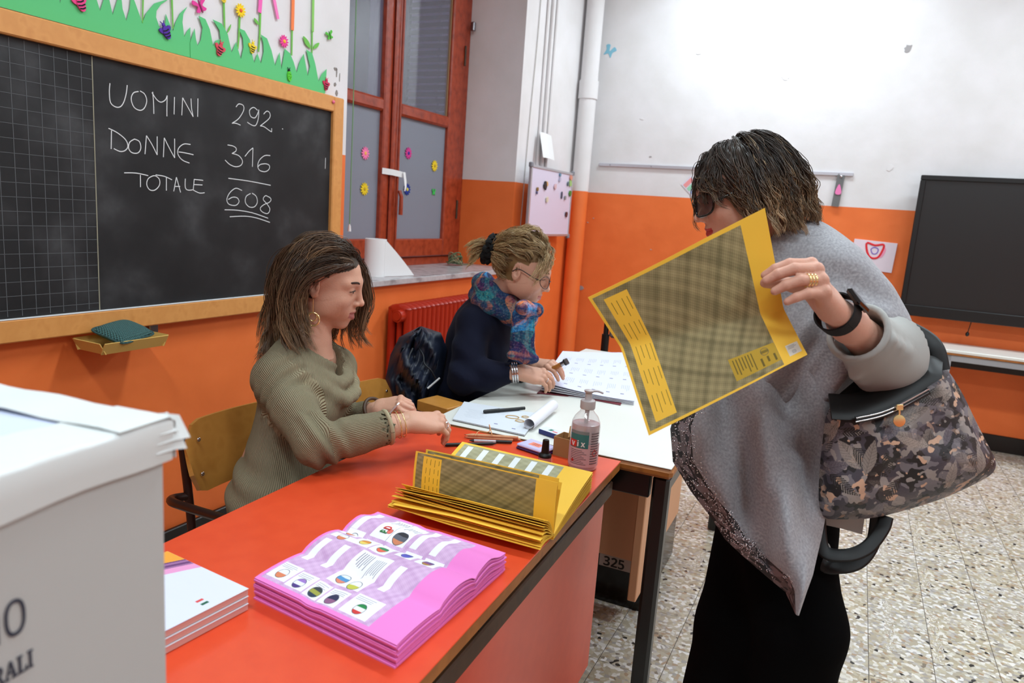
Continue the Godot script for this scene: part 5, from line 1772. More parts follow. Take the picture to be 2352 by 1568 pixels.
# ---------------------------------------------------------------- hand
# w: wrist, f: direction of the fingers, u: towards the back of the hand, side: +1 left hand, -1 right hand
# curls: four fingers, each [base, middle, tip] in radians; spread: four sideways angles; thumb: [out, forward, bend, down]
func hand(out: IM, w: Vector3, f: Vector3, u: Vector3, side: float, curls: Array, spread: Array, thumb: Array, elbow: Vector3, reach := 0.13, size := 1.0, skin := SKIN) -> Array:
	f = f.normalized()
	u = (u - f * u.dot(f)).normalized()
	var t := f.cross(u) * side
	var fr := Transform3D(Basis(t, u, f) * size, w)      # local x: thumb side, y: back of the hand, z: fingers
	var inv := fr.affine_inverse()
	var tips := []
	var chains := []
	var base := [Vector3(0.026, 0.002, 0.088), Vector3(0.0085, 0.005, 0.092), Vector3(-0.0095, 0.003, 0.087), Vector3(-0.026, -0.002, 0.079)]
	var lens_ := [0.07, 0.077, 0.071, 0.056]
	var rad := [0.0088, 0.009, 0.0086, 0.0076]
	for k in 4:
		var p: Vector3 = base[k]
		var a := 0.0
		var pts := [p]
		var sp: float = spread[k]
		for j in 3:
			a += curls[k][j]
			var d := Vector3(sin(sp) * cos(a), -sin(a), cos(sp) * cos(a)).normalized()
			p += d * lens_[k] * [0.46, 0.31, 0.25][j]
			pts.append(p)
		chains.append([pts, rad[k]])
		tips.append(fr * p)
	var tp := Vector3(0.024, -0.006, 0.022)
	var td := Vector3(sin(thumb[0]), -sin(thumb[3]), cos(thumb[0])).normalized()
	var tpts := [tp, tp + td * 0.04]
	var td2 := (td + Vector3(-0.9 * thumb[2], -0.25 * thumb[2], 0.35 * thumb[2])).normalized()
	tpts.append(tpts[1] + td2 * 0.032)
	td2 = (td2 + Vector3(-0.5 * thumb[2], -0.1 * thumb[2], 0.1 * thumb[2])).normalized()
	tpts.append(tpts[2] + td2 * 0.024)
	tips.append(fr * tpts[3])
	var el: Vector3 = inv * elbow
	var back := el.normalized() * minf(reach / size, el.length())
	var lo := Vector3(-0.05, -0.05, -0.03)
	var hi := Vector3(0.05, 0.04, 0.1)
	for e in chains + [[tpts, 0.011]]:
		for q in e[0]:
			lo = Vector3(minf(lo.x, q.x - 0.022), minf(lo.y, q.y - 0.022), minf(lo.z, q.z - 0.022))
			hi = Vector3(maxf(hi.x, q.x + 0.022), maxf(hi.y, q.y + 0.022), maxf(hi.z, q.z + 0.022))
	lo = Vector3(minf(lo.x, back.x - 0.05), minf(lo.y, back.y - 0.05), minf(lo.z, back.z - 0.05))
	hi = Vector3(maxf(hi.x, back.x + 0.05), maxf(hi.y, back.y + 0.05), hi.z)
	var s := SD.new(lo, hi, 0.0029)
	s.band = 0.014
	# wrist and forearm: flatter than wide
	for e in [-0.011, 0.011]:
		s.cone(Vector3(e, 0, 0.012), Vector3(e * 0.8, 0, 0) + back * 0.45, 0.018, 0.023, 0.014)
	s.cone(back * 0.4, back, 0.026, 0.032, 0.02)
	# palm
	for k in 4:
		s.cone(Vector3(base[k].x * 0.55, 0.0, 0.008), base[k] - Vector3(0, 0.002, 0.004), 0.0155, 0.0108, 0.012)
	s.cone(Vector3(0.012, -0.006, 0.015), Vector3(0.022, -0.008, 0.06), 0.016, 0.012, 0.014)
	s.cone(Vector3(-0.016, -0.006, 0.02), Vector3(-0.024, -0.006, 0.055), 0.013, 0.011, 0.014)
	for k in 4:
		var e: Array = chains[k]
		var r: float = e[1]
		var fin := s
		fin.cone(e[0][0], e[0][1], r * 1.12, r * 0.98, 0.005)
		fin.cone(e[0][1], e[0][2], r * 1.0, r * 0.9, 0.0025)
		fin.cone(e[0][2], e[0][3], r * 0.92, r * 0.74, 0.0025)
		s.ell(base[k] + Vector3(0, 0.006, 0), Vector3(0.008, 0.006, 0.009), 0.006)
	s.cone(tpts[0], tpts[1], 0.0165, 0.0118, 0.012)
	s.cone(tpts[1], tpts[2], 0.0115, 0.0102, 0.004)
	s.cone(tpts[2], tpts[3], 0.0105, 0.008, 0.003)
	s.net(out, fr, null, skin)
	return [fr, chains, tips]

func ring_on(parent: Node, called: String, fr: Transform3D, a: Vector3, b: Vector3, t: float, r: float, tube_r: float, m: Material) -> MeshInstance3D:
	var p := fr * a.lerp(b, t)
	var d := (fr.basis * (b - a)).normalized()
	var x := d.cross(Vector3.UP).normalized()
	var y := d.cross(x)
	var pts := []
	for k in 20:
		pts.append(p + (x * cos(TAU * k / 20) + y * sin(TAU * k / 20)) * r)
	pts.append(pts[0])
	var q := MB.new()
	q.tube(PackedVector3Array(pts), tube_r, 6, false)
	return part(parent, called, q.done(), m)

# sweater ribs: gives every triangle texture coordinates along and around the bone it belongs to
func ribbed(im: IM, bones: Array, per_m: float) -> ArrayMesh:
	var v := PackedVector3Array()
	var n := PackedVector3Array()
	var uv := PackedVector2Array()
	var c := PackedColorArray()
	for k in range(0, im.i.size(), 3):
		var mid := (im.v[im.i[k]] + im.v[im.i[k + 1]] + im.v[im.i[k + 2]]) / 3.0
		var best := 0
		var bd := 1e9
		for j in bones.size():
			var e: Array = bones[j]
			var ab: Vector3 = e[1] - e[0]
			var t := clampf((mid - e[0]).dot(ab) / ab.length_squared(), 0.0, 1.0)
			var d: float = (mid - e[0] - ab * t).length() / e[2]
			if d < bd:
				bd = d
				best = j
		var e: Array = bones[best]
		var ax: Vector3 = (e[1] - e[0]).normalized()
		var x: Vector3 = e[3]
		x = (x - ax * x.dot(ax)).normalized()
		var y := ax.cross(x)
		var first := 0.0
		for q in 3:
			var p := im.v[im.i[k + q]]
			var w: Vector3 = p - e[0]
			var a := atan2(w.dot(y), w.dot(x)) / TAU
			if q == 0:
				first = a
			elif a - first > 0.5:
				a -= 1.0
			elif a - first < -0.5:
				a += 1.0
			v.append(p)
			n.append(im.n[im.i[k + q]])
			c.append(im.c[im.i[k + q]])
			uv.append(Vector2(a * e[4], w.dot(ax) * per_m))
	var arr := []
	arr.resize(Mesh.ARRAY_MAX)
	arr[Mesh.ARRAY_VERTEX] = v
	arr[Mesh.ARRAY_NORMAL] = n
	arr[Mesh.ARRAY_TEX_UV] = uv
	arr[Mesh.ARRAY_COLOR] = c
	var m := ArrayMesh.new()
	m.add_surface_from_arrays(Mesh.PRIMITIVE_TRIANGLES, arr)
	return m

func skin_material() -> StandardMaterial3D:
	var m := paint(Color.WHITE, 0.5, 0, 0.4)
	m.vertex_color_use_as_albedo = true
	m.subsurf_scatter_enabled = true
	m.subsurf_scatter_strength = 0.12
	relief(m, noise_image(256, 256, 0.06, FastNoiseLite.TYPE_SIMPLEX_SMOOTH, 81, 4), 0.03)
	m.uv1_triplanar = true
	m.uv1_scale = Vector3.ONE * 14.0
	return m
func hair_material() -> StandardMaterial3D:
	var m := paint(Color.WHITE, 0.38, 0, 0.5)
	m.vertex_color_use_as_albedo = true
	return m

func rib_material(c: Color, cm: float) -> StandardMaterial3D:
	var m := paint(c, 0.9, 0, 0.3)
	var im := Image.create(64, 64, false, Image.FORMAT_L8)
	for x in 64:
		for y in 64:
			var a := 0.5 + 0.5 * sin(TAU * x / 64.0)
			im.set_pixel(x, y, Color.from_hsv(0, 0, clampf(pow(a, 0.8) * 0.9 + 0.1 * absf(sin(TAU * (y + 8.0 * a) / 16.0)), 0, 1)))
	relief(m, im, cm)
	m.rim_enabled = true
	m.rim = 0.25
	m.rim_tint = 0.5
	return m

func person_seated_at_red_desk() -> void:
	var t := thing("person", "seated woman in olive ribbed sweater with long brown hair reaching over the red desk", "person")
	# joints
	var B := facing(Vector3(0.93, 0, -0.37))
	var neck := at(712, 806, 1.93)
	var rs := at(627, 868, 1.82)
	var ls := at(770, 845, 2.07)
	var re := at(728, 1022, 1.70)
	var rw := at(938, 968, 1.80)
	var le := at(772, 985, 2.12)
	var lw := at(866, 938, 2.0)
	var chest := at(692, 915, 1.93)
	var waist := at(668, 1035, 1.92)
	var hip := at(640, 1130, 1.9)
	# --- skin: head, neck, hands, with the limbs under the clothes
	var hb := facing(Vector3(0.90, -0.24, -0.40), Vector3(0.06, 1, 0.03))
	var hw := Transform3D(hb * 0.955, at(752, 650, 1.90))
	var skin := IM.new()
	head(skin, hw, {"neck": [[neck + Vector3(0, 0.02, 0), 0.052], [neck + Vector3(0, -0.05, 0), 0.075]], "lid": 0.22, "open": 0.005, "lips": Color(0.42, 0.14, 0.12), "skin": Color(0.62, 0.335, 0.235), "scalp": Color(0.045, 0.024, 0.014)})
	var hr := hand(skin, rw, at(1035, 968, 1.86) - rw, Vector3(0.12, 0.9, 0.35), -1.0, [[0.7, 0.75, 0.4], [0.8, 0.6, 0.35], [0.75, 0.7, 0.4], [0.65, 0.7, 0.4]], [0.08, 0.0, -0.05, -0.12], [0.55, 0, 0.35, 0.75], re, 0.12, 1.0, Color(0.62, 0.335, 0.235))
	var hl := hand(skin, lw, at(915, 928, 1.97) - lw, Vector3(0.1, 0.75, 0.45), 1.0, [[0.8, 0.9, 0.5], [0.8, 0.9, 0.5], [0.85, 0.9, 0.5], [0.9, 0.9, 0.5]], [0.05, 0.0, -0.04, -0.1], [0.5, 0, 0.4, 0.5], le, 0.12, 0.92, Color(0.62, 0.335, 0.235))
	var inner := SD.new(Vector3(-1.75, 0.3, -2.0), Vector3(-0.8, 1.1, -1.0), 0.016)
	inner.band = 0.05
	inner.ell(chest, Vector3(0.14, 0.14, 0.08), 0.03, false, B)
	inner.cone(chest, hip, 0.09, 0.12, 0.04)
	inner.chain([neck, rs, re, rw], [0.04, 0.045, 0.035, 0.024], 0.03)
	inner.chain([neck, ls, le, lw], [0.04, 0.045, 0.035, 0.024], 0.03)
	inner.net(skin, Transform3D(), null, Color(0.62, 0.335, 0.235))
	part(t, "body", skin.done(), skin_material())
	eyes(t, hw, Color(0.16, 0.1, 0.06), Vector3(0, -0.3, 1))
	var bm := paint(Color(0.2, 0.12, 0.08), 0.8)
	brow(t, hw, "eyebrow", [Vector3(0.014, 0.027, 0.0905), Vector3(0.028, 0.033, 0.0885), Vector3(0.041, 0.0325, 0.08), Vector3(0.051, 0.028, 0.067), Vector3(0.057, 0.023, 0.056)], 0.003, bm)
	brow(t, hw, "eyelash", [Vector3(0.019, 0.0065, 0.0825), Vector3(0.027, 0.0098, 0.0862), Vector3(0.036, 0.0092, 0.0848), Vector3(0.048, 0.005, 0.0765)], 0.0016, M.black)
	# --- ribbed sweater
	var s := SD.new(Vector3(-1.78, 0.42, -2.02), Vector3(-0.82, 1.14, -0.98), 0.0072)
	s.band = 0.05
	s.ell(chest + B.y * 0.03, Vector3(0.15, 0.145, 0.1), 0.0, false, B)
	s.ell(chest + B.z * 0.045 - B.y * 0.005 - B.x * 0.06, Vector3(0.075, 0.075, 0.07), 0.05, false, B)
	s.ell(chest + B.z * 0.045 - B.y * 0.005 + B.x * 0.06, Vector3(0.075, 0.075, 0.07), 0.05, false, B)
	s.ell(waist, Vector3(0.142, 0.15, 0.104), 0.05, false, B)
	s.ell(hip, Vector3(0.165, 0.12, 0.122), 0.05, false, B)
	s.cone(neck - B.y * 0.03, rs, 0.05, 0.043, 0.04)
	s.cone(neck - B.y * 0.035, ls + B.y * 0.0, 0.05, 0.048, 0.04)
	s.cone(rs - B.y * 0.004, rs.lerp(re, 0.5), 0.047, 0.052, 0.03)
	s.cone(rs.lerp(re, 0.5), re, 0.054, 0.05, 0.02)
	var cuff := re.lerp(rw, 0.76)
	s.cone(re, re.lerp(cuff, 0.55), 0.05, 0.047, 0.02)
	s.cone(re.lerp(cuff, 0.55), cuff, 0.047, 0.043, 0.012)
	s.chain([ls, le, le.lerp(lw, 0.7)], [0.06, 0.052, 0.04], 0.03)
	# cowl collar: draped folds from shoulder to shoulder
	for e in [[0.075, -0.035, 0.011, 0.012], [0.1, -0.085, 0.013, 0.03], [0.12, -0.125, 0.014, 0.045]]:
		var arc := []
		var rr := []
		for k in 11:
			var a := PI * k / 10.0
			var side := cos(a)
			arc.append(neck + B.x * (-side) * (e[0] + 0.02) + B.z * (sin(a) * (e[0] - 0.005) + 0.005) + B.y * (0.012 + e[1] * sin(a) * sin(a) - e[3] * absf(side)))
			rr.append(e[2])
		s.chain(arc, rr, 0.018)
	var back_arc := []
	for k in 7:
		var a := PI + PI * k / 6.0
		back_arc.append(neck + B.x * (-cos(a)) * 0.08 + B.z * sin(a) * 0.065 + B.y * 0.004)
	s.chain(back_arc, [0.012, 0.012, 0.012, 0.012, 0.012, 0.012, 0.012], 0.018)
	s.cone(neck + B.y * 0.012 - B.z * 0.035 - B.x * 0.035, rs + B.y * 0.012, 0.036, 0.036, 0.03)
	s.cone(neck + B.y * 0.012 - B.z * 0.035 + B.x * 0.035, ls + B.y * 0.012, 0.036, 0.036, 0.03)
	# hollow for the neck and the cuffs
	s.cone(neck + B.y * 0.12 + B.z * 0.02, neck - B.y * 0.05 + B.z * 0.03, 0.1, 0.058, 0.006, true)
	s.cone(cuff + (rw - cuff).normalized() * 0.03, cuff, 0.039, 0.039, 0.003, true)
	# hem
	s.ell(hip - B.y * 0.16, Vector3(0.3, 0.085, 0.3), 0.004, true, B)
	part(t, "cuff", hoop(cuff, (rw - cuff).normalized(), 0.0405, 0.0055), paint(Color(0.66, 0.61, 0.49), 0.9))
	var im := IM.new()
	s.net(im)
	var ax := (re - rs).normalized()
	var fx := (rw - re).normalized()
	displace(im, func(p: Vector3, nn: Vector3) -> float:
		var ta := (p - rs).dot(ax) / rs.distance_to(re)
		var da := (p - rs - ax * (p - rs).dot(ax)).length()
		var tf := (p - re).dot(fx) / re.distance_to(rw)
		var df := (p - re - fx * (p - re).dot(fx)).length()
		var q := 0.0
		if da < 0.085 and ta > -0.1 and ta < 1.1:
			q += 0.0045 * sin((p - rs).dot(ax) * 150.0 + (p - rs).dot(B.z) * 60.0) * exp(-pow((ta - 0.22) / 0.22, 2.0))
		if df < 0.08 and tf > -0.3 and tf < 0.5:
			q += 0.006 * sin((p - re).dot(fx) * 140.0 + (p - re).dot(B.y) * 70.0) * exp(-pow((tf - 0.08) / 0.2, 2.0))
		var tw := (p - waist).dot(B.y)
		q += 0.006 * sin(tw * 95.0 + (p - waist).dot(B.z) * 22.0) * exp(-pow((tw + 0.04) / 0.06, 2.0)) * smoothstep(0.06, -0.06, (p - waist).dot(B.z))
		return q)
	var up_front := B.z
	var bones := [[hip - B.y * 0.1, chest + B.y * 0.1, 1.0, B.z * -1.0, 190.0], [rs + (rs - re).normalized() * 0.0, re, 0.62, B.x, 84.0], [re, rw, 0.55, B.x, 72.0], [ls, le, 0.6, B.x * -1.0, 84.0], [le, lw, 0.5, B.x * -1.0, 72.0]]
	part(t, "sweater", ribbed(im, bones, 120.0), rib_material(Color(0.66, 0.61, 0.49), 0.5), "olive beige ribbed sweater with cowl collar")
	var _f := up_front
	# --- jeans and shoes
	var knee_r := Vector3(hip.x + 0.42, 0.5, hip.z + 0.06)
	var knee_l := Vector3(hip.x + 0.42, 0.5, hip.z - 0.13)
	var j := SD.new(Vector3(-1.75, 0.03, -1.75), Vector3(-0.72, 0.75, -1.0), 0.013)
	j.band = 0.05
	var seat := hip - B.y * 0.09
	j.ell(seat, Vector3(0.165, 0.1, 0.125), 0.0, false, B)
	j.chain([seat - B.x * 0.08, knee_r, Vector3(knee_r.x + 0.02, 0.09, knee_r.z)], [0.085, 0.062, 0.045], 0.04)
	j.chain([seat + B.x * 0.08, knee_l, Vector3(knee_l.x + 0.02, 0.09, knee_l.z)], [0.085, 0.062, 0.045], 0.04)
	var jm := IM.new()
	j.net(jm)
	part(t, "jeans", jm.done(), paint(Color(0.1, 0.14, 0.24), 0.85), "dark blue jeans")
	for k in [knee_r, knee_l]:
		var b := MB.new()
		b.ball(Vector3(k.x + 0.07, 0.045, k.z), Vector3(0.13, 0.045, 0.045), 14, 8)
		part(t, "shoe", b.done(), M.black)
	# --- hair
	var hair := IM.new()
	var r := RandomNumberGenerator.new()
	r.seed = 31
	var inv := hw.affine_inverse()
	var neck_l: Vector3 = inv * neck
	var rs_l: Vector3 = inv * rs
	var ls_l: Vector3 = inv * ls
	var n := 0
	while n < 330:
		var d := Vector3(r.randfn(), r.randfn(), r.randfn()).normalized()
		if d.y < -0.6:
			continue
		var root := Vector3(0, 0.038, -0.018) + d * Vector3(0.0725, 0.0825, 0.0915)
		if not hair_root(root, -0.003) or absf(root.x) > 0.071:
			continue
		n += 1
		var layer := r.randf()
		var out_ := 1.03 + (0.1 if d.y > 0.5 else 0.16) * layer * layer
		var left := root.x > 0.02
		var wave := r.randf_range(0, TAU)
		var len_ := r.randf_range(0.24, 0.31) if root.y > -0.01 else r.randf_range(0.15, 0.2)
		var steps := 20
		var curl := r.randf_range(0.5, 1.1)
		var solid := [[Vector3(0, 0.038, -0.018), Vector3(0.0725, 0.0825, 0.0915) * out_], [Vector3(0, -0.02, 0.0), Vector3(0.068, 0.08, 0.07) * (1.0 + 0.1 * layer)], [Vector3(0, -0.015, 0.045), Vector3(0.08, 0.095, 0.075)], [neck_l, Vector3(0.058, 0.075, 0.058)], [rs_l + Vector3(0.05, -0.02, 0.0), Vector3(0.09, 0.05, 0.08)], [ls_l, Vector3(0.08, 0.055, 0.08)]]
		var start := Vector3(0.9, 0.25, 0.4) if left else Vector3(-0.6, 0.05, -0.8)
		if not left and root.z > 0.03:
			start = Vector3(-0.6, 0.6, -0.7)
		if root.z < -0.05:
			start = Vector3(root.x * 6.0, -0.6, -0.5)
		var sway := r.randf_range(-0.12, 0.12)
		var steer := func(p: Vector3, dd: Vector3, tt: float) -> Vector3:
			var g := Vector3(0, -0.34, 0)
			if left:
				g += Vector3(-0.02, -0.06, 0.13 if p.y > -0.03 else -0.05)
			else:
				g += Vector3(0.0, 0.0, -0.3 if p.z > -0.015 and p.y > -0.015 else (0.2 if p.y < -0.03 and root.z > -0.07 else 0.05))
			if tt > 0.35:
				g += Vector3(sin(tt * 11.0 + wave), 0, cos(tt * 11.0 + wave)) * 0.16 + Vector3(sway, 0, sway) * 0.3
			if tt > 0.78:
				var o := Vector3(p.x, 0, p.z + 0.03).normalized()
				g += (o * 0.34 + Vector3(0, 0.26, 0.12)) * curl
			return g
		var pts := march(root, start, steps, len_ / steps, steer, solid)
		var tone := r.randf()
		var c0 := Color(0.05, 0.028, 0.016).lerp(Color(0.105, 0.057, 0.031), r.randf())
		var c1 := Color(0.14, 0.075, 0.037).lerp(Color(0.5, 0.31, 0.16), tone * tone)
		if tone > 0.88:
			c0 = Color(0.17, 0.09, 0.045)
		lock(hair, to_world(pts, hw), 14, 0.0046, 0.00085, c0, c1, r.randf_range(0.35, 0.65), r, 0.0006)
	part(t, "hair", hair.done(), hair_material(), "shoulder length brown hair with light ends")
	# --- jewellery
	var ear := hw * Vector3(-0.078, -0.035, -0.006)
	var er := part(t, "earring", hoop(ear + Vector3(0, -0.052, 0), B.x, 0.017, 0.0024), M.gold, "gold crescent earring")
	var b2 := MB.new()
	b2.tube(PackedVector3Array([ear, ear + Vector3(0, -0.034, 0)]), 0.0011, 5)
	part(er, "ear_wire", b2.done(), M.gold)
	part(er, "inner_ring", hoop(ear + Vector3(0, -0.046, 0), B.x, 0.0105, 0.0017), M.gold)
	var fa := (re - rw).normalized()
	for e in [0.018, 0.03]:
		part(t, "bracelet", hoop(rw + fa * e, fa, 0.0345, 0.0013), M.gold, "thin gold bangle")
	part(t, "bracelet", hoop(lw + (le - lw).normalized() * 0.012, (le - lw).normalized(), 0.034, 0.005), M.wood_dark, "dark beaded bracelet")
	var ch: Array = hr[1]
	var rg := ring_on(t, "ring", hr[0], ch[2][0][0], ch[2][0][1], 0.55, 0.0092, 0.0016, M.chrome)
	var st := MB.new()
	st.ball(hr[0] * (ch[2][0][0].lerp(ch[2][0][1], 0.55) + Vector3(0, 0.012, 0)), Vector3.ONE * 0.0055, 8, 6)
	part(rg, "stone", st.done(), M.chrome)
	# folded paper slip in the left hand
	var sl := MB.new()
	sl.box(Transform3D(Basis(Vector3(0.3, 0, 1).normalized(), 0.9), at(905, 938, 1.94)), Vector3(0.045, 0.004, 0.012))
	single("paper_slip", sl.done(), M.white, "narrow folded white paper slip held by the woman in olive", "paper slip")

func hoop(c: Vector3, axis: Vector3, r: float, tube_r: float) -> ArrayMesh:
	var x := axis.cross(Vector3.UP).normalized()
	if x.length() < 0.5:
		x = Vector3.RIGHT
	var y := axis.cross(x).normalized()
	var pts := PackedVector3Array()
	for k in 29:
		pts.append(c + (x * cos(TAU * k / 28) + y * sin(TAU * k / 28)) * r)
	var b := MB.new()
	b.tube(pts, tube_r, 7, false)
	return b.done()

func person_in_navy() -> void:
	var t := thing("person", "seated woman in navy sweater with bright scarf, glasses and blond hair tied back", "person")
	var B := facing(Vector3(0.95, 0, -0.3))
	var neck := at(1148, 690, 2.62)
	var rs := at(1090, 738, 2.56)
	var ls := at(1195, 735, 2.82)
	var re := at(1066, 868, 2.50)
	var rw := at(1193, 854, 2.50)
	var le := at(1160, 870, 2.84)
	var lw := at(1225, 836, 2.68)
	var chest := at(1098, 800, 2.70)
	var waist := at(1068, 905, 2.72)
	var hip := at(1058, 985, 2.72)
	var hb := facing(Vector3(0.90, -0.33, -0.24), Vector3(0.12, 1, 0.0))
	var hw := Transform3D(hb * 0.98, at(1203, 622, 2.52))
	var tone_ := Color(0.6, 0.33, 0.235)
	var skin := IM.new()
	head(skin, hw, {"neck": [[neck + Vector3(0, 0.02, 0), 0.052], [neck + Vector3(0, -0.05, 0), 0.07]], "lid": 0.35, "lips": Color(0.5, 0.2, 0.18), "skin": tone_, "scalp": Color(0.2, 0.12, 0.05), "hairline": 0.004})
	var hr := hand(skin, rw, at(1268, 868, 2.52) - rw, Vector3(0.15, 0.85, 0.5), -1.0, [[0.45, 0.5, 0.3], [0.5, 0.55, 0.3], [0.55, 0.6, 0.35], [0.55, 0.6, 0.35]], [0.06, 0.0, -0.05, -0.12], [0.5, 0, 0.4, 0.5], re, 0.1, 0.98, tone_)
	hand(skin, lw, at(1285, 838, 2.6) - lw, Vector3(0.1, 0.9, 0.3), 1.0, [[0.5, 0.6, 0.3], [0.5, 0.6, 0.3], [0.55, 0.6, 0.35], [0.55, 0.6, 0.35]], [0.06, 0.0, -0.05, -0.12], [0.45, 0, 0.5, 0.5], le, 0.1, 0.95, tone_)
	var inner := SD.new(Vector3(-1.7, 0.3, -2.75), Vector3(-0.75, 1.15, -1.9), 0.018)
	inner.band = 0.05
	inner.ell(chest, Vector3(0.13, 0.14, 0.075), 0.03, false, B)
	inner.cone(chest, hip, 0.09, 0.11, 0.04)
	inner.chain([neck, rs, re, rw], [0.04, 0.045, 0.035, 0.022], 0.03)
	inner.chain([neck, ls, le, lw], [0.04, 0.045, 0.035, 0.022], 0.03)
	inner.net(skin, Transform3D(), null, tone_)
	part(t, "body", skin.done(), skin_material())
	eyes(t, hw, Color(0.2, 0.2, 0.16), Vector3(0, -0.6, 1))
	brow(t, hw, "eyebrow", [Vector3(0.014, 0.027, 0.0905), Vector3(0.028, 0.033, 0.0885), Vector3(0.041, 0.0325, 0.08), Vector3(0.051, 0.027, 0.067)], 0.0022, paint(Color(0.42, 0.3, 0.18), 0.8))
	brow(t, hw, "eyelash", [Vector3(0.019, 0.006, 0.0825), Vector3(0.027, 0.0085, 0.0862), Vector3(0.036, 0.0078, 0.0848), Vector3(0.048, 0.0045, 0.0765)], 0.0011, M.black)
	glasses(t, hw, 0.026, 0.021, 0.0012, paint(Color(0.06, 0.06, 0.07), 0.3), 0.1, Vector3(0, -0.003, 0.0))
	# sweater
	var s := SD.new(Vector3(-1.75, 0.45, -2.8), Vector3(-0.75, 1.15, -1.85), 0.009)
	s.band = 0.05
	s.ell(chest + B.y * 0.04, Vector3(0.15, 0.15, 0.105), 0.0, false, B)
	s.ell(chest + B.z * 0.04 - B.y * 0.01, Vector3(0.13, 0.08, 0.075), 0.05, false, B)
	s.ell(waist, Vector3(0.16, 0.16, 0.12), 0.05, false, B)
	s.ell(hip, Vector3(0.18, 0.12, 0.14), 0.05, false, B)
	s.cone(neck - B.y * 0.02, rs, 0.06, 0.052, 0.05)
	s.cone(neck - B.y * 0.02, ls, 0.06, 0.052, 0.05)
	s.cone(neck - B.y * 0.02 - B.z * 0.03, chest - B.z * 0.02, 0.07, 0.1, 0.05)
	var cuff := re.lerp(rw, 0.86)
	s.chain([rs, rs.lerp(re, 0.5), re, re.lerp(cuff, 0.5), cuff], [0.058, 0.057, 0.054, 0.05, 0.037], 0.025)
	s.chain([ls, le, le.lerp(lw, 0.86)], [0.055, 0.05, 0.036], 0.025)
	s.cone(cuff + (rw - cuff).normalized() * 0.03, cuff, 0.034, 0.034, 0.003, true)
	s.cone(neck + B.y * 0.12 + B.z * 0.02, neck - B.y * 0.02, 0.08, 0.05, 0.006, true)
	var im := IM.new()
	s.net(im)
	displace(im, func(p: Vector3, nn: Vector3) -> float:
		var w := p - re
		return 0.005 * sin(w.dot(B.y) * 85.0 + w.dot(B.z) * 45.0) * exp(-w.length_squared() / 0.012) + 0.004 * sin((p - waist).dot(B.y) * 70.0 + w.dot(B.z) * 20.0) * exp(-(p - waist).length_squared() / 0.05))
	var knit := paint(Color(0.045, 0.058, 0.13), 0.9, 0, 0.3)
	knit.rim_enabled = true
	knit.rim = 0.35
	knit.rim_tint = 0.6
	part(t, "sweater", im.done(), knit, "plain navy sweater")
	# trousers and shoes under the desk
	var j := SD.new(Vector3(-1.7, 0.03, -2.75), Vector3(-0.65, 0.75, -2.0), 0.014)
	j.band = 0.05
	var seat := hip - B.y * 0.09
	var kr := Vector3(hip.x + 0.27, 0.5, hip.z + 0.12)
	var kl := Vector3(hip.x + 0.27, 0.5, hip.z - 0.1)
	j.ell(seat, Vector3(0.17, 0.1, 0.13), 0.0, false, B)
	j.chain([seat - B.x * 0.08, kr, Vector3(kr.x - 0.14, 0.09, kr.z)], [0.085, 0.06, 0.045], 0.04)
	j.chain([seat + B.x * 0.08, kl, Vector3(kl.x - 0.14, 0.09, kl.z)], [0.085, 0.06, 0.045], 0.04)
	var jm := IM.new()
	j.net(jm)
	part(t, "trousers", jm.done(), paint(Color(0.03, 0.03, 0.04), 0.9), "dark trousers")
	for k in [kr, kl]:
		var b := MB.new()
		b.ball(Vector3(k.x - 0.09, 0.045, k.z), Vector3(0.13, 0.045, 0.045), 14, 8)
		part(t, "shoe", b.done(), M.black)
	# hair: curly, drawn back into a scrunchie
	var hair := IM.new()
	var r := RandomNumberGenerator.new()
	r.seed = 77
	var knot := Vector3(-0.005, 0.022, -0.142)
	var n := 0
	while n < 300:
		var d := Vector3(r.randfn(), r.randfn(), r.randfn()).normalized()
		var root := Vector3(0, 0.038, -0.018) + d * Vector3(0.0725, 0.0825, 0.0915)
		if not hair_root(root, -0.002) or absf(root.x) > 0.071:
			continue
		n += 1
		var layer := r.randf()
		var out_ := 1.04 + 0.2 * layer * (0.4 + 0.6 * clampf(d.y, 0.0, 1.0))
		var solid := [[Vector3(0, 0.038, -0.018), Vector3(0.0725, 0.0825, 0.0915) * out_]]
		var front := root.z > 0.028 and r.randf() < 0.42
		var ph := r.randf_range(0, TAU)
		var dist := root.distance_to(knot) * 1.25
		var steps := 18
		var steer := func(p: Vector3, dd: Vector3, tt: float) -> Vector3:
			var g := (knot - p).normalized() * 0.5
			return g + Vector3(sin(tt * 26.0 + ph), cos(tt * 22.0 + ph), sin(tt * 24.0 + ph * 1.7)) * 0.34
		var start := (root - Vector3(0, 0.03, -0.02)).normalized() + Vector3(0, 0.4, 0.0)
		if front:
			dist = r.randf_range(0.07, 0.12)
			var sgn := -1.0 if r.randf() < 0.75 else 1.0
			start = Vector3(sgn * 0.5, 0.55, 0.6)
			solid.append([Vector3(0, -0.015, 0.045), Vector3(0.066, 0.095, 0.062)])
			steer = func(p: Vector3, dd: Vector3, tt: float) -> Vector3:
				return Vector3(sgn * 0.12, -0.42, 0.02 - 0.25 * tt) + Vector3(sin(tt * 20.0 + ph), cos(tt * 18.0 + ph), sin(tt * 21.0 + ph)) * 0.36
		var pts := march(root, start, steps, dist / steps, steer, solid)
		var k := r.randf()
		var c0 := Color(0.2, 0.12, 0.05).lerp(Color(0.34, 0.22, 0.1), r.randf())
		var c1 := Color(0.36, 0.22, 0.1).lerp(Color(0.62, 0.45, 0.23), k)
		lock(hair, to_world(pts, hw), 11, 0.0036, 0.0008, c0, c1, 0.3, r, 0.0022)
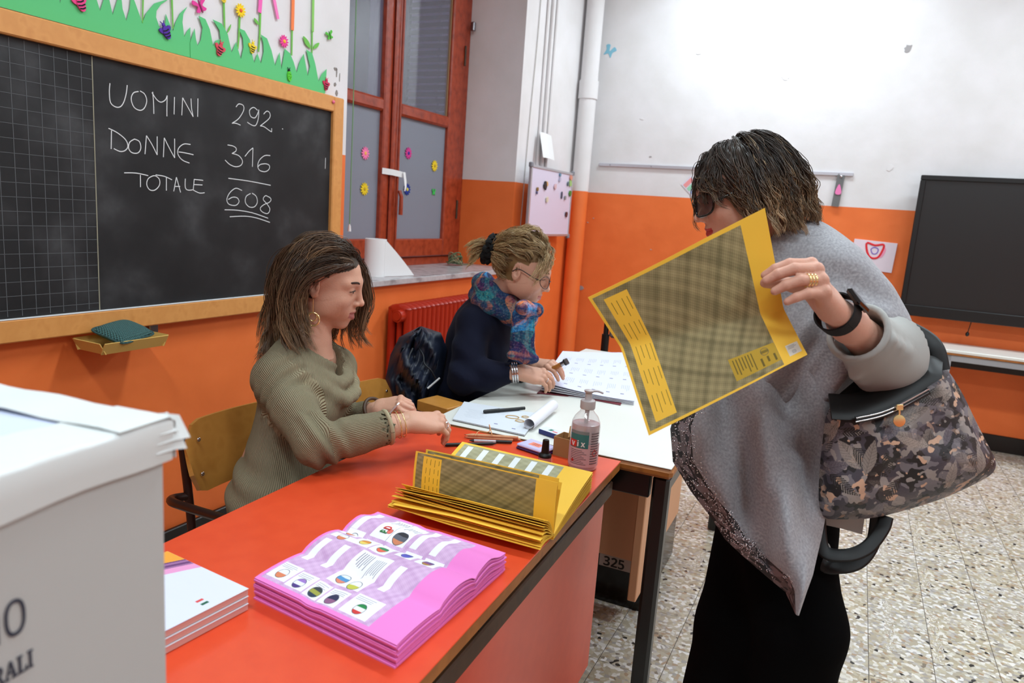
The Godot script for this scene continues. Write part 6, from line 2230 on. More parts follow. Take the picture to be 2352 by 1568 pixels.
	for k in 46:
		var ph := r.randf_range(0, TAU)
		var a := r.randf_range(0, TAU)
		var root := knot + Vector3(cos(a) * 0.012, sin(a) * 0.012, -0.012)
		var st := Vector3(cos(a) * 0.5, 0.1 + sin(a) * 0.5, -1.0)
		var steer := func(p: Vector3, dd: Vector3, tt: float) -> Vector3:
			return Vector3(0, -0.2, -0.03) + Vector3(sin(tt * 17.0 + ph), cos(tt * 15.0 + ph), sin(tt * 16.0)) * 0.28
		lock(hair, to_world(march(root, st, 14, r.randf_range(0.06, 0.11) / 14.0, steer, []), hw), 9, 0.003, 0.0008, Color(0.3, 0.18, 0.08), Color(0.6, 0.42, 0.2), 0.4, r, 0.002)
	part(t, "hair", hair.done(), hair_material(), "curly dark blond hair tied back")
	# scrunchie: gathered ring
	var sc := MB.new()
	var ring := PackedVector3Array()
	var rr := []
	var kx := Vector3.RIGHT
	for i in 73:
		var a := TAU * i / 72.0
		ring.append(hw * (knot + Vector3(cos(a) * 0.026, sin(a) * 0.04, 0.006 * sin(a * 9.0))))
		rr.append(0.0165 + 0.005 * sin(a * 18.0))
	sc.tube(ring, rr, 10, false)
	part(t, "scrunchie", sc.done(), paint(Color(0.012, 0.012, 0.014), 0.95), "black fabric scrunchie")
	var _k := kx
	scarf(t, neck, B)
	# bracelet and ring
	var fa := (re - rw).normalized()
	for e in [[0.008, 0.0325], [0.016, 0.034], [0.024, 0.0345]]:
		part(t, "bracelet", hoop(rw + fa * e[0], fa + Vector3(0, 0.1 * e[0], 0), e[1], 0.0034), M.chrome, "chunky silver chain bracelet")
	var ch: Array = hr[1]
	ring_on(t, "ring", hr[0], ch[2][0][0], ch[2][0][1], 0.5, 0.0095, 0.0013, M.chrome)
	# self-inking stamp held in the left hand
	var sp := at(1286, 838, 2.585)
	var stamp := thing("hand_stamp", "small wooden handled stamp with dark head held by the woman in navy", "stamp", Transform3D(facing(at(1305, 828, 2.57) - sp), sp))
	var b := MB.new()
	b.tube(PackedVector3Array([Vector3(0, 0, -0.03), Vector3(0, 0, -0.01), Vector3(0, 0, 0.005)]), [0.009, 0.0075, 0.009], 10)
	part(stamp, "handle", b.done(), M.wood_edge)
	b = MB.new()
	b.tube(PackedVector3Array([Vector3(0, 0, 0.004), Vector3(0, 0, 0.022)]), [0.008, 0.0085], 10)
	part(stamp, "collar", b.done(), M.steel)
	part(stamp, "head", bx_mesh(Vector3(-0.017, -0.012, 0.022), Vector3(0.017, 0.012, 0.031), 0.003), paint(Color(0.1, 0.1, 0.11), 0.4))

func glasses(parent: Node, hw: Transform3D, rx: float, ry: float, wire: float, m: Material, tint: float, shift := Vector3.ZERO, square := 2.0) -> void:
	var g := Node3D.new()
	g.name = "glasses"
	g.transform = hw
	parent.add_child(g, true)
	var lensm := paint(Color(0.12, 0.13, 0.16, tint), 0.03)
	lensm.transparency = BaseMaterial3D.TRANSPARENCY_ALPHA
	for s in [-1.0, 1.0]:
		var pts := PackedVector3Array()
		var flat_ := PackedVector3Array()
		for k in 33:
			var a := TAU * k / 32.0
			var cx := cos(a)
			var sy := sin(a)
			var e := pow(pow(absf(cx), square) + pow(absf(sy), square), -1.0 / square)
			var p := Vector3(s * 0.033 + cx * rx * e, 0.002 + sy * ry * e, 0) + shift
			p.z = 0.1015 - 0.006 * sy - 7.5 * p.x * p.x + shift.z
			pts.append(p)
			flat_.append(p)
		var b := MB.new()
		b.tube(pts, wire, 7, false)
		part(g, "rim", b.done(), m)
		b = MB.new()
		var mid := Vector3(s * 0.033, 0.002, 0) + shift
		mid.z = 0.102 - 7.5 * mid.x * mid.x + shift.z
		for k in 32:
			b.tri(mid, flat_[k], flat_[k + 1])
		part(g, "lens", b.done(), lensm)
		b = MB.new()
		var hx: float = s * 0.033 + s * rx
		b.tube(spline([Vector3(hx, 0.006, 0.1 - 7.5 * hx * hx) + shift, Vector3(s * 0.074, 0.008, 0.05) + shift, Vector3(s * 0.0795, 0.012, -0.005), Vector3(s * 0.077, -0.005, -0.026)], 6), wire * 1.3, 6)
		part(g, "temple", b.done(), m)
	var br := MB.new()
	var bx_ := 0.033 - rx
	br.tube(spline([Vector3(-bx_, 0.004, 0.1015) + shift, Vector3(0, 0.009, 0.104) + shift, Vector3(bx_, 0.004, 0.1015) + shift], 5), wire * 1.1, 6)
	part(g, "bridge", br.done(), m)

func scarf_image() -> Image:
	var n1 := noise_image(256, 256, 0.006, FastNoiseLite.TYPE_SIMPLEX_SMOOTH, 91, 2)
	var n2 := noise_image(256, 256, 0.2, FastNoiseLite.TYPE_SIMPLEX_SMOOTH, 92, 2)
	var a := ramp_image(n1, [[0.0, Color(0.08, 0.1, 0.32)], [0.28, Color(0.16, 0.58, 0.85)], [0.4, Color(0.06, 0.2, 0.42)], [0.47, Color(0.88, 0.48, 0.26)], [0.53, Color(0.07, 0.16, 0.34)], [0.6, Color(0.12, 0.5, 0.55)], [0.68, Color(0.3, 0.1, 0.34)], [0.75, Color(0.09, 0.24, 0.42)]], true)
	var b := ramp_image(n2, [[0.0, Color(0.02, 0.02, 0.08)], [0.35, Color(0.5, 0.5, 0.5)], [0.68, Color(0.85, 0.7, 0.5)]], true)
	for y in 256:
		for x in 256:
			var c := b.get_pixel(x, y)
			if c.r < 0.1 or c.r > 0.7:
				a.set_pixel(x, y, a.get_pixel(x, y).lerp(c, 0.4))
	return a

func scarf(t: Node, neck: Vector3, B: Basis) -> void:
	var sc := SD.new(neck - Vector3(0.22, 0.45, 0.22), neck + Vector3(0.3, 0.16, 0.22), 0.007)
	sc.band = 0.03
	# loop round the neck, lower in front
	var loop := []
	var rad := []
	for k in 17:
		var a := TAU * k / 16.0
		var fr := 0.5 + 0.5 * cos(a)
		loop.append(neck + B.z * (cos(a) * 0.085 + 0.01) + B.x * sin(a) * 0.08 + B.y * (0.06 - 0.085 * fr))
		rad.append(0.03 + 0.008 * sin(a * 5.0))
	sc.chain(loop, rad, 0.016)
	loop = []
	for k in 17:
		var a := TAU * k / 16.0
		var fr := 0.5 + 0.5 * cos(a)
		loop.append(neck + B.z * (cos(a) * 0.098 + 0.012) + B.x * sin(a) * 0.092 + B.y * (0.012 - 0.075 * fr))
	sc.chain(loop, rad, 0.012)
	# knot
	var kn := at(1203, 706, 2.44)
	sc.ell(kn, Vector3(0.034, 0.027, 0.03), 0.014, false, B)
	sc.cone(kn + B.x * 0.01, at(1232, 712, 2.45), 0.02, 0.026, 0.012)
	# hanging ends with folds
	for e in [[1188, 722, 1182, 815, 2.46, 0.02], [1203, 722, 1200, 822, 2.46, 0.022], [1216, 722, 1217, 824, 2.47, 0.02]]:
		sc.cone(at(e[0], e[1], e[4]), at(e[2], e[3], e[4] + 0.02), 0.018, e[5], 0.008)
	sc.cone(at(1172, 815, 2.46), at(1230, 824, 2.48), 0.014, 0.014, 0.012)
	var im := IM.new()
	sc.net(im)
	var m := paint(Color.WHITE, 0.9)
	triplanar(m, scarf_image(), 2.0)
	part(t, "scarf", im.done(), m, "knotted scarf in blue, teal and orange")

func poncho_material() -> StandardMaterial3D:
	var m := paint(Color.WHITE, 0.95, 0, 0.3)
	triplanar(m, ramp_image(noise_image(256, 256, 0.15, FastNoiseLite.TYPE_SIMPLEX_SMOOTH, 101, 3), [[0.0, Color(0.47, 0.465, 0.48)], [0.5, Color(0.6, 0.595, 0.61)], [1.0, Color(0.72, 0.715, 0.73)]]), 4.0)
	m.rim_enabled = true
	m.rim = 0.4
	m.rim_tint = 0.3
	return m

func person_standing() -> void:
	var t := thing("person", "standing woman in grey poncho and black trousers with glasses and dark bob", "person")
	var B := facing(Vector3(-0.9, 0, 0.42))
	var tone_ := Color(0.62, 0.33, 0.24)
	var hw := Transform3D(facing(Vector3(-0.86, -0.36, 0.36), Vector3(-0.03, 1, 0.0)) * 0.935, at(1702, 444, 1.5))
	var neck := at(1800, 580, 1.52)
	var ls := at(1912, 640, 1.42)
	var le := at(2035, 822, 1.36)
	var lw := at(1908, 708, 1.205)
	var rs := at(1725, 640, 1.66)
	var chest := at(1850, 740, 1.54)
	var hip := at(1785, 1150, 1.57)
	var skin := IM.new()
	head(skin, hw, {"neck": [[neck + Vector3(0, 0.02, 0), 0.052], [neck + Vector3(0, -0.05, 0), 0.07]], "lid": 0.6, "lips": Color(0.5, 0.05, 0.05), "skin": tone_, "scalp": Color(0.02, 0.014, 0.01)})
	var hd := hand(skin, lw, lens * Vector3(-0.5, 0.45, 0.6), lens * Vector3(0.645, 0.362, 0.27), 1.0, [[0.85, 0.5, 0.3], [0.8, 0.5, 0.3], [0.8, 0.5, 0.3], [0.82, 0.45, 0.3]], [0.05, 0.0, -0.04, -0.1], [0.3, 0, 0.3, 0.9], le, 0.16, 1.07, tone_)
	var re := at(1690, 830, 1.66)
	var rw := at(1600, 800, 1.5)
	hand(skin, rw, lens * Vector3(-0.8, 0.1, 0.5), Vector3(0, 1, 0.2), -1.0, [[0.4, 0.6, 0.3], [0.4, 0.6, 0.3], [0.4, 0.6, 0.3], [0.4, 0.6, 0.3]], [0.05, 0.0, -0.04, -0.1], [0.4, 0, 0.3, 0.6], re, 0.12, 1.0, tone_)
	var inner := SD.new(Vector3(-0.45, 0.6, -1.95), Vector3(0.45, 1.4, -1.0), 0.018)
	inner.band = 0.05
	inner.ell(chest, Vector3(0.12, 0.16, 0.07), 0.03, false, B)
	inner.chain([neck, chest, hip], [0.05, 0.075, 0.08], 0.04)
	inner.chain([neck, ls, le, le.lerp(lw, 0.6)], [0.04, 0.045, 0.035, 0.03], 0.03)
	inner.chain([neck, rs, re, rw], [0.04, 0.045, 0.035, 0.026], 0.03)
	inner.net(skin, Transform3D(), null, tone_)
	part(t, "body", skin.done(), skin_material())
	eyes(t, hw, Color(0.1, 0.07, 0.05), Vector3(0, -0.5, 1))
	glasses(t, hw, 0.0275, 0.0225, 0.0024, M.black_gloss, 0.55, Vector3(0, -0.002, 0.002), 3.2)
	# poncho: shoulders and cape
	var s := SD.new(Vector3(-0.5, 0.62, -2.0), Vector3(0.5, 1.42, -1.0), 0.0095)
	s.band = 0.06
	s.cone(neck, chest, 0.075, 0.15, 0.05)
	s.ell(chest, Vector3(0.18, 0.2, 0.125), 0.06, false, B)
	s.cone(neck - B.y * 0.012, ls, 0.058, 0.054, 0.05)
	s.cone(neck - B.y * 0.01, rs, 0.062, 0.06, 0.06)
	s.cone(ls, at(1978, 725, 1.4), 0.056, 0.066, 0.05)
	s.cone(at(1978, 725, 1.4), at(2045, 785, 1.38), 0.066, 0.05, 0.04)
	s.cone(chest, at(1790, 980, 1.56), 0.13, 0.1, 0.06)
	s.cone(rs, re, 0.06, 0.06, 0.04)
	s.cone(neck + B.y * 0.13 + B.z * 0.03, neck - B.y * 0.01 + B.z * 0.02, 0.08, 0.05, 0.006, true)
	var im := IM.new()
	s.net(im)
	var down := at(1820, 760, 1.36) - at(1930, 580, 1.36)
	var over := down.cross(ray(1880, 670)).normalized()
	var below := at(1990, 690, 1.3)
	displace(im, func(p: Vector3, nn: Vector3) -> float:
		var a := (p - ls).dot(over)
		var q := (p - ls).dot(down.normalized())
		var front := smoothstep(-0.02, 0.12, q) * (1.0 - smoothstep(0.3, 0.42, q))
		var arm := exp(-(p - below).length_squared() / 0.007)
		return (0.017 * sin(a * 62.0 + 2.0 * sin(q * 9.0)) + 0.007 * sin(a * 131.0 + q * 8.0)) * front * (1.0 - arm) + 0.011 * sin(p.y * 80.0 + p.x * 30.0) * arm)
	var wool := poncho_material()
	part(t, "poncho", im.done(), wool, "soft grey knitted poncho")
	# front point of the poncho
	var lf := [[1590, 850], [1556, 930], [1540, 985], [1546, 1060], [1586, 1125], [1640, 1195], [1665, 1235], [1700, 1268], [1760, 1320], [1806, 1358], [1828, 1408]]
	var rt := [[1945, 850], [1935, 930], [1925, 985], [1915, 1060], [1905, 1125], [1892, 1195], [1884, 1235], [1876, 1268], [1864, 1320], [1850, 1358], [1832, 1412]]
	var dl := [1.53, 1.52, 1.5, 1.47, 1.44, 1.42, 1.41, 1.4, 1.39, 1.38, 1.37]
	var trim := []
	var main_ := []
	for k0 in 61:
		var k := k0 / 6.0
		var i := mini(int(k), 9)
		var f := k - i
		var a := Vector2(lf[i][0], lf[i][1]).lerp(Vector2(lf[i + 1][0], lf[i + 1][1]), f)
		var b := Vector2(rt[i][0], rt[i][1]).lerp(Vector2(rt[i + 1][0], rt[i + 1][1]), f)
		var d0: float = lerpf(dl[i], dl[i + 1], f)
		var w := b.x - a.x
		var r1 := PackedVector3Array()
		var r2 := PackedVector3Array()
		for j in 29:
			var px := minf(48.0, w * 0.5) * j / 8.0 if j <= 8 else lerpf(minf(48.0, w * 0.5), w, (j - 8) / 20.0)
			var q := px / maxf(w, 1.0)
			var x := a.x + px
			var fold := 0.03 * sin((x - 0.24 * (a.y - 1000.0)) * 0.042) + 0.008 * sin((x + 0.1 * a.y) * 0.09 + 1.0)
			var d := d0 - 0.1 * sin(q * PI * 0.62) + fold * smoothstep(0.05, 0.3, q)
			if q > 0.86:
				d += 0.012 * (q - 0.86) / 0.14
			var p := at(x, lerpf(a.y, b.y, q), d)
			if j <= 8:
				r1.append(p)
			if j >= 8:
				r2.append(p)
		trim.append(r1)
		main_.append(r2)
	var mb := MB.new()
	mb.sheet(main_, 0.004)
	part(t, "poncho_point", mb.done(), wool, "long hanging front corner of the poncho")
	mb = MB.new()
	mb.sheet(trim, 0.004)
	var lace := paint(Color.WHITE, 0.7)
	lace.albedo_texture = tex(ramp_image(noise_image(256, 256, 0.03, FastNoiseLite.TYPE_CELLULAR, 111), [[0.0, Color(0.17, 0.165, 0.17)], [0.35, Color(0.42, 0.38, 0.38)], [0.55, Color(0.22, 0.21, 0.22)], [0.72, Color(0.5, 0.46, 0.47)]], true))
	lace.uv1_scale = Vector3(0.8, 5, 1)
	part(t, "poncho_trim", mb.done(), lace, "dark patterned trim with sequins along the poncho's edge")
	# sequins sewn over the trim
	var sq := MB.new()
	var r := RandomNumberGenerator.new()
	r.seed = 17
	for k in 900:
		var j := r.randi_range(2, 58)
		var q := pow(r.randf(), 0.8) * 9.5
		var i := mini(int(q), 8)
		var row: Array = [trim[j], trim[j + 1]]
		var ext: PackedVector3Array = main_[j]
		var p: Vector3 = row[0][i] if q < 8.0 else ext[0].lerp(ext[1], (q - 8.0) * 0.9)
		p = p.lerp(row[1][mini(i, 8)], r.randf()) + (row[0][mini(i + 1, 8)] - row[0][i]) * r.randf()
		p -= ray(1700, 1200) * 0.0035
		sq.ball(p, Vector3.ONE * r.randf_range(0.0011, 0.0019), 5, 3)
	part(t, "sequins", sq.done(), M.chrome, "small silver sequins").set_meta("kind", "stuff")
	# sleeve of the sweater worn underneath
	var sl := SD.new(Vector3(-0.2, 0.85, -1.5), Vector3(0.5, 1.3, -0.95), 0.007)
	sl.band = 0.05
	var cuff := le.lerp(lw, 0.46)
	sl.cone(at(2065, 770, 1.37), le, 0.055, 0.062, 0.0)
	sl.chain([le, cuff], [0.063, 0.053], 0.04)
	for e in [0.15, 0.4, 0.65]:
		var p := le.lerp(cuff, e)
		sl.cone(p + Vector3(-0.02, -0.055, 0.03), p + Vector3(0.03, 0.02, 0.06), 0.01, 0.006, 0.02)
	sl.cone(cuff + (lw - cuff).normalized() * 0.09, cuff - (lw - cuff).normalized() * 0.02, 0.05, 0.04, 0.004, true)
	var slm := IM.new()
	sl.net(slm)
	var grey := paint(Color(0.64, 0.64, 0.625), 0.95)
	part(t, "cuff", hoop(cuff + (lw - cuff).normalized() * 0.02, (lw - cuff).normalized(), 0.05, 0.006), grey)
	grey.rim_enabled = true
	grey.rim = 0.3
	part(t, "sleeve", slm.done(), grey, "light grey sweater sleeve pushed up to the elbow")
	# hem of that sweater below the bag
	mb = MB.new()
	mb.sheet([PackedVector3Array([at(1870, 1180, 1.42), at(1925, 1190, 1.41), at(1985, 1180, 1.43)]), PackedVector3Array([at(1876, 1200, 1.42), at(1928, 1212, 1.41), at(1978, 1226, 1.43)])], 0.004)
	part(t, "sweater_hem", mb.done(), grey)
	mb = MB.new()
	mb.tube(spline([at(1876, 1200, 1.41), at(1884, 1240, 1.4), at(1900, 1262, 1.4), at(1901, 1282, 1.4)], 6), [0.012, 0.013, 0.013, 0.013, 0.013, 0.013, 0.013, 0.012, 0.011, 0.011, 0.01, 0.01, 0.009, 0.008, 0.008, 0.007, 0.006, 0.005, 0.004], 8, true, 0.4)
	part(t, "hanging_tie", mb.done(), grey)
	# trousers and boots
	var tr := SD.new(Vector3(-0.5, 0.04, -2.0), Vector3(0.45, 1.0, -1.0), 0.011)
	tr.band = 0.05
	tr.ell(hip, Vector3(0.15, 0.12, 0.11), 0.0, false, B)
	var lk := at(1838, 1440, 1.46)
	var rk := at(1692, 1440, 1.60)
	var lfoot := Vector3(lk.x + 0.0, 0.08, lk.z + 0.02)
	var rfoot := Vector3(rk.x - 0.05, 0.08, rk.z)
	tr.cone(hip - B.y * 0.06 + B.x * 0.06, lk, 0.1, 0.085, 0.05)
	tr.cone(lk, lfoot, 0.085, 0.075, 0.03)
	tr.cone(hip - B.y * 0.06 - B.x * 0.06, rk, 0.1, 0.085, 0.05)
	tr.cone(rk, rfoot, 0.085, 0.075, 0.03)
	var tm := IM.new()
	tr.net(tm)
	part(t, "trousers", tm.done(), paint(Color(0.035, 0.035, 0.038), 1.0, 0, 0.15), "loose black trousers")
	for q in [lfoot, rfoot]:
		mb = MB.new()
		mb.ball(Vector3(q.x, 0.045, q.z) + B.z * 0.06, Vector3(0.05, 0.045, 0.13), 14, 8, B)
		part(t, "shoe", mb.done(), M.black)
	# hair: fringe and wavy bob, dark with light ends
	var hair := IM.new()
	r.seed = 23
	var n := 0
	while n < 400:
		var d := Vector3(r.randfn(), r.randfn(), r.randfn()).normalized()
		if d.y < -0.35:
			continue
		var root := Vector3(0, 0.038, -0.018) + d * Vector3(0.0725, 0.0825, 0.0915)
		if not hair_root(root, -0.006):
			continue
		n += 1
		var layer := r.randf()
		var fringe := root.z > 0.036 and absf(root.x) < 0.062
		var grow := 1.02 + 0.09 * layer
		var solid := [[Vector3(0, 0.038, -0.018), Vector3(0.0725, 0.0825, 0.0915) * grow], [Vector3(0, -0.02, 0.01), Vector3(0.076, 0.1, 0.078) * (1.0 + 0.16 * layer)], [Vector3(0, -0.02, 0.05), Vector3(0.075, 0.1, 0.058)]]
		var ph := r.randf_range(0, TAU)
		var away := Vector3(root.x, 0.0, root.z + 0.01).normalized()
		var start := away + Vector3(0, 0.35, 0)
		var len_ := r.randf_range(0.062, 0.085) if fringe else (0.085 + (root.y + 0.06) * 0.78 + r.randf_range(-0.02, 0.015))
		var steps := 20
		var wavy := 0.0 if fringe else r.randf_range(0.25, 0.6)
		var steer := func(p: Vector3, dd: Vector3, tt: float) -> Vector3:
			var g := Vector3(away.x * 0.02, -0.5, away.z * 0.02)
			if fringe:
				return g + Vector3(0, 0, 0.1 if tt < 0.5 else -0.02)
			if root.z > 0.0 and p.z > 0.02:
				g.z -= 0.3
			if tt > 0.3:
				g += Vector3(sin(tt * 19.0 + ph), 0.15 * sin(tt * 9.0), cos(tt * 19.0 + ph)) * wavy
			return g
		var pts := march(root, start, steps, len_ / steps, steer, solid)
		var k := r.randf()
		var c0 := Color(0.025, 0.017, 0.012).lerp(Color(0.07, 0.046, 0.033), r.randf())
		var c1 := Color(0.06, 0.036, 0.022) if fringe else Color(0.12, 0.07, 0.036).lerp(Color(0.66, 0.46, 0.27), k * k)
		lock(hair, to_world(pts, hw), 13, 0.0036, 0.00085, c0, c1, r.randf_range(0.42, 0.66), r, 0.0004 if fringe else 0.0018)
	part(t, "hair", hair.done(), hair_material(), "dark bob with fringe and wavy blond ends")
	# smart watch on the left wrist
	var fa := (le - lw).normalized()
	var wp := lw + fa * 0.026
	var xb := -ray(1920, 700).normalized()
	xb = (xb - fa * xb.dot(fa)).normalized()
	var yb := fa.cross(xb)
	var band := MB.new()
	var rows := []
	for j in 3:
		var line := PackedVector3Array()
		for i in 29:
			var a := TAU * i / 28.0
			line.append(wp + fa * (j - 1) * 0.013 + xb * cos(a) * 0.0335 + yb * sin(a) * 0.0345)
		rows.append(line)
	band.sheet(rows, 0.003)
	var watch := part(t, "watch", band.done(), M.rubber, "black smart watch")
	var cd := (lens * Vector3(0.85, 0.45, 0.25)).normalized()
	cd = (cd - fa * cd.dot(fa)).normalized()
	var cx := fa.cross(cd).normalized()
	var case_ := MB.new()
	case_.box(Transform3D(Basis(cx, cd, fa), wp + cd * 0.0385), Vector3(0.038, 0.01, 0.044), 0.004)
	part(watch, "watch_case", case_.done(), M.black_gloss)
	var glass := MB.new()
	glass.box(Transform3D(Basis(cx, cd, fa), wp + cd * 0.0436), Vector3(0.031, 0.001, 0.037), 0.0)
	part(watch, "watch_glass", glass.done(), paint(Color(0.3, 0.31, 0.33), 0.08))
	var ch: Array = hd[1]
	for e in [0.36, 0.52, 0.68]:
		ring_on(t, "ring", hd[0], ch[2][0][0], ch[2][0][1], e, 0.0094, 0.0019, M.gold)

# ---------------------------------------------------------------- shoulder bag
func bag_image() -> Image:
	var N := 512
	var lay := []
	for k in 4:
		var n := noise_image(N, N, [0.012, 0.016, 0.02, 0.018][k], FastNoiseLite.TYPE_SIMPLEX_SMOOTH, 121 + k, 3)
		n.convert(Image.FORMAT_L8)
		lay.append(n.get_data())
	var cols := [Color(0.46, 0.44, 0.46), Color(0.09, 0.086, 0.09), Color(0.6, 0.57, 0.55), Color(0.82, 0.66, 0.55)]
	var lim := [138, 146, 164, 188]
	var px := PackedByteArray()
	px.resize(N * N * 3)
	for i in N * N:
		var c := Color(0.26, 0.245, 0.28)
		for k in 4:
			if lay[k][i] > lim[k]:
				c = cols[k]
		px[i * 3] = c.r8
		px[i * 3 + 1] = c.g8
		px[i * 3 + 2] = c.b8
	var im := Image.create_from_data(N, N, false, Image.FORMAT_RGB8, px)
	var r := RandomNumberGenerator.new()
	r.seed = 3
	for k in 46:
		var c := Vector2(r.randf(), r.randf()) * N
		var a := r.randf_range(0, TAU)
		var l := r.randf_range(28, 62)
		var w := l * r.randf_range(0.25, 0.42)
		var col: Color = [Color(0.55, 0.51, 0.48), Color(0.16, 0.155, 0.12), Color(0.4, 0.37, 0.4), Color(0.1, 0.1, 0.085), Color(0.63, 0.585, 0.55)][k % 5]
		var x := Vector2(cos(a), sin(a))
		var y := Vector2(-x.y, x.x)
		var fern := k % 5 == 1 or k % 5 == 3
		for i in range(-int(l), int(l) + 1):
			var u := i / l
			var hw := w * (1.0 - u * u) * (1.0 - 0.35 * u)
			for j in range(-int(hw), int(hw) + 1):
				if fern and posmod(i - absi(j), 7) < 3:
					continue
				var p := c + x * i + y * j
				var cc := col.darkened(0.3) if (absi(j) < 1 or (not fern and posmod(i - absi(j), 9) == 0)) else col
				im.set_pixel(posmod(int(p.x), N), posmod(int(p.y), N), cc)
	return im

func shoulder_bag() -> void:
	var t := thing("shoulder_bag", "shoulder bag with grey and peach jungle print and black leather top", "bag")
	var rim := [[1905, 935], [1960, 925], [2040, 893], [2110, 855], [2160, 838], [2200, 885], [2240, 965], [2268, 1020], [2286, 1058], [2280, 1085], [2240, 1110], [2170, 1142], [2090, 1168], [2010, 1188], [1940, 1192], [1888, 1184], [1880, 1120], [1888, 1020]]
	var poly := spline2(rim.map(func(e): return Vector2(e[0], e[1])), 3)
	var mid := Vector2(2070, 1030)
	var K := poly.size()
	var fabric := paint(Color.WHITE, 0.55)
	triplanar(fabric, bag_image(), 2.7)
	fabric.uv1_triplanar_sharpness = 6.0
	var leather := paint(Color(0.02, 0.02, 0.021), 0.55)
	var D := 1.36
	for side in [1.0, -1.0]:
		var mb := MB.new()
		var rings := 9
		var pts := []
		for j in rings:
			var q := 1.0 - float(j) / (rings - 1)
			var line := []
			for i in K:
				var e := mid + (poly[i] - mid) * q
				var bulge := pow(maxf(0.0, 1.0 - q * q * q), 0.55)
				var crease := 0.007 * sin(e.x * 0.035 + e.y * 0.03) * (1.0 - q) + 0.01 * sin(e.x * 0.02 - e.y * 0.028 + 1.0) * (1.0 - q)
				line.append([at(e.x, e.y, D + 0.02 * (e.x - 1900.0) / 400.0 - side * (0.06 * bulge + crease)), Vector2((e.x - 1880.0) / 400.0, (e.y - 830.0) / 400.0)])
			pts.append(line)
		for j in rings - 1:
			for i in K:
				var k := (i + 1) % K
				var a = pts[j][i]
				var b = pts[j][k]
				var c = pts[j + 1][k]
				var d = pts[j + 1][i]
				mb.tri(a[0], b[0], c[0], Vector3.ZERO, Vector3.ZERO, Vector3.ZERO, a[1], b[1], c[1])
				mb.tri(a[0], c[0], d[0], Vector3.ZERO, Vector3.ZERO, Vector3.ZERO, a[1], c[1], d[1])
		var st := SurfaceTool.new()
		st.begin(Mesh.PRIMITIVE_TRIANGLES)
		st.set_smooth_group(0)
		for i in mb.v.size():
			st.add_vertex(mb.v[i])
		st.generate_normals()
		part(t, "printed_front" if side > 0 else "printed_back", st.commit(), fabric)
	# black leather band along the top
	var top := [[1902, 905, 1910, 962], [1960, 905, 1962, 963], [2020, 880, 2030, 942], [2080, 845, 2092, 912], [2130, 818, 2140, 882], [2163, 832, 2163, 868]]
	var rows := []
	for v in 7:
		var line := []
		for e in top:
			var f := v / 6.0
			line.append(at(lerpf(e[0], e[2], f), lerpf(e[1], e[3], f), D - 0.004 - 0.058 * sin(f * PI * 0.5)))
		rows.append(spline(line, 5))
	var lb := MB.new()
	lb.sheet(rows, 0.004)
	part(t, "leather_band", lb.done(), leather)
	# zip with its puller
	var zp := [at(1965, 964, D - 0.073), at(2020, 952, D - 0.075), at(2066, 933, D - 0.074), at(2132, 897, D - 0.062)]
	for o in [-0.0035, 0.0035]:
		var z := MB.new()
		z.tube(spline(zp.map(func(p): return p + Vector3(0, o, 0)), 6), 0.0016, 6)
		part(t, "zip_teeth", z.done(), M.chrome)
	var zt := MB.new()
	zt.tube(spline(zp.map(func(p): return p + ray(2050, 940) * 0.002), 6), 0.0075, 6, true, 0.3, ray(2050, 940))
	part(t, "zip_tape", zt.done(), leather)
	var pp := at(2066, 935, D - 0.082)
	var pl := MB.new()
	pl.box(Transform3D(lens, pp), Vector3(0.012, 0.01, 0.004), 0.001)
	pl.tube(PackedVector3Array([pp, at(2065, 955, D - 0.082)]), 0.0018, 6)
	part(t, "zip_puller", pl.done(), M.gold)
	var disc := MB.new()
	disc.lathe([Vector2(0, -0.001), Vector2(0.0105, -0.001), Vector2(0.0112, 0), Vector2(0.0105, 0.001), Vector2(0, 0.001)], 20, Transform3D(lens * Basis(Vector3.RIGHT, PI / 2), at(2065, 966, D - 0.083)))
	part(t, "round_tag", disc.done(), M.gold)
	# straps: over the arm and the loops hanging below
	for e in [[[2163, 850, D], [2150, 800, D + 0.01], [2120, 770, D + 0.03], [2060, 740, D + 0.05]], [[1925, 930, D + 0.02], [1985, 880, D + 0.03], [2045, 850, D + 0.06], [2110, 800, D + 0.06]]]:
		var b := MB.new()
		b.tube(spline(e.map(func(q): return at(q[0], q[1], q[2])), 6), 0.014, 8, true, 0.3, ray(2000, 850))
		part(t, "handle", b.done(), leather)
	for e in [[[2035, 1185, 1.38], [2025, 1215, 1.37], [1990, 1258, 1.36], [1940, 1275, 1.36], [1890, 1262, 1.38], [1880, 1190, 1.4]], [[2015, 1185, 1.42], [2005, 1245, 1.42], [1975, 1288, 1.41], [1930, 1302, 1.41], [1885, 1290, 1.42], [1875, 1190, 1.44]]]:
		var b := MB.new()
		b.tube(spline(e.map(func(q): return at(q[0], q[1], q[2])), 6), 0.013, 8, true, 0.18, ray(1950, 1250))
		part(t, "strap", b.done(), leather)

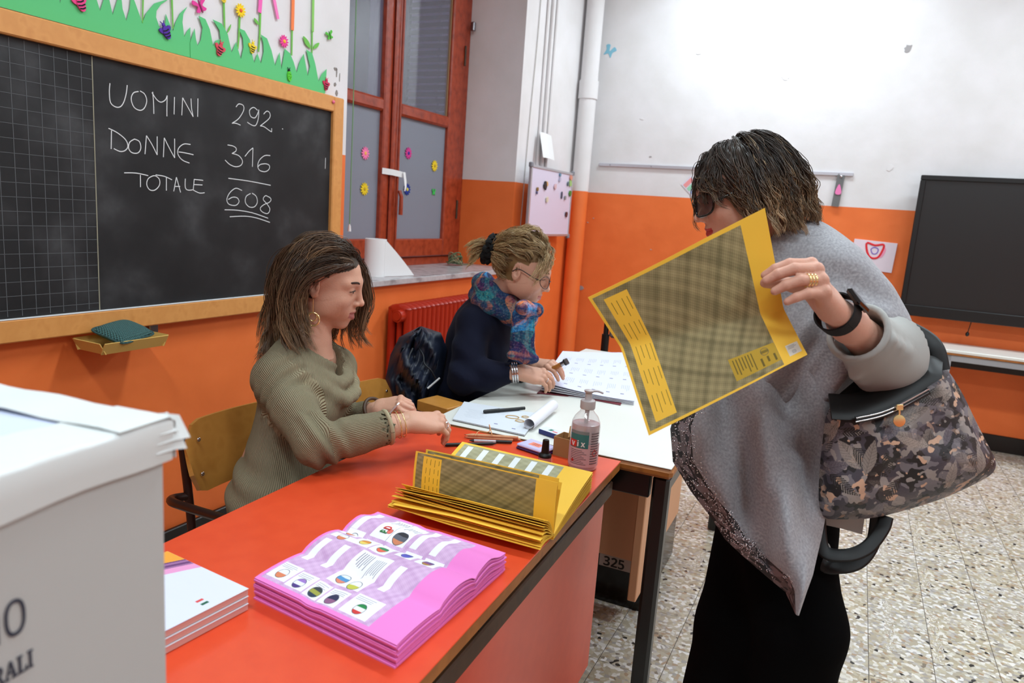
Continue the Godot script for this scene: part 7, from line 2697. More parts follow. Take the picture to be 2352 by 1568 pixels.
# printed sheets: w x h pixels, drawn in the sheet's own 0..1 layout
func lattice(w: int, h: int, a: Color, b: Color, margin: Color, box: Array) -> Image:
	var o := PackedByteArray()
	o.resize(w * h * 3)
	for y in h:
		for x in w:
			var u := float(x) / w
			var v := float(y) / h
			var c := margin
			if u > box[0] and u < box[2] and v > box[1] and v < box[3]:
				var p := x * 0.86 + y * 0.5
				var q := x * 0.42 - y * 0.9
				var k := 0.55 + 0.1 * sin(p * 0.9) + 0.1 * sin(q * 0.95) - 0.3 * pow(0.5 + 0.5 * sin(p * 0.062 + 1.0), 9.0) - 0.3 * pow(0.5 + 0.5 * sin(q * 0.055), 9.0) + 0.12 * sin(p * 0.19) + 0.12 * sin(q * 0.21 + 2.0)
				c = a.lerp(b, clampf(k, 0, 1))
			var i := (y * w + x) * 3
			o[i] = c.r8
			o[i + 1] = c.g8
			o[i + 2] = c.b8
	return Image.create_from_data(w, h, false, Image.FORMAT_RGB8, o)

func fill(im: Image, u0: float, v0: float, u1: float, v1: float, c: Color) -> void:
	var w := im.get_width()
	var h := im.get_height()
	im.fill_rect(Rect2i(int(u0 * w), int(v0 * h), maxi(1, int((u1 - u0) * w)), maxi(1, int((v1 - v0) * h))), c)

func dot(im: Image, u: float, v: float, r: float, cols: Array) -> void:
	var w := im.get_width()
	var cx := int(u * w)
	var cy := int(v * im.get_height())
	var n := int(r * w)
	for y in range(-n, n + 1):
		for x in range(-n, n + 1):
			var d := Vector2(x, y).length() / n
			if d <= 1.0 and cx + x >= 0 and cx + x < w and cy + y >= 0 and cy + y < im.get_height():
				var k := clampi(int((y + n) * cols.size() / (2.0 * n + 1.0)), 0, cols.size() - 1)
				im.set_pixel(cx + x, cy + y, Color(0.3, 0.3, 0.35) if d > 0.92 else cols[k])

# rows of tiny print
func print_lines(im: Image, u0: float, v0: float, u1: float, v1: float, n: int, c: Color, upright := false, sd := 1) -> void:
	var r := RandomNumberGenerator.new()
	r.seed = sd
	for k in n:
		var f := (k + 0.5) / n
		var l := r.randf_range(0.55, 1.0)
		if upright:
			var u := lerpf(u0, u1, f)
			fill(im, u, v0, u + (u1 - u0) / n * 0.35, lerpf(v0, v1, l), c)
		else:
			var v := lerpf(v0, v1, f)
			fill(im, u0, v, lerpf(u0, u1, l), v + (v1 - v0) / n * 0.35, c)

func sheet_material(im: Image, through := 0.0) -> StandardMaterial3D:
	var m := paint(Color.WHITE, 0.75)
	m.albedo_texture = tex(im)
	if through > 0.0:
		m.backlight_enabled = true
		m.backlight = Color(through, through, through)
	return m

func yellow_outside() -> Image:
	var Y := Color(0.97, 0.77, 0.24)
	var ink := Color(0.42, 0.36, 0.1)
	var im := lattice(640, 448, Color(0.44, 0.4, 0.26), Color(0.69, 0.63, 0.45), Y, [0.015, 0.02, 0.86, 0.98])
	fill(im, 0.065, 0.06, 0.2, 0.95, Y)
	for k in 4:
		for j in 5:
			fill(im, 0.09 + k * 0.03, 0.1 + j * 0.17, 0.0935 + k * 0.03, 0.1 + j * 0.17 + 0.09 + 0.02 * ((j + k) % 3), ink)
	fill(im, 0.58, 0.74, 0.86, 0.93, Color(0.74, 0.6, 0.16))
	print_lines(im, 0.59, 0.76, 0.72, 0.92, 7, ink, true, 3)
	print_lines(im, 0.73, 0.84, 0.85, 0.92, 3, ink, true, 4)
	dot(im, 0.79, 0.79, 0.025, [Color(0.7, 0.57, 0.15), Color(0.5, 0.42, 0.12), Color(0.72, 0.58, 0.15)])
	fill(im, 0.91, 0.82, 0.985, 0.94, Color(0.85, 0.83, 0.78))
	print_lines(im, 0.92, 0.83, 0.975, 0.87, 3, Color(0.5, 0.5, 0.5), false, 5)
	dot(im, 0.945, 0.905, 0.014, [Color(0.75, 0.74, 0.7)])
	return im

func held_ballot() -> void:
	var t := thing("ballot_sheet", "unfolded yellow ballot sheet with grey lattice print held by the standing woman", "ballot")
	var a := at(1350, 683, 1.235)
	var b := at(1756, 478, 1.19)
	var c := at(1424, 798, 1.265)
	var d := at(1800, 708, 1.215)
	var e := at(1490, 1000, 1.205)
	var f := at(1857, 815, 1.165)
	var rows := []
	for j in 25:
		var v := j / 24.0
		var line := PackedVector3Array()
		for i in 33:
			var u := i / 32.0
			var p: Vector3
			if v < 0.42:
				p = a.lerp(b, u).lerp(c.lerp(d, u), v / 0.42)
			else:
				p = c.lerp(d, u).lerp(e.lerp(f, u), (v - 0.42) / 0.58)
			line.append(p + ray(1600, 750) * (0.008 * sin(u * 5.0 + v * 3.0) + 0.005 * absf(sin(u * PI * 1.5))))
		rows.append(line)
	var mb := MB.new()
	mb.sheet(rows, 0.0005)
	part(t, "sheet", mb.done(), sheet_material(yellow_outside(), 0.25))

func papers() -> void:
	# ---- pile of pink ballots, waved by their folds
	var P := Color(0.93, 0.5, 0.8)
	var bl := on_y(585, 1318, 0.802)
	var br := on_y(912, 1472, 0.802)
	var tl := on_y(868, 1168, 0.802)
	var tr := on_y(1162, 1262, 0.802)
	var t := thing("pink_ballots", "thick pile of folded pink ballot sheets on the red desk", "ballot pile")
	var im := lattice(768, 640, Color(0.76, 0.6, 0.77), Color(0.87, 0.74, 0.87), P, [0.02, 0.02, 0.8, 0.975])
	var W := Color(0.93, 0.93, 0.95)
	var ink := Color(0.5, 0.48, 0.55)
	var D1 := [[Color(0.1, 0.5, 0.25), Color(0.9, 0.9, 0.9), Color(0.8, 0.2, 0.2)], [Color(0.15, 0.15, 0.18), Color(0.35, 0.36, 0.4), Color(0.8, 0.5, 0.35)], [Color(0.3, 0.3, 0.65), Color(0.35, 0.35, 0.75)], [Color(0.3, 0.25, 0.55), Color(0.5, 0.3, 0.5), Color(0.7, 0.5, 0.2)], [Color(0.85, 0.55, 0.2), Color(0.9, 0.8, 0.4)], [Color(0.2, 0.55, 0.35), Color(0.9, 0.4, 0.3)], [Color(0.85, 0.87, 0.9), Color(0.3, 0.55, 0.75), Color(0.85, 0.5, 0.4)], [Color(0.9, 0.9, 0.92), Color(0.75, 0.75, 0.3)], [Color(0.2, 0.22, 0.25), Color(0.6, 0.6, 0.25), Color(0.15, 0.2, 0.3)], [Color(0.15, 0.16, 0.3), Color(0.55, 0.35, 0.5)], [Color(0.9, 0.9, 0.92), Color(0.85, 0.5, 0.35)], [Color(0.6, 0.45, 0.75), Color(0.9, 0.9, 0.95), Color(0.3, 0.2, 0.5)]]
	# boxes: far row (v small) to near row; u runs along the near edge
	for k in 5:
		var u0: float = [0.04, 0.22, 0.33, 0.5, 0.645][k]
		fill(im, u0, 0.03, u0 + (0.05 if k in [0, 3, 4] else 0.1), 0.3, W)
	fill(im, 0.2, 0.04, 0.46, 0.31, W)
	print_lines(im, 0.22, 0.05, 0.32, 0.15, 5, ink, true, 11)
	print_lines(im, 0.35, 0.08, 0.44, 0.18, 5, ink, true, 12)
	fill(im, 0.325, 0.04, 0.328, 0.31, ink)
	dot(im, 0.3, 0.235, 0.02, [Color(0.88, 0.42, 0.38)])
	dot(im, 0.395, 0.25, 0.048, D1[1])
	for e in [[0.04, 0.3, 0.17, 0.4, 10], [0.04, 0.42, 0.2, 0.48, 10], [0.2, 0.33, 0.33, 0.48, 4], [0.34, 0.33, 0.46, 0.48, 5], [0.5, 0.32, 0.62, 0.44, 2], [0.645, 0.32, 0.78, 0.44, 3]]:
		fill(im, e[0], e[1], e[2], e[3], W)
		dot(im, (e[0] + e[2]) * 0.5, lerpf(e[1], e[3], 0.6), 0.034, D1[e[4]])
	for u0 in [0.05, 0.2, 0.62]:
		fill(im, u0, 0.52, u0 + 0.05, 0.72, W)
	fill(im, 0.33, 0.5, 0.56, 0.8, W)
	print_lines(im, 0.35, 0.52, 0.44, 0.66, 6, ink, true, 13)
	print_lines(im, 0.46, 0.54, 0.54, 0.68, 6, ink, true, 14)
	dot(im, 0.4, 0.74, 0.04, D1[6])
	dot(im, 0.5, 0.76, 0.04, D1[7])
	for e in [[0.03, 0.8, 0.17, 0.95, 10], [0.18, 0.82, 0.31, 0.96, 11], [0.32, 0.83, 0.42, 0.965, 8], [0.43, 0.83, 0.55, 0.965, 9], [0.58, 0.8, 0.76, 0.96, 0]]:
		fill(im, e[0], e[1], e[2], e[3], W)
		print_lines(im, e[0] + 0.01, e[1] + 0.01, e[2] - 0.01, e[1] + 0.05, 3, ink, false, int(e[0] * 100))
		dot(im, (e[0] + e[2]) * 0.5, lerpf(e[1], e[3], 0.64), 0.036, D1[e[4]])
	var pm := sheet_material(im)
	var edge := paint(P, 0.8)
	var layers := 13
	for k in layers:
		var f := float(k) / (layers - 1)
		var rows := []
		var jit := Vector3(sin(k * 2.3) * 0.002, 0, cos(k * 1.7) * 0.002) if k < layers - 1 else Vector3.ZERO
		for j in 31:
			var v := j / 30.0
			var line := PackedVector3Array()
			var wav := 0.014 * pow(absf(sin(v * PI * 3.0)), 0.7) * smoothstep(0.02, 0.2, v) * (1.0 if v < 0.68 else 0.25)
			for i in 21:
				var u := i / 20.0
				var p := tl.lerp(tr, u).lerp(bl.lerp(br, u), v)
				var crease := -0.003 * (1.0 - smoothstep(0.0, 0.08, absf(u - 0.42)))
				p.y = TT + 0.0015 + f * (0.034 + wav + crease)
				line.append(p + jit)
			rows.append(line)
		var mb := MB.new()
		mb.sheet(rows, 0.0026 if k < layers - 1 else 0.0012)
		var sheet_ := part(t, "ballot", mb.done(), pm if k == layers - 1 else edge, "top sheet with party boxes" if k == layers - 1 else "")
		if k == layers - 1:
			var far := (tl - bl).normalized()
			for e in [["P", 0.252, Color(0.1, 0.45, 0.2)], ["D", 0.213, Color(0.82, 0.2, 0.18)]]:
				var q := tl.lerp(tr, 0.268).lerp(bl.lerp(br, 0.268), e[1])
				q.y = TT + 0.0015 + 0.034 + 0.014 * pow(absf(sin(e[1] * PI * 3.0)), 0.7) * smoothstep(0.02, 0.2, e[1]) + 0.0012
				text(sheet_, e[0], 0.021, paint(e[2], 0.8), Transform3D(Basis(far, Vector3.UP.cross(far), Vector3.UP), q), "", "Droid Sans", 700, 0.0004)
	# ---- fan of yellow ballots standing on the desk
	var y := thing("yellow_ballots", "fanned open pile of folded yellow ballots at the edge of the red desk", "ballot pile")
	var om := sheet_material(yellow_outside())
	var Yc := Color(0.97, 0.77, 0.24)
	var inn := lattice(512, 512, Color(0.58, 0.57, 0.44), Color(0.72, 0.71, 0.58), Yc, [0.03, 0.03, 0.8, 0.97])
	for k in 6:
		fill(inn, 0.07 + k * 0.125, 0.06, 0.115 + k * 0.125, 0.94, Color(0.9, 0.92, 0.92))
	var nm := sheet_material(inn)
	var ym := paint(Yc, 0.8)
	var s0 := on_y(955, 1152, TT + 0.012)
	var s1 := on_y(1272, 1228, TT + 0.012)
	var far0 := on_y(1062, 1012, TT + 0.05)
	var far1 := on_y(1362, 1082, TT + 0.05)
	for k in 9:
		var rows := []
		for j in 13:
			var v := j / 12.0
			var line := PackedVector3Array()
			for i in 15:
				var u := i / 14.0
				var p := far0.lerp(far1, u).lerp(s0.lerp(s1, u), v)
				p.y = TT + 0.002 + (k + 0.5) / 9.0 * lerpf(0.048, 0.012, v) + 0.006 * sin(v * PI) * k / 9.0
				line.append(p + Vector3(sin(k * 3.1), 0, cos(k * 2.3)) * 0.0015 * (0 if k == 8 else 1))
			rows.append(line)
		var mb := MB.new()
		mb.sheet(rows, 0.0012)
		part(y, "ballot", mb.done(), nm if k == 8 else ym, "open inner page with white strips" if k == 8 else "")
	var ax := (s1 - s0).normalized()
	var near := ax.cross(Vector3.UP).normalized()
	if near.z < 0:
		near = -near
	var jr := RandomNumberGenerator.new()
	jr.seed = 12
	for k in 17:
		var ang: float = [1.72, 1.5, 1.43][k] if k < 3 else lerpf(0.9, 0.1, (k - 3) / 13.0) + jr.randf_range(-0.04, 0.04)
		var len_: float = [0.105, 0.118, 0.112][k] if k < 3 else lerpf(0.075, 0.088, (k - 3) / 13.0) * jr.randf_range(0.86, 1.06)
		var left := jr.randf_range(-0.012, 0.016) + (0.02 if k >= 3 else 0.0) * (k - 3) / 16.0
		var jr_k := jr.randf_range(-0.6, 1.0)
		var rows := []
		for j in 9:
			var v := j / 8.0
			var line := PackedVector3Array()
			for i in 15:
				var u := i / 14.0
				var root := s0.lerp(s1, u) - ax * left * (1.0 - u)
				var aa := ang + (0.16 * (1.0 - v) if k < 3 else 0.1 * sin(v * PI)) + 0.3 * maxf(0.0, 0.42 - u) * (jr_k if k >= 3 else 0.2) - 0.1 * maxf(0.0, u - 0.42)
				var p := root + (near * cos(aa) + Vector3.UP * sin(aa)) * len_ * (1.0 - v)
				p.y = maxf(p.y, TT + 0.001 + (16 - k) * 0.0011)
				line.append(p)
			rows.append(line)
		var mb := MB.new()
		mb.sheet(rows, 0.0009)
		part(y, "ballot", mb.done(), om if k < 3 else ym, "standing page with lattice print" if k < 3 else "")
	# ---- booklets
	var b0 := on_y(385, 1264, 0.798)
	var b1 := on_y(572, 1350, 0.798)
	var bx_ := (b1 - b0).normalized()
	var bz := bx_.cross(Vector3.UP).normalized()
	if bz.z < 0:
		bz = -bz
	var bw := b0.distance_to(b1)
	var fm := Image.create(256, 256, false, Image.FORMAT_RGB8)
	fm.fill(Color(0.86, 0.87, 0.92))
	for yy in 256:
		for xx in 256:
			var q := xx + yy * 0.72 - 0.0007 * yy * yy
			if q < 58.0:
				fm.set_pixel(xx, yy, Color(0.93, 0.63, 0.22))
			elif q < 88.0:
				fm.set_pixel(xx, yy, Color(0.42, 0.24, 0.44) if posmod(int(q), 18) < 9 else Color(0.62, 0.42, 0.6))
			elif q < 112.0:
				fm.set_pixel(xx, yy, Color(0.9, 0.6, 0.78))
	print_lines(fm, 0.66, 0.45, 0.9, 0.78, 6, Color(0.6, 0.6, 0.68), true, 21)
	fill(fm, 0.9, 0.2, 0.93, 0.24, Color(0.1, 0.35, 0.25))
	fill(fm, 0.84, 0.2, 0.87, 0.24, Color(0.85, 0.3, 0.3))
	for k in 3:
		var bk := thing("booklet", ["lowest booklet with pale pink page edges in the pile by the ballot box", "middle booklet with pale pink page edges in the pile by the ballot box", "top booklet with orange, violet and white cover in the pile by the ballot box"][k], "booklet", Transform3D(Basis(bx_, Vector3.UP, bx_.cross(Vector3.UP)), Vector3(b0.x, TT + k * 0.0125, b0.z)), "booklets by the ballot box")
		var z1 := 0.3 * signf(bx_.cross(Vector3.UP).dot(bz))
		var off: float = [0.0, 0.006, 0.0][k]
		part(bk, "pages", bx_mesh(Vector3(off, 0.001, 0), Vector3(bw - 0.002, 0.0115, z1)), paint(Color(0.86, 0.66, 0.62), 0.85))
		var cv := MB.new()
		cv.quad(Vector3(off, 0.0123, 0), Vector3(bw, 0.0123, 0), Vector3(bw, 0.0123, z1), Vector3(off, 0.0123, z1), Vector3.ZERO, Vector2(0, 0), Vector2(1, 0), Vector2(1, 1), Vector2(0, 1))
		cv.bx(Vector3(off, 0.0115, 0), Vector3(bw, 0.0121, z1))
		part(bk, "cover", cv.done(), sheet_material(fm) if k == 2 else M.paper)
	# ---- register open on the white desk
	var g := thing("register_book", "thick open register with printed voter columns on the white desk", "register")
	var rm := Image.create(512, 512, false, Image.FORMAT_RGB8)
	rm.fill(Color(0.86, 0.87, 0.95))
	for i in 6:
		for j in 3:
			var u0 := 0.06 + i * 0.155
			var v0: float = [0.22, 0.5, 0.76][j]
			print_lines(rm, u0, v0, u0 + 0.1, v0 + 0.11, 5, Color(0.72, 0.73, 0.81), true, i * 3 + j)
			fill(rm, u0 + 0.01, v0 + 0.15, u0 + 0.05, v0 + 0.165, Color(0.5, 0.5, 0.6))
	var q := [on_y(1243, 884, TT + 0.03), on_y(1456, 926, TT + 0.008), on_y(1468, 812, TT + 0.008), on_y(1292, 810, TT + 0.025)]
	for k in 5:
		var rows := []
		for j in 13:
			var v := j / 12.0
			var line := PackedVector3Array()
			for i in 17:
				var u := i / 16.0
				var p: Vector3 = q[3].lerp(q[2], u).lerp(q[0].lerp(q[1], u), v)
				p.y = TT + 0.002 + 0.0035 * k + 0.028 * pow(1.0 - u, 2.0) * (k / 4.0) * (0.6 + 0.4 * v)
				line.append(p)
			rows.append(line)
		var mb := MB.new()
		mb.sheet(rows, 0.0012)
		part(g, "page", mb.done(), sheet_material(rm) if k == 4 else M.paper)
	var cover := MB.new()
	cover.sheet([PackedVector3Array([on_y(1233, 903, TT + 0.002), on_y(1330, 912, TT + 0.002), on_y(1425, 930, TT + 0.002)]), PackedVector3Array([on_y(1290, 850, TT + 0.002), on_y(1380, 860, TT + 0.002), on_y(1450, 880, TT + 0.002)])], 0.002)
	part(g, "cover", cover.done(), paint(Color(0.45, 0.16, 0.2), 0.6), "dark red cover")
	# ---- sheets and rolled form on the near corner of the white desk
	var nb := thing("note_sheets", "stack of loose sheets with handwriting and a rolled edge on the white desk", "papers")
	var hm := Image.create(512, 384, false, Image.FORMAT_RGB8)
	hm.fill(Color(0.83, 0.85, 0.88))
	for k in 9:
		print_lines(hm, 0.1 + 0.02 * (k % 3), 0.35 + k * 0.05, 0.42, 0.37 + k * 0.05, 1, Color(0.6, 0.62, 0.68), false, k)
		print_lines(hm, 0.5, 0.1 + k * 0.03, 0.66, 0.115 + k * 0.03, 1, Color(0.66, 0.68, 0.74), false, k + 20)
	for e in [[0.55, 0.8], [0.8, 0.85]]:
		fill(hm, e[0], e[1], e[0] + 0.05, e[1] + 0.03, Color(0.4, 0.4, 0.6))
	var n0 := [on_y(1066, 922, TT + 0.006), on_y(1240, 950, TT + 0.006), on_y(1205, 998, TT + 0.006), on_y(1040, 962, TT + 0.006)]
	for k in 3:
		var rows := []
		for j in 2:
			var line := PackedVector3Array()
			for i in 13:
				var u := i / 12.0
				var p: Vector3 = n0[0].lerp(n0[1], u).lerp(n0[3].lerp(n0[2], u), float(j))
				p.y = TT + 0.001 + k * 0.0025
				line.append(p)
			rows.append(line)
		var mb := MB.new()
		mb.sheet(rows, 0.0012)
		part(nb, "sheet", mb.done(), sheet_material(hm) if k == 2 else (paint(Color(0.5, 0.49, 0.46), 0.8) if k == 0 else M.paper))
	var ra := on_y(1213, 990, TT)
	var rb := on_y(1268, 944, TT)
	var rows := []
	for j in 2:
		var line := PackedVector3Array()
		for i in 23:
			var an := -0.6 + i * 0.29
			var rr := 0.019 - i * 0.0003
			var sd := (rb - ra).cross(Vector3.UP).normalized()
			line.append((ra if j == 0 else rb) + sd * cos(an) * rr + Vector3.UP * (0.0215 + sin(an) * rr))
		rows.append(line)
	var rl := MB.new()
	rl.sheet(rows, 0.001)
	part(nb, "rolled_sheet", rl.done(), M.paper)

func pen(label: String, a: Vector3, b: Vector3, r: float, barrel: Material, cap: Material, tip := true) -> void:
	var t := thing("pen", label, "pen", Transform3D(), "pens on the desks")
	var d := (b - a).normalized()
	var l := a.distance_to(b)
	var m := MB.new()
	m.tube(PackedVector3Array([a + d * l * 0.35, b - d * 0.012]), r * 0.9, 10)
	part(t, "barrel", m.done(), barrel)
	m = MB.new()
	m.tube(PackedVector3Array([a, a + d * 0.003, a + d * l * 0.38]), [r * 0.7, r, r * 1.05], 10)
	part(t, "cap", m.done(), cap)
	m = MB.new()
	m.tube(PackedVector3Array([b - d * 0.013, b]), [r * 0.95, r * (0.3 if tip else 0.9)], 10)
	part(t, "end", m.done(), cap)

func table_things() -> void:
	var R := TT + 0.0055
	# marker and pens
	pen("thick black marker lying on the handwritten sheets", on_y(1111, 945, TT + 0.013), on_y(1205, 937, TT + 0.013), 0.0062, M.black, M.black, false)
	pen("black capped ballpoint pen half under the yellow ballots", on_y(1022, 1021, R), on_y(1140, 1018, R), 0.0048, M.black, M.black)
	pen("clear ballpoint pen with black cap lying by the pencils", on_y(1176, 1015, R), on_y(1078, 1011, R), 0.0046, paint(Color(0.75, 0.72, 0.74), 0.2), M.black)
	# bundle of wooden pencils, each its own
	var pw := wood(Color(0.8, 0.56, 0.4), Color(0.66, 0.42, 0.28), 0.6)
	var where := ["lowest", "second", "third", "fourth", "topmost"]
	for k in 5:
		var o := Vector3(0.004, 0.0, -0.0075) * (k % 3) + Vector3(0, 0.0065 * (k / 3), 0)
		var a := on_y(1066, 1003, TT + 0.0045) + o
		var b := on_y(1178 + (k % 2) * 12, 1010, TT + 0.0045) + o
		var t := thing("pencil", "%s plain wooden pencil in the bundle on the red desk" % where[k], "pencil", Transform3D(), "bundle of wooden pencils")
		var d := (b - a).normalized()
		var m := MB.new()
		m.tube(PackedVector3Array([a + d * 0.016, b]), 0.0042, 6)
		m.tube(PackedVector3Array([a + d * 0.004, a + d * 0.016]), [0.0012, 0.0042], 6)
		part(t, "shaft", m.done(), pw)
		m = MB.new()
		m.tube(PackedVector3Array([a, a + d * 0.004]), [0.0003, 0.0012], 6)
		part(t, "lead", m.done(), M.black)
	var st := MB.new()
	st.tube(spline([on_y(1092, 1000, TT + 0.02), on_y(1100, 990, TT + 0.016), on_y(1118, 992, TT + 0.018), on_y(1125, 988, TT + 0.02), on_y(1124, 975, TT + 0.03), on_y(1130, 998, TT + 0.02)], 6), 0.0014, 5)
	single("rubber_string", st.done(), paint(Color(0.85, 0.6, 0.4), 0.7), "loose tan string on the bundle of pencils", "string")
	# three rubber bands
	for e in [[1177, 957, 0.021, "large"], [1194, 966, 0.014, "middle sized"], [1207, 957, 0.012, "smallest"]]:
		var c := on_y(e[0], e[1], TT + 0.0085)
		var m := MB.new()
		var p := PackedVector3Array()
		for k in 25:
			var an := TAU * k / 24.0
			p.append(c + Vector3(cos(an) * e[2], 0.0004 * sin(an * 3.0), sin(an) * e[2] * (0.8 + 0.12 * sin(an * 2.0 + e[2] * 100))))
		m.tube(p, 0.0011, 6, false)
		single("rubber_band", m.done(), paint(Color(0.8, 0.6, 0.2), 0.5), e[3] + " tan rubber band on the handwritten sheets", "rubber band", Transform3D(), "rubber bands")
	# stamp pad in its flat tin
	var sp := on_y(1232, 1034, TT)
	var pad := thing("stamp_pad", "flat pale lilac stamp pad case with purple base and orange label", "stamp pad", Transform3D(Basis(Vector3.UP, -0.25), sp))
	part(pad, "base", bx_mesh(Vector3(-0.047, 0, -0.034), Vector3(0.047, 0.007, 0.034), 0.003), paint(Color(0.26, 0.08, 0.34), 0.35))
	part(pad, "lid", bx_mesh(Vector3(-0.046, 0.008, -0.033), Vector3(0.046, 0.016, 0.033), 0.003), paint(Color(0.78, 0.76, 0.92), 0.3))
	var lb := part(pad, "label", bx_mesh(Vector3(-0.02, 0.016, -0.011), Vector3(0.018, 0.0164, 0.014)), paint(Color(0.93, 0.55, 0.45), 0.7))
	var lm := MB.new()
	for k in 3:
		lm.bx(Vector3(-0.012, 0.0164, -0.006 + k * 0.006), Vector3(0.012, 0.0166, -0.004 + k * 0.006))
	part(lb, "print", lm.done(), paint(Color(0.6, 0.3, 0.3), 0.8))
	# little bottle with tall black cap
	var nb := thing("ink_bottle", "small ink bottle with tall black cap in front of the stamp pad", "bottle", Transform3D(Basis(), on_y(1250, 1063, TT)))
	var m := MB.new()
	m.lathe([Vector2(0, 0), Vector2(0.016, 0), Vector2(0.017, 0.004), Vector2(0.017, 0.018), Vector2(0.012, 0.022)], 20)
	part(nb, "bottle", m.done(), paint(Color(0.75, 0.5, 0.5), 0.15))
	m = MB.new()
	m.lathe([Vector2(0.0175, 0.018), Vector2(0.0178, 0.024), Vector2(0.013, 0.027), Vector2(0.0105, 0.03), Vector2(0.0085, 0.062), Vector2(0.0075, 0.064), Vector2(0, 0.0645)], 20)
	part(nb, "cap", m.done(), M.black)
	# small cardboard box with clips, and a blue carton behind it
	var cb := thing("cardboard_box", "small open cardboard box beside the sanitizer bottle", "box", Transform3D(Basis(Vector3.UP, -0.12), on_y(1304, 1044, TT)))
	for e in [[Vector3(-0.032, 0, -0.028), Vector3(0.032, 0.003, 0.028)], [Vector3(-0.032, 0.003, 0.026), Vector3(0.032, 0.052, 0.028)], [Vector3(-0.032, 0.003, -0.028), Vector3(0.032, 0.052, -0.026)], [Vector3(-0.032, 0.003, -0.026), Vector3(-0.03, 0.052, 0.026)], [Vector3(0.03, 0.003, -0.026), Vector3(0.032, 0.052, 0.026)]]:
		part(cb, "side", bx_mesh(e[0], e[1]), M.card)
	m = MB.new()
	m.box(Transform3D(Basis(Vector3(0, 0, 1), 0.5) * Basis(Vector3(1, 0, 0), 0.7), Vector3(0.005, 0.066, -0.03)), Vector3(0.05, 0.002, 0.04))
	part(cb, "flap", m.done(), M.card)
	var bc := thing("blue_carton", "small blue and white carton on the edge of the white desk", "carton", Transform3D(Basis(Vector3.UP, -0.3), on_y(1266, 999, TT + 0.001)))
	part(bc, "carton", bx_mesh(Vector3(-0.035, 0, -0.018), Vector3(0.035, 0.014, 0.018), 0.001), paint(Color(0.07, 0.13, 0.42), 0.4))
	part(bc, "top_panel", bx_mesh(Vector3(-0.0345, 0.014, -0.0175), Vector3(0.0345, 0.0146, 0.0175)), paint(Color(0.85, 0.87, 0.93), 0.4))
	part(bc, "green_mark", bx_mesh(Vector3(-0.008, 0.0146, -0.008), Vector3(0.004, 0.015, 0.006)), paint(Color(0.2, 0.5, 0.4), 0.4))
	part(bc, "red_mark", bx_mesh(Vector3(0.008, 0.0146, 0.002), Vector3(0.026, 0.015, 0.008)), paint(Color(0.85, 0.35, 0.35), 0.4))
	# sanitizer bottle with pump
	var bt := thing("sanitizer_bottle", "clear hand sanitizer bottle with grey pump and teal label", "bottle", Transform3D(Basis(Vector3.UP, 0.32), on_y(1337, 1072, TT)))
	var clear := paint(Color(0.93, 0.9, 0.91, 0.2), 0.06)
	clear.transparency = BaseMaterial3D.TRANSPARENCY_ALPHA
	m = MB.new()
	m.lathe([Vector2(0, 0.0), Vector2(0.034, 0.0), Vector2(0.0375, 0.004), Vector2(0.038, 0.01), Vector2(0.038, 0.112), Vector2(0.036, 0.125), Vector2(0.03, 0.138), Vector2(0.02, 0.149), Vector2(0.0165, 0.156), Vector2(0.016, 0.166)], 32)
	part(bt, "bottle", m.done(), clear)
	m = MB.new()
	m.lathe([Vector2(0, 0.002), Vector2(0.0355, 0.002), Vector2(0.0362, 0.012), Vector2(0.0362, 0.112), Vector2(0.0352, 0.12), Vector2(0, 0.12)], 32)
	var gel := paint(Color(0.8, 0.68, 0.7, 0.72), 0.2)
	gel.transparency = BaseMaterial3D.TRANSPARENCY_ALPHA
	part(bt, "gel", m.done(), gel)
	var pump := paint(Color(0.72, 0.68, 0.68), 0.4)
	m = MB.new()
	m.lathe([Vector2(0.0185, 0.158), Vector2(0.0195, 0.16), Vector2(0.0195, 0.178), Vector2(0.017, 0.181), Vector2(0.0085, 0.182), Vector2(0.0085, 0.2), Vector2(0.0115, 0.201), Vector2(0.0125, 0.206), Vector2(0, 0.208)], 24)
	part(bt, "pump", m.done(), pump)
	m = MB.new()
	m.tube(spline([Vector3(0, 0.203, 0), Vector3(0.02, 0.205, -0.004), Vector3(0.036, 0.2, -0.008)], 5), [0.006, 0.006, 0.0055, 0.005, 0.005, 0.0045, 0.0045, 0.004, 0.004, 0.004, 0.0035], 8, true, 0.7)
	part(bt, "spout", m.done(), pump)
	m = MB.new()
	m.tube(PackedVector3Array([Vector3(0, 0.02, 0), Vector3(0, 0.16, 0)]), [0.003, 0.006], 8)
	part(bt, "dip_tube", m.done(), pump)
	# curved label patches: angle range, height range
	var patch := func(a0: float, a1: float, y0: float, y1: float, r: float) -> ArrayMesh:
		var rows := []
		for y in [y1, y0]:
			var line := PackedVector3Array()
			for i in 13:
				var an: float = lerpf(a0, a1, i / 12.0)
				line.append(Vector3(sin(an) * r, y, cos(an) * r))
			rows.append(line)
		var q := MB.new()
		q.sheet(rows, 0.0003)
		return q.done()
	var lab := part(bt, "label", patch.call(-1.45, 1.5, 0.012, 0.072, 0.0384), paint(Color(0.83, 0.69, 0.7), 0.5), "pale pink printed label")
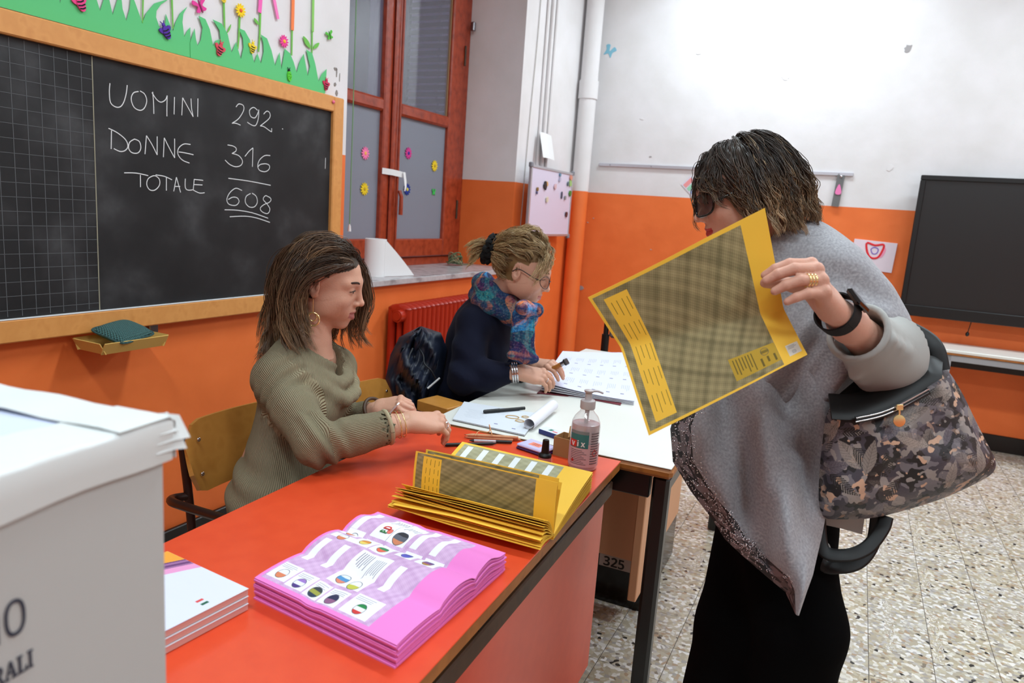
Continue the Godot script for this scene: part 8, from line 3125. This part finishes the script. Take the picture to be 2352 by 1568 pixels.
	part(lab, "teal_panel", patch.call(-1.1, 0.28, 0.062, 0.098, 0.0387), paint(Color(0.2, 0.47, 0.47), 0.5))
	part(lab, "grey_panel", patch.call(-1.1, 0.28, 0.098, 0.106, 0.0387), paint(Color(0.5, 0.52, 0.53), 0.5))
	part(lab, "red_square", patch.call(-1.08, -0.52, 0.064, 0.082, 0.0389), paint(Color(0.82, 0.2, 0.17), 0.5))
	for k in 3:
		var an: float = [-0.78, -0.42, -0.08][k]
		text(lab, ["v", "i", "x"][k], 0.021, M.white, Transform3D(Basis(Vector3.UP, an), Vector3(sin(an) * 0.0392, 0.0735, cos(an) * 0.0392)), "", "Droid Sans", 700, 0.0004)
	var fine := paint(Color(0.42, 0.36, 0.38), 0.6)
	for k in 9:
		part(lab, "small_print", patch.call(-0.95, lerpf(-0.1, 0.2, float(k % 3) / 2.0), 0.055 - k * 0.0045, 0.0562 - k * 0.0045, 0.0387), fine)
	for k in 13:
		part(lab, "small_print", patch.call(0.45, 1.1, 0.1 - k * 0.0066, 0.1025 - k * 0.0066, 0.0387), fine)
	var dm := MB.new()
	for k in 4:
		var p0 := [Vector2(0, 0.009), Vector2(0.008, 0), Vector2(0, -0.009), Vector2(-0.008, 0)]
		var a: Vector2 = p0[k]
		var b: Vector2 = p0[(k + 1) % 4]
		dm.bar(Vector3(a.x, a.y, 0), Vector3(b.x, b.y, 0), 0.0012, 0.0006, Vector3(0, 0, 1))
	part(lab, "warning_diamond", dm.done(), paint(Color(0.8, 0.15, 0.15), 0.5), "", Transform3D(Basis(Vector3.UP, 0.78), Vector3(sin(0.78) * 0.0392, 0.05, cos(0.78) * 0.0392)))
	dm = MB.new()
	dm.bx(Vector3(-0.0045, -0.0012, 0), Vector3(0.0045, 0.0012, 0.0006))
	dm.bx(Vector3(-0.0012, -0.0045, 0), Vector3(0.0012, 0.0045, 0.0006))
	part(lab, "red_cross_mark", dm.done(), paint(Color(0.8, 0.15, 0.15), 0.5), "", Transform3D(Basis(Vector3.UP, -0.75), Vector3(sin(-0.75) * 0.0388, 0.028, cos(-0.75) * 0.0388)))
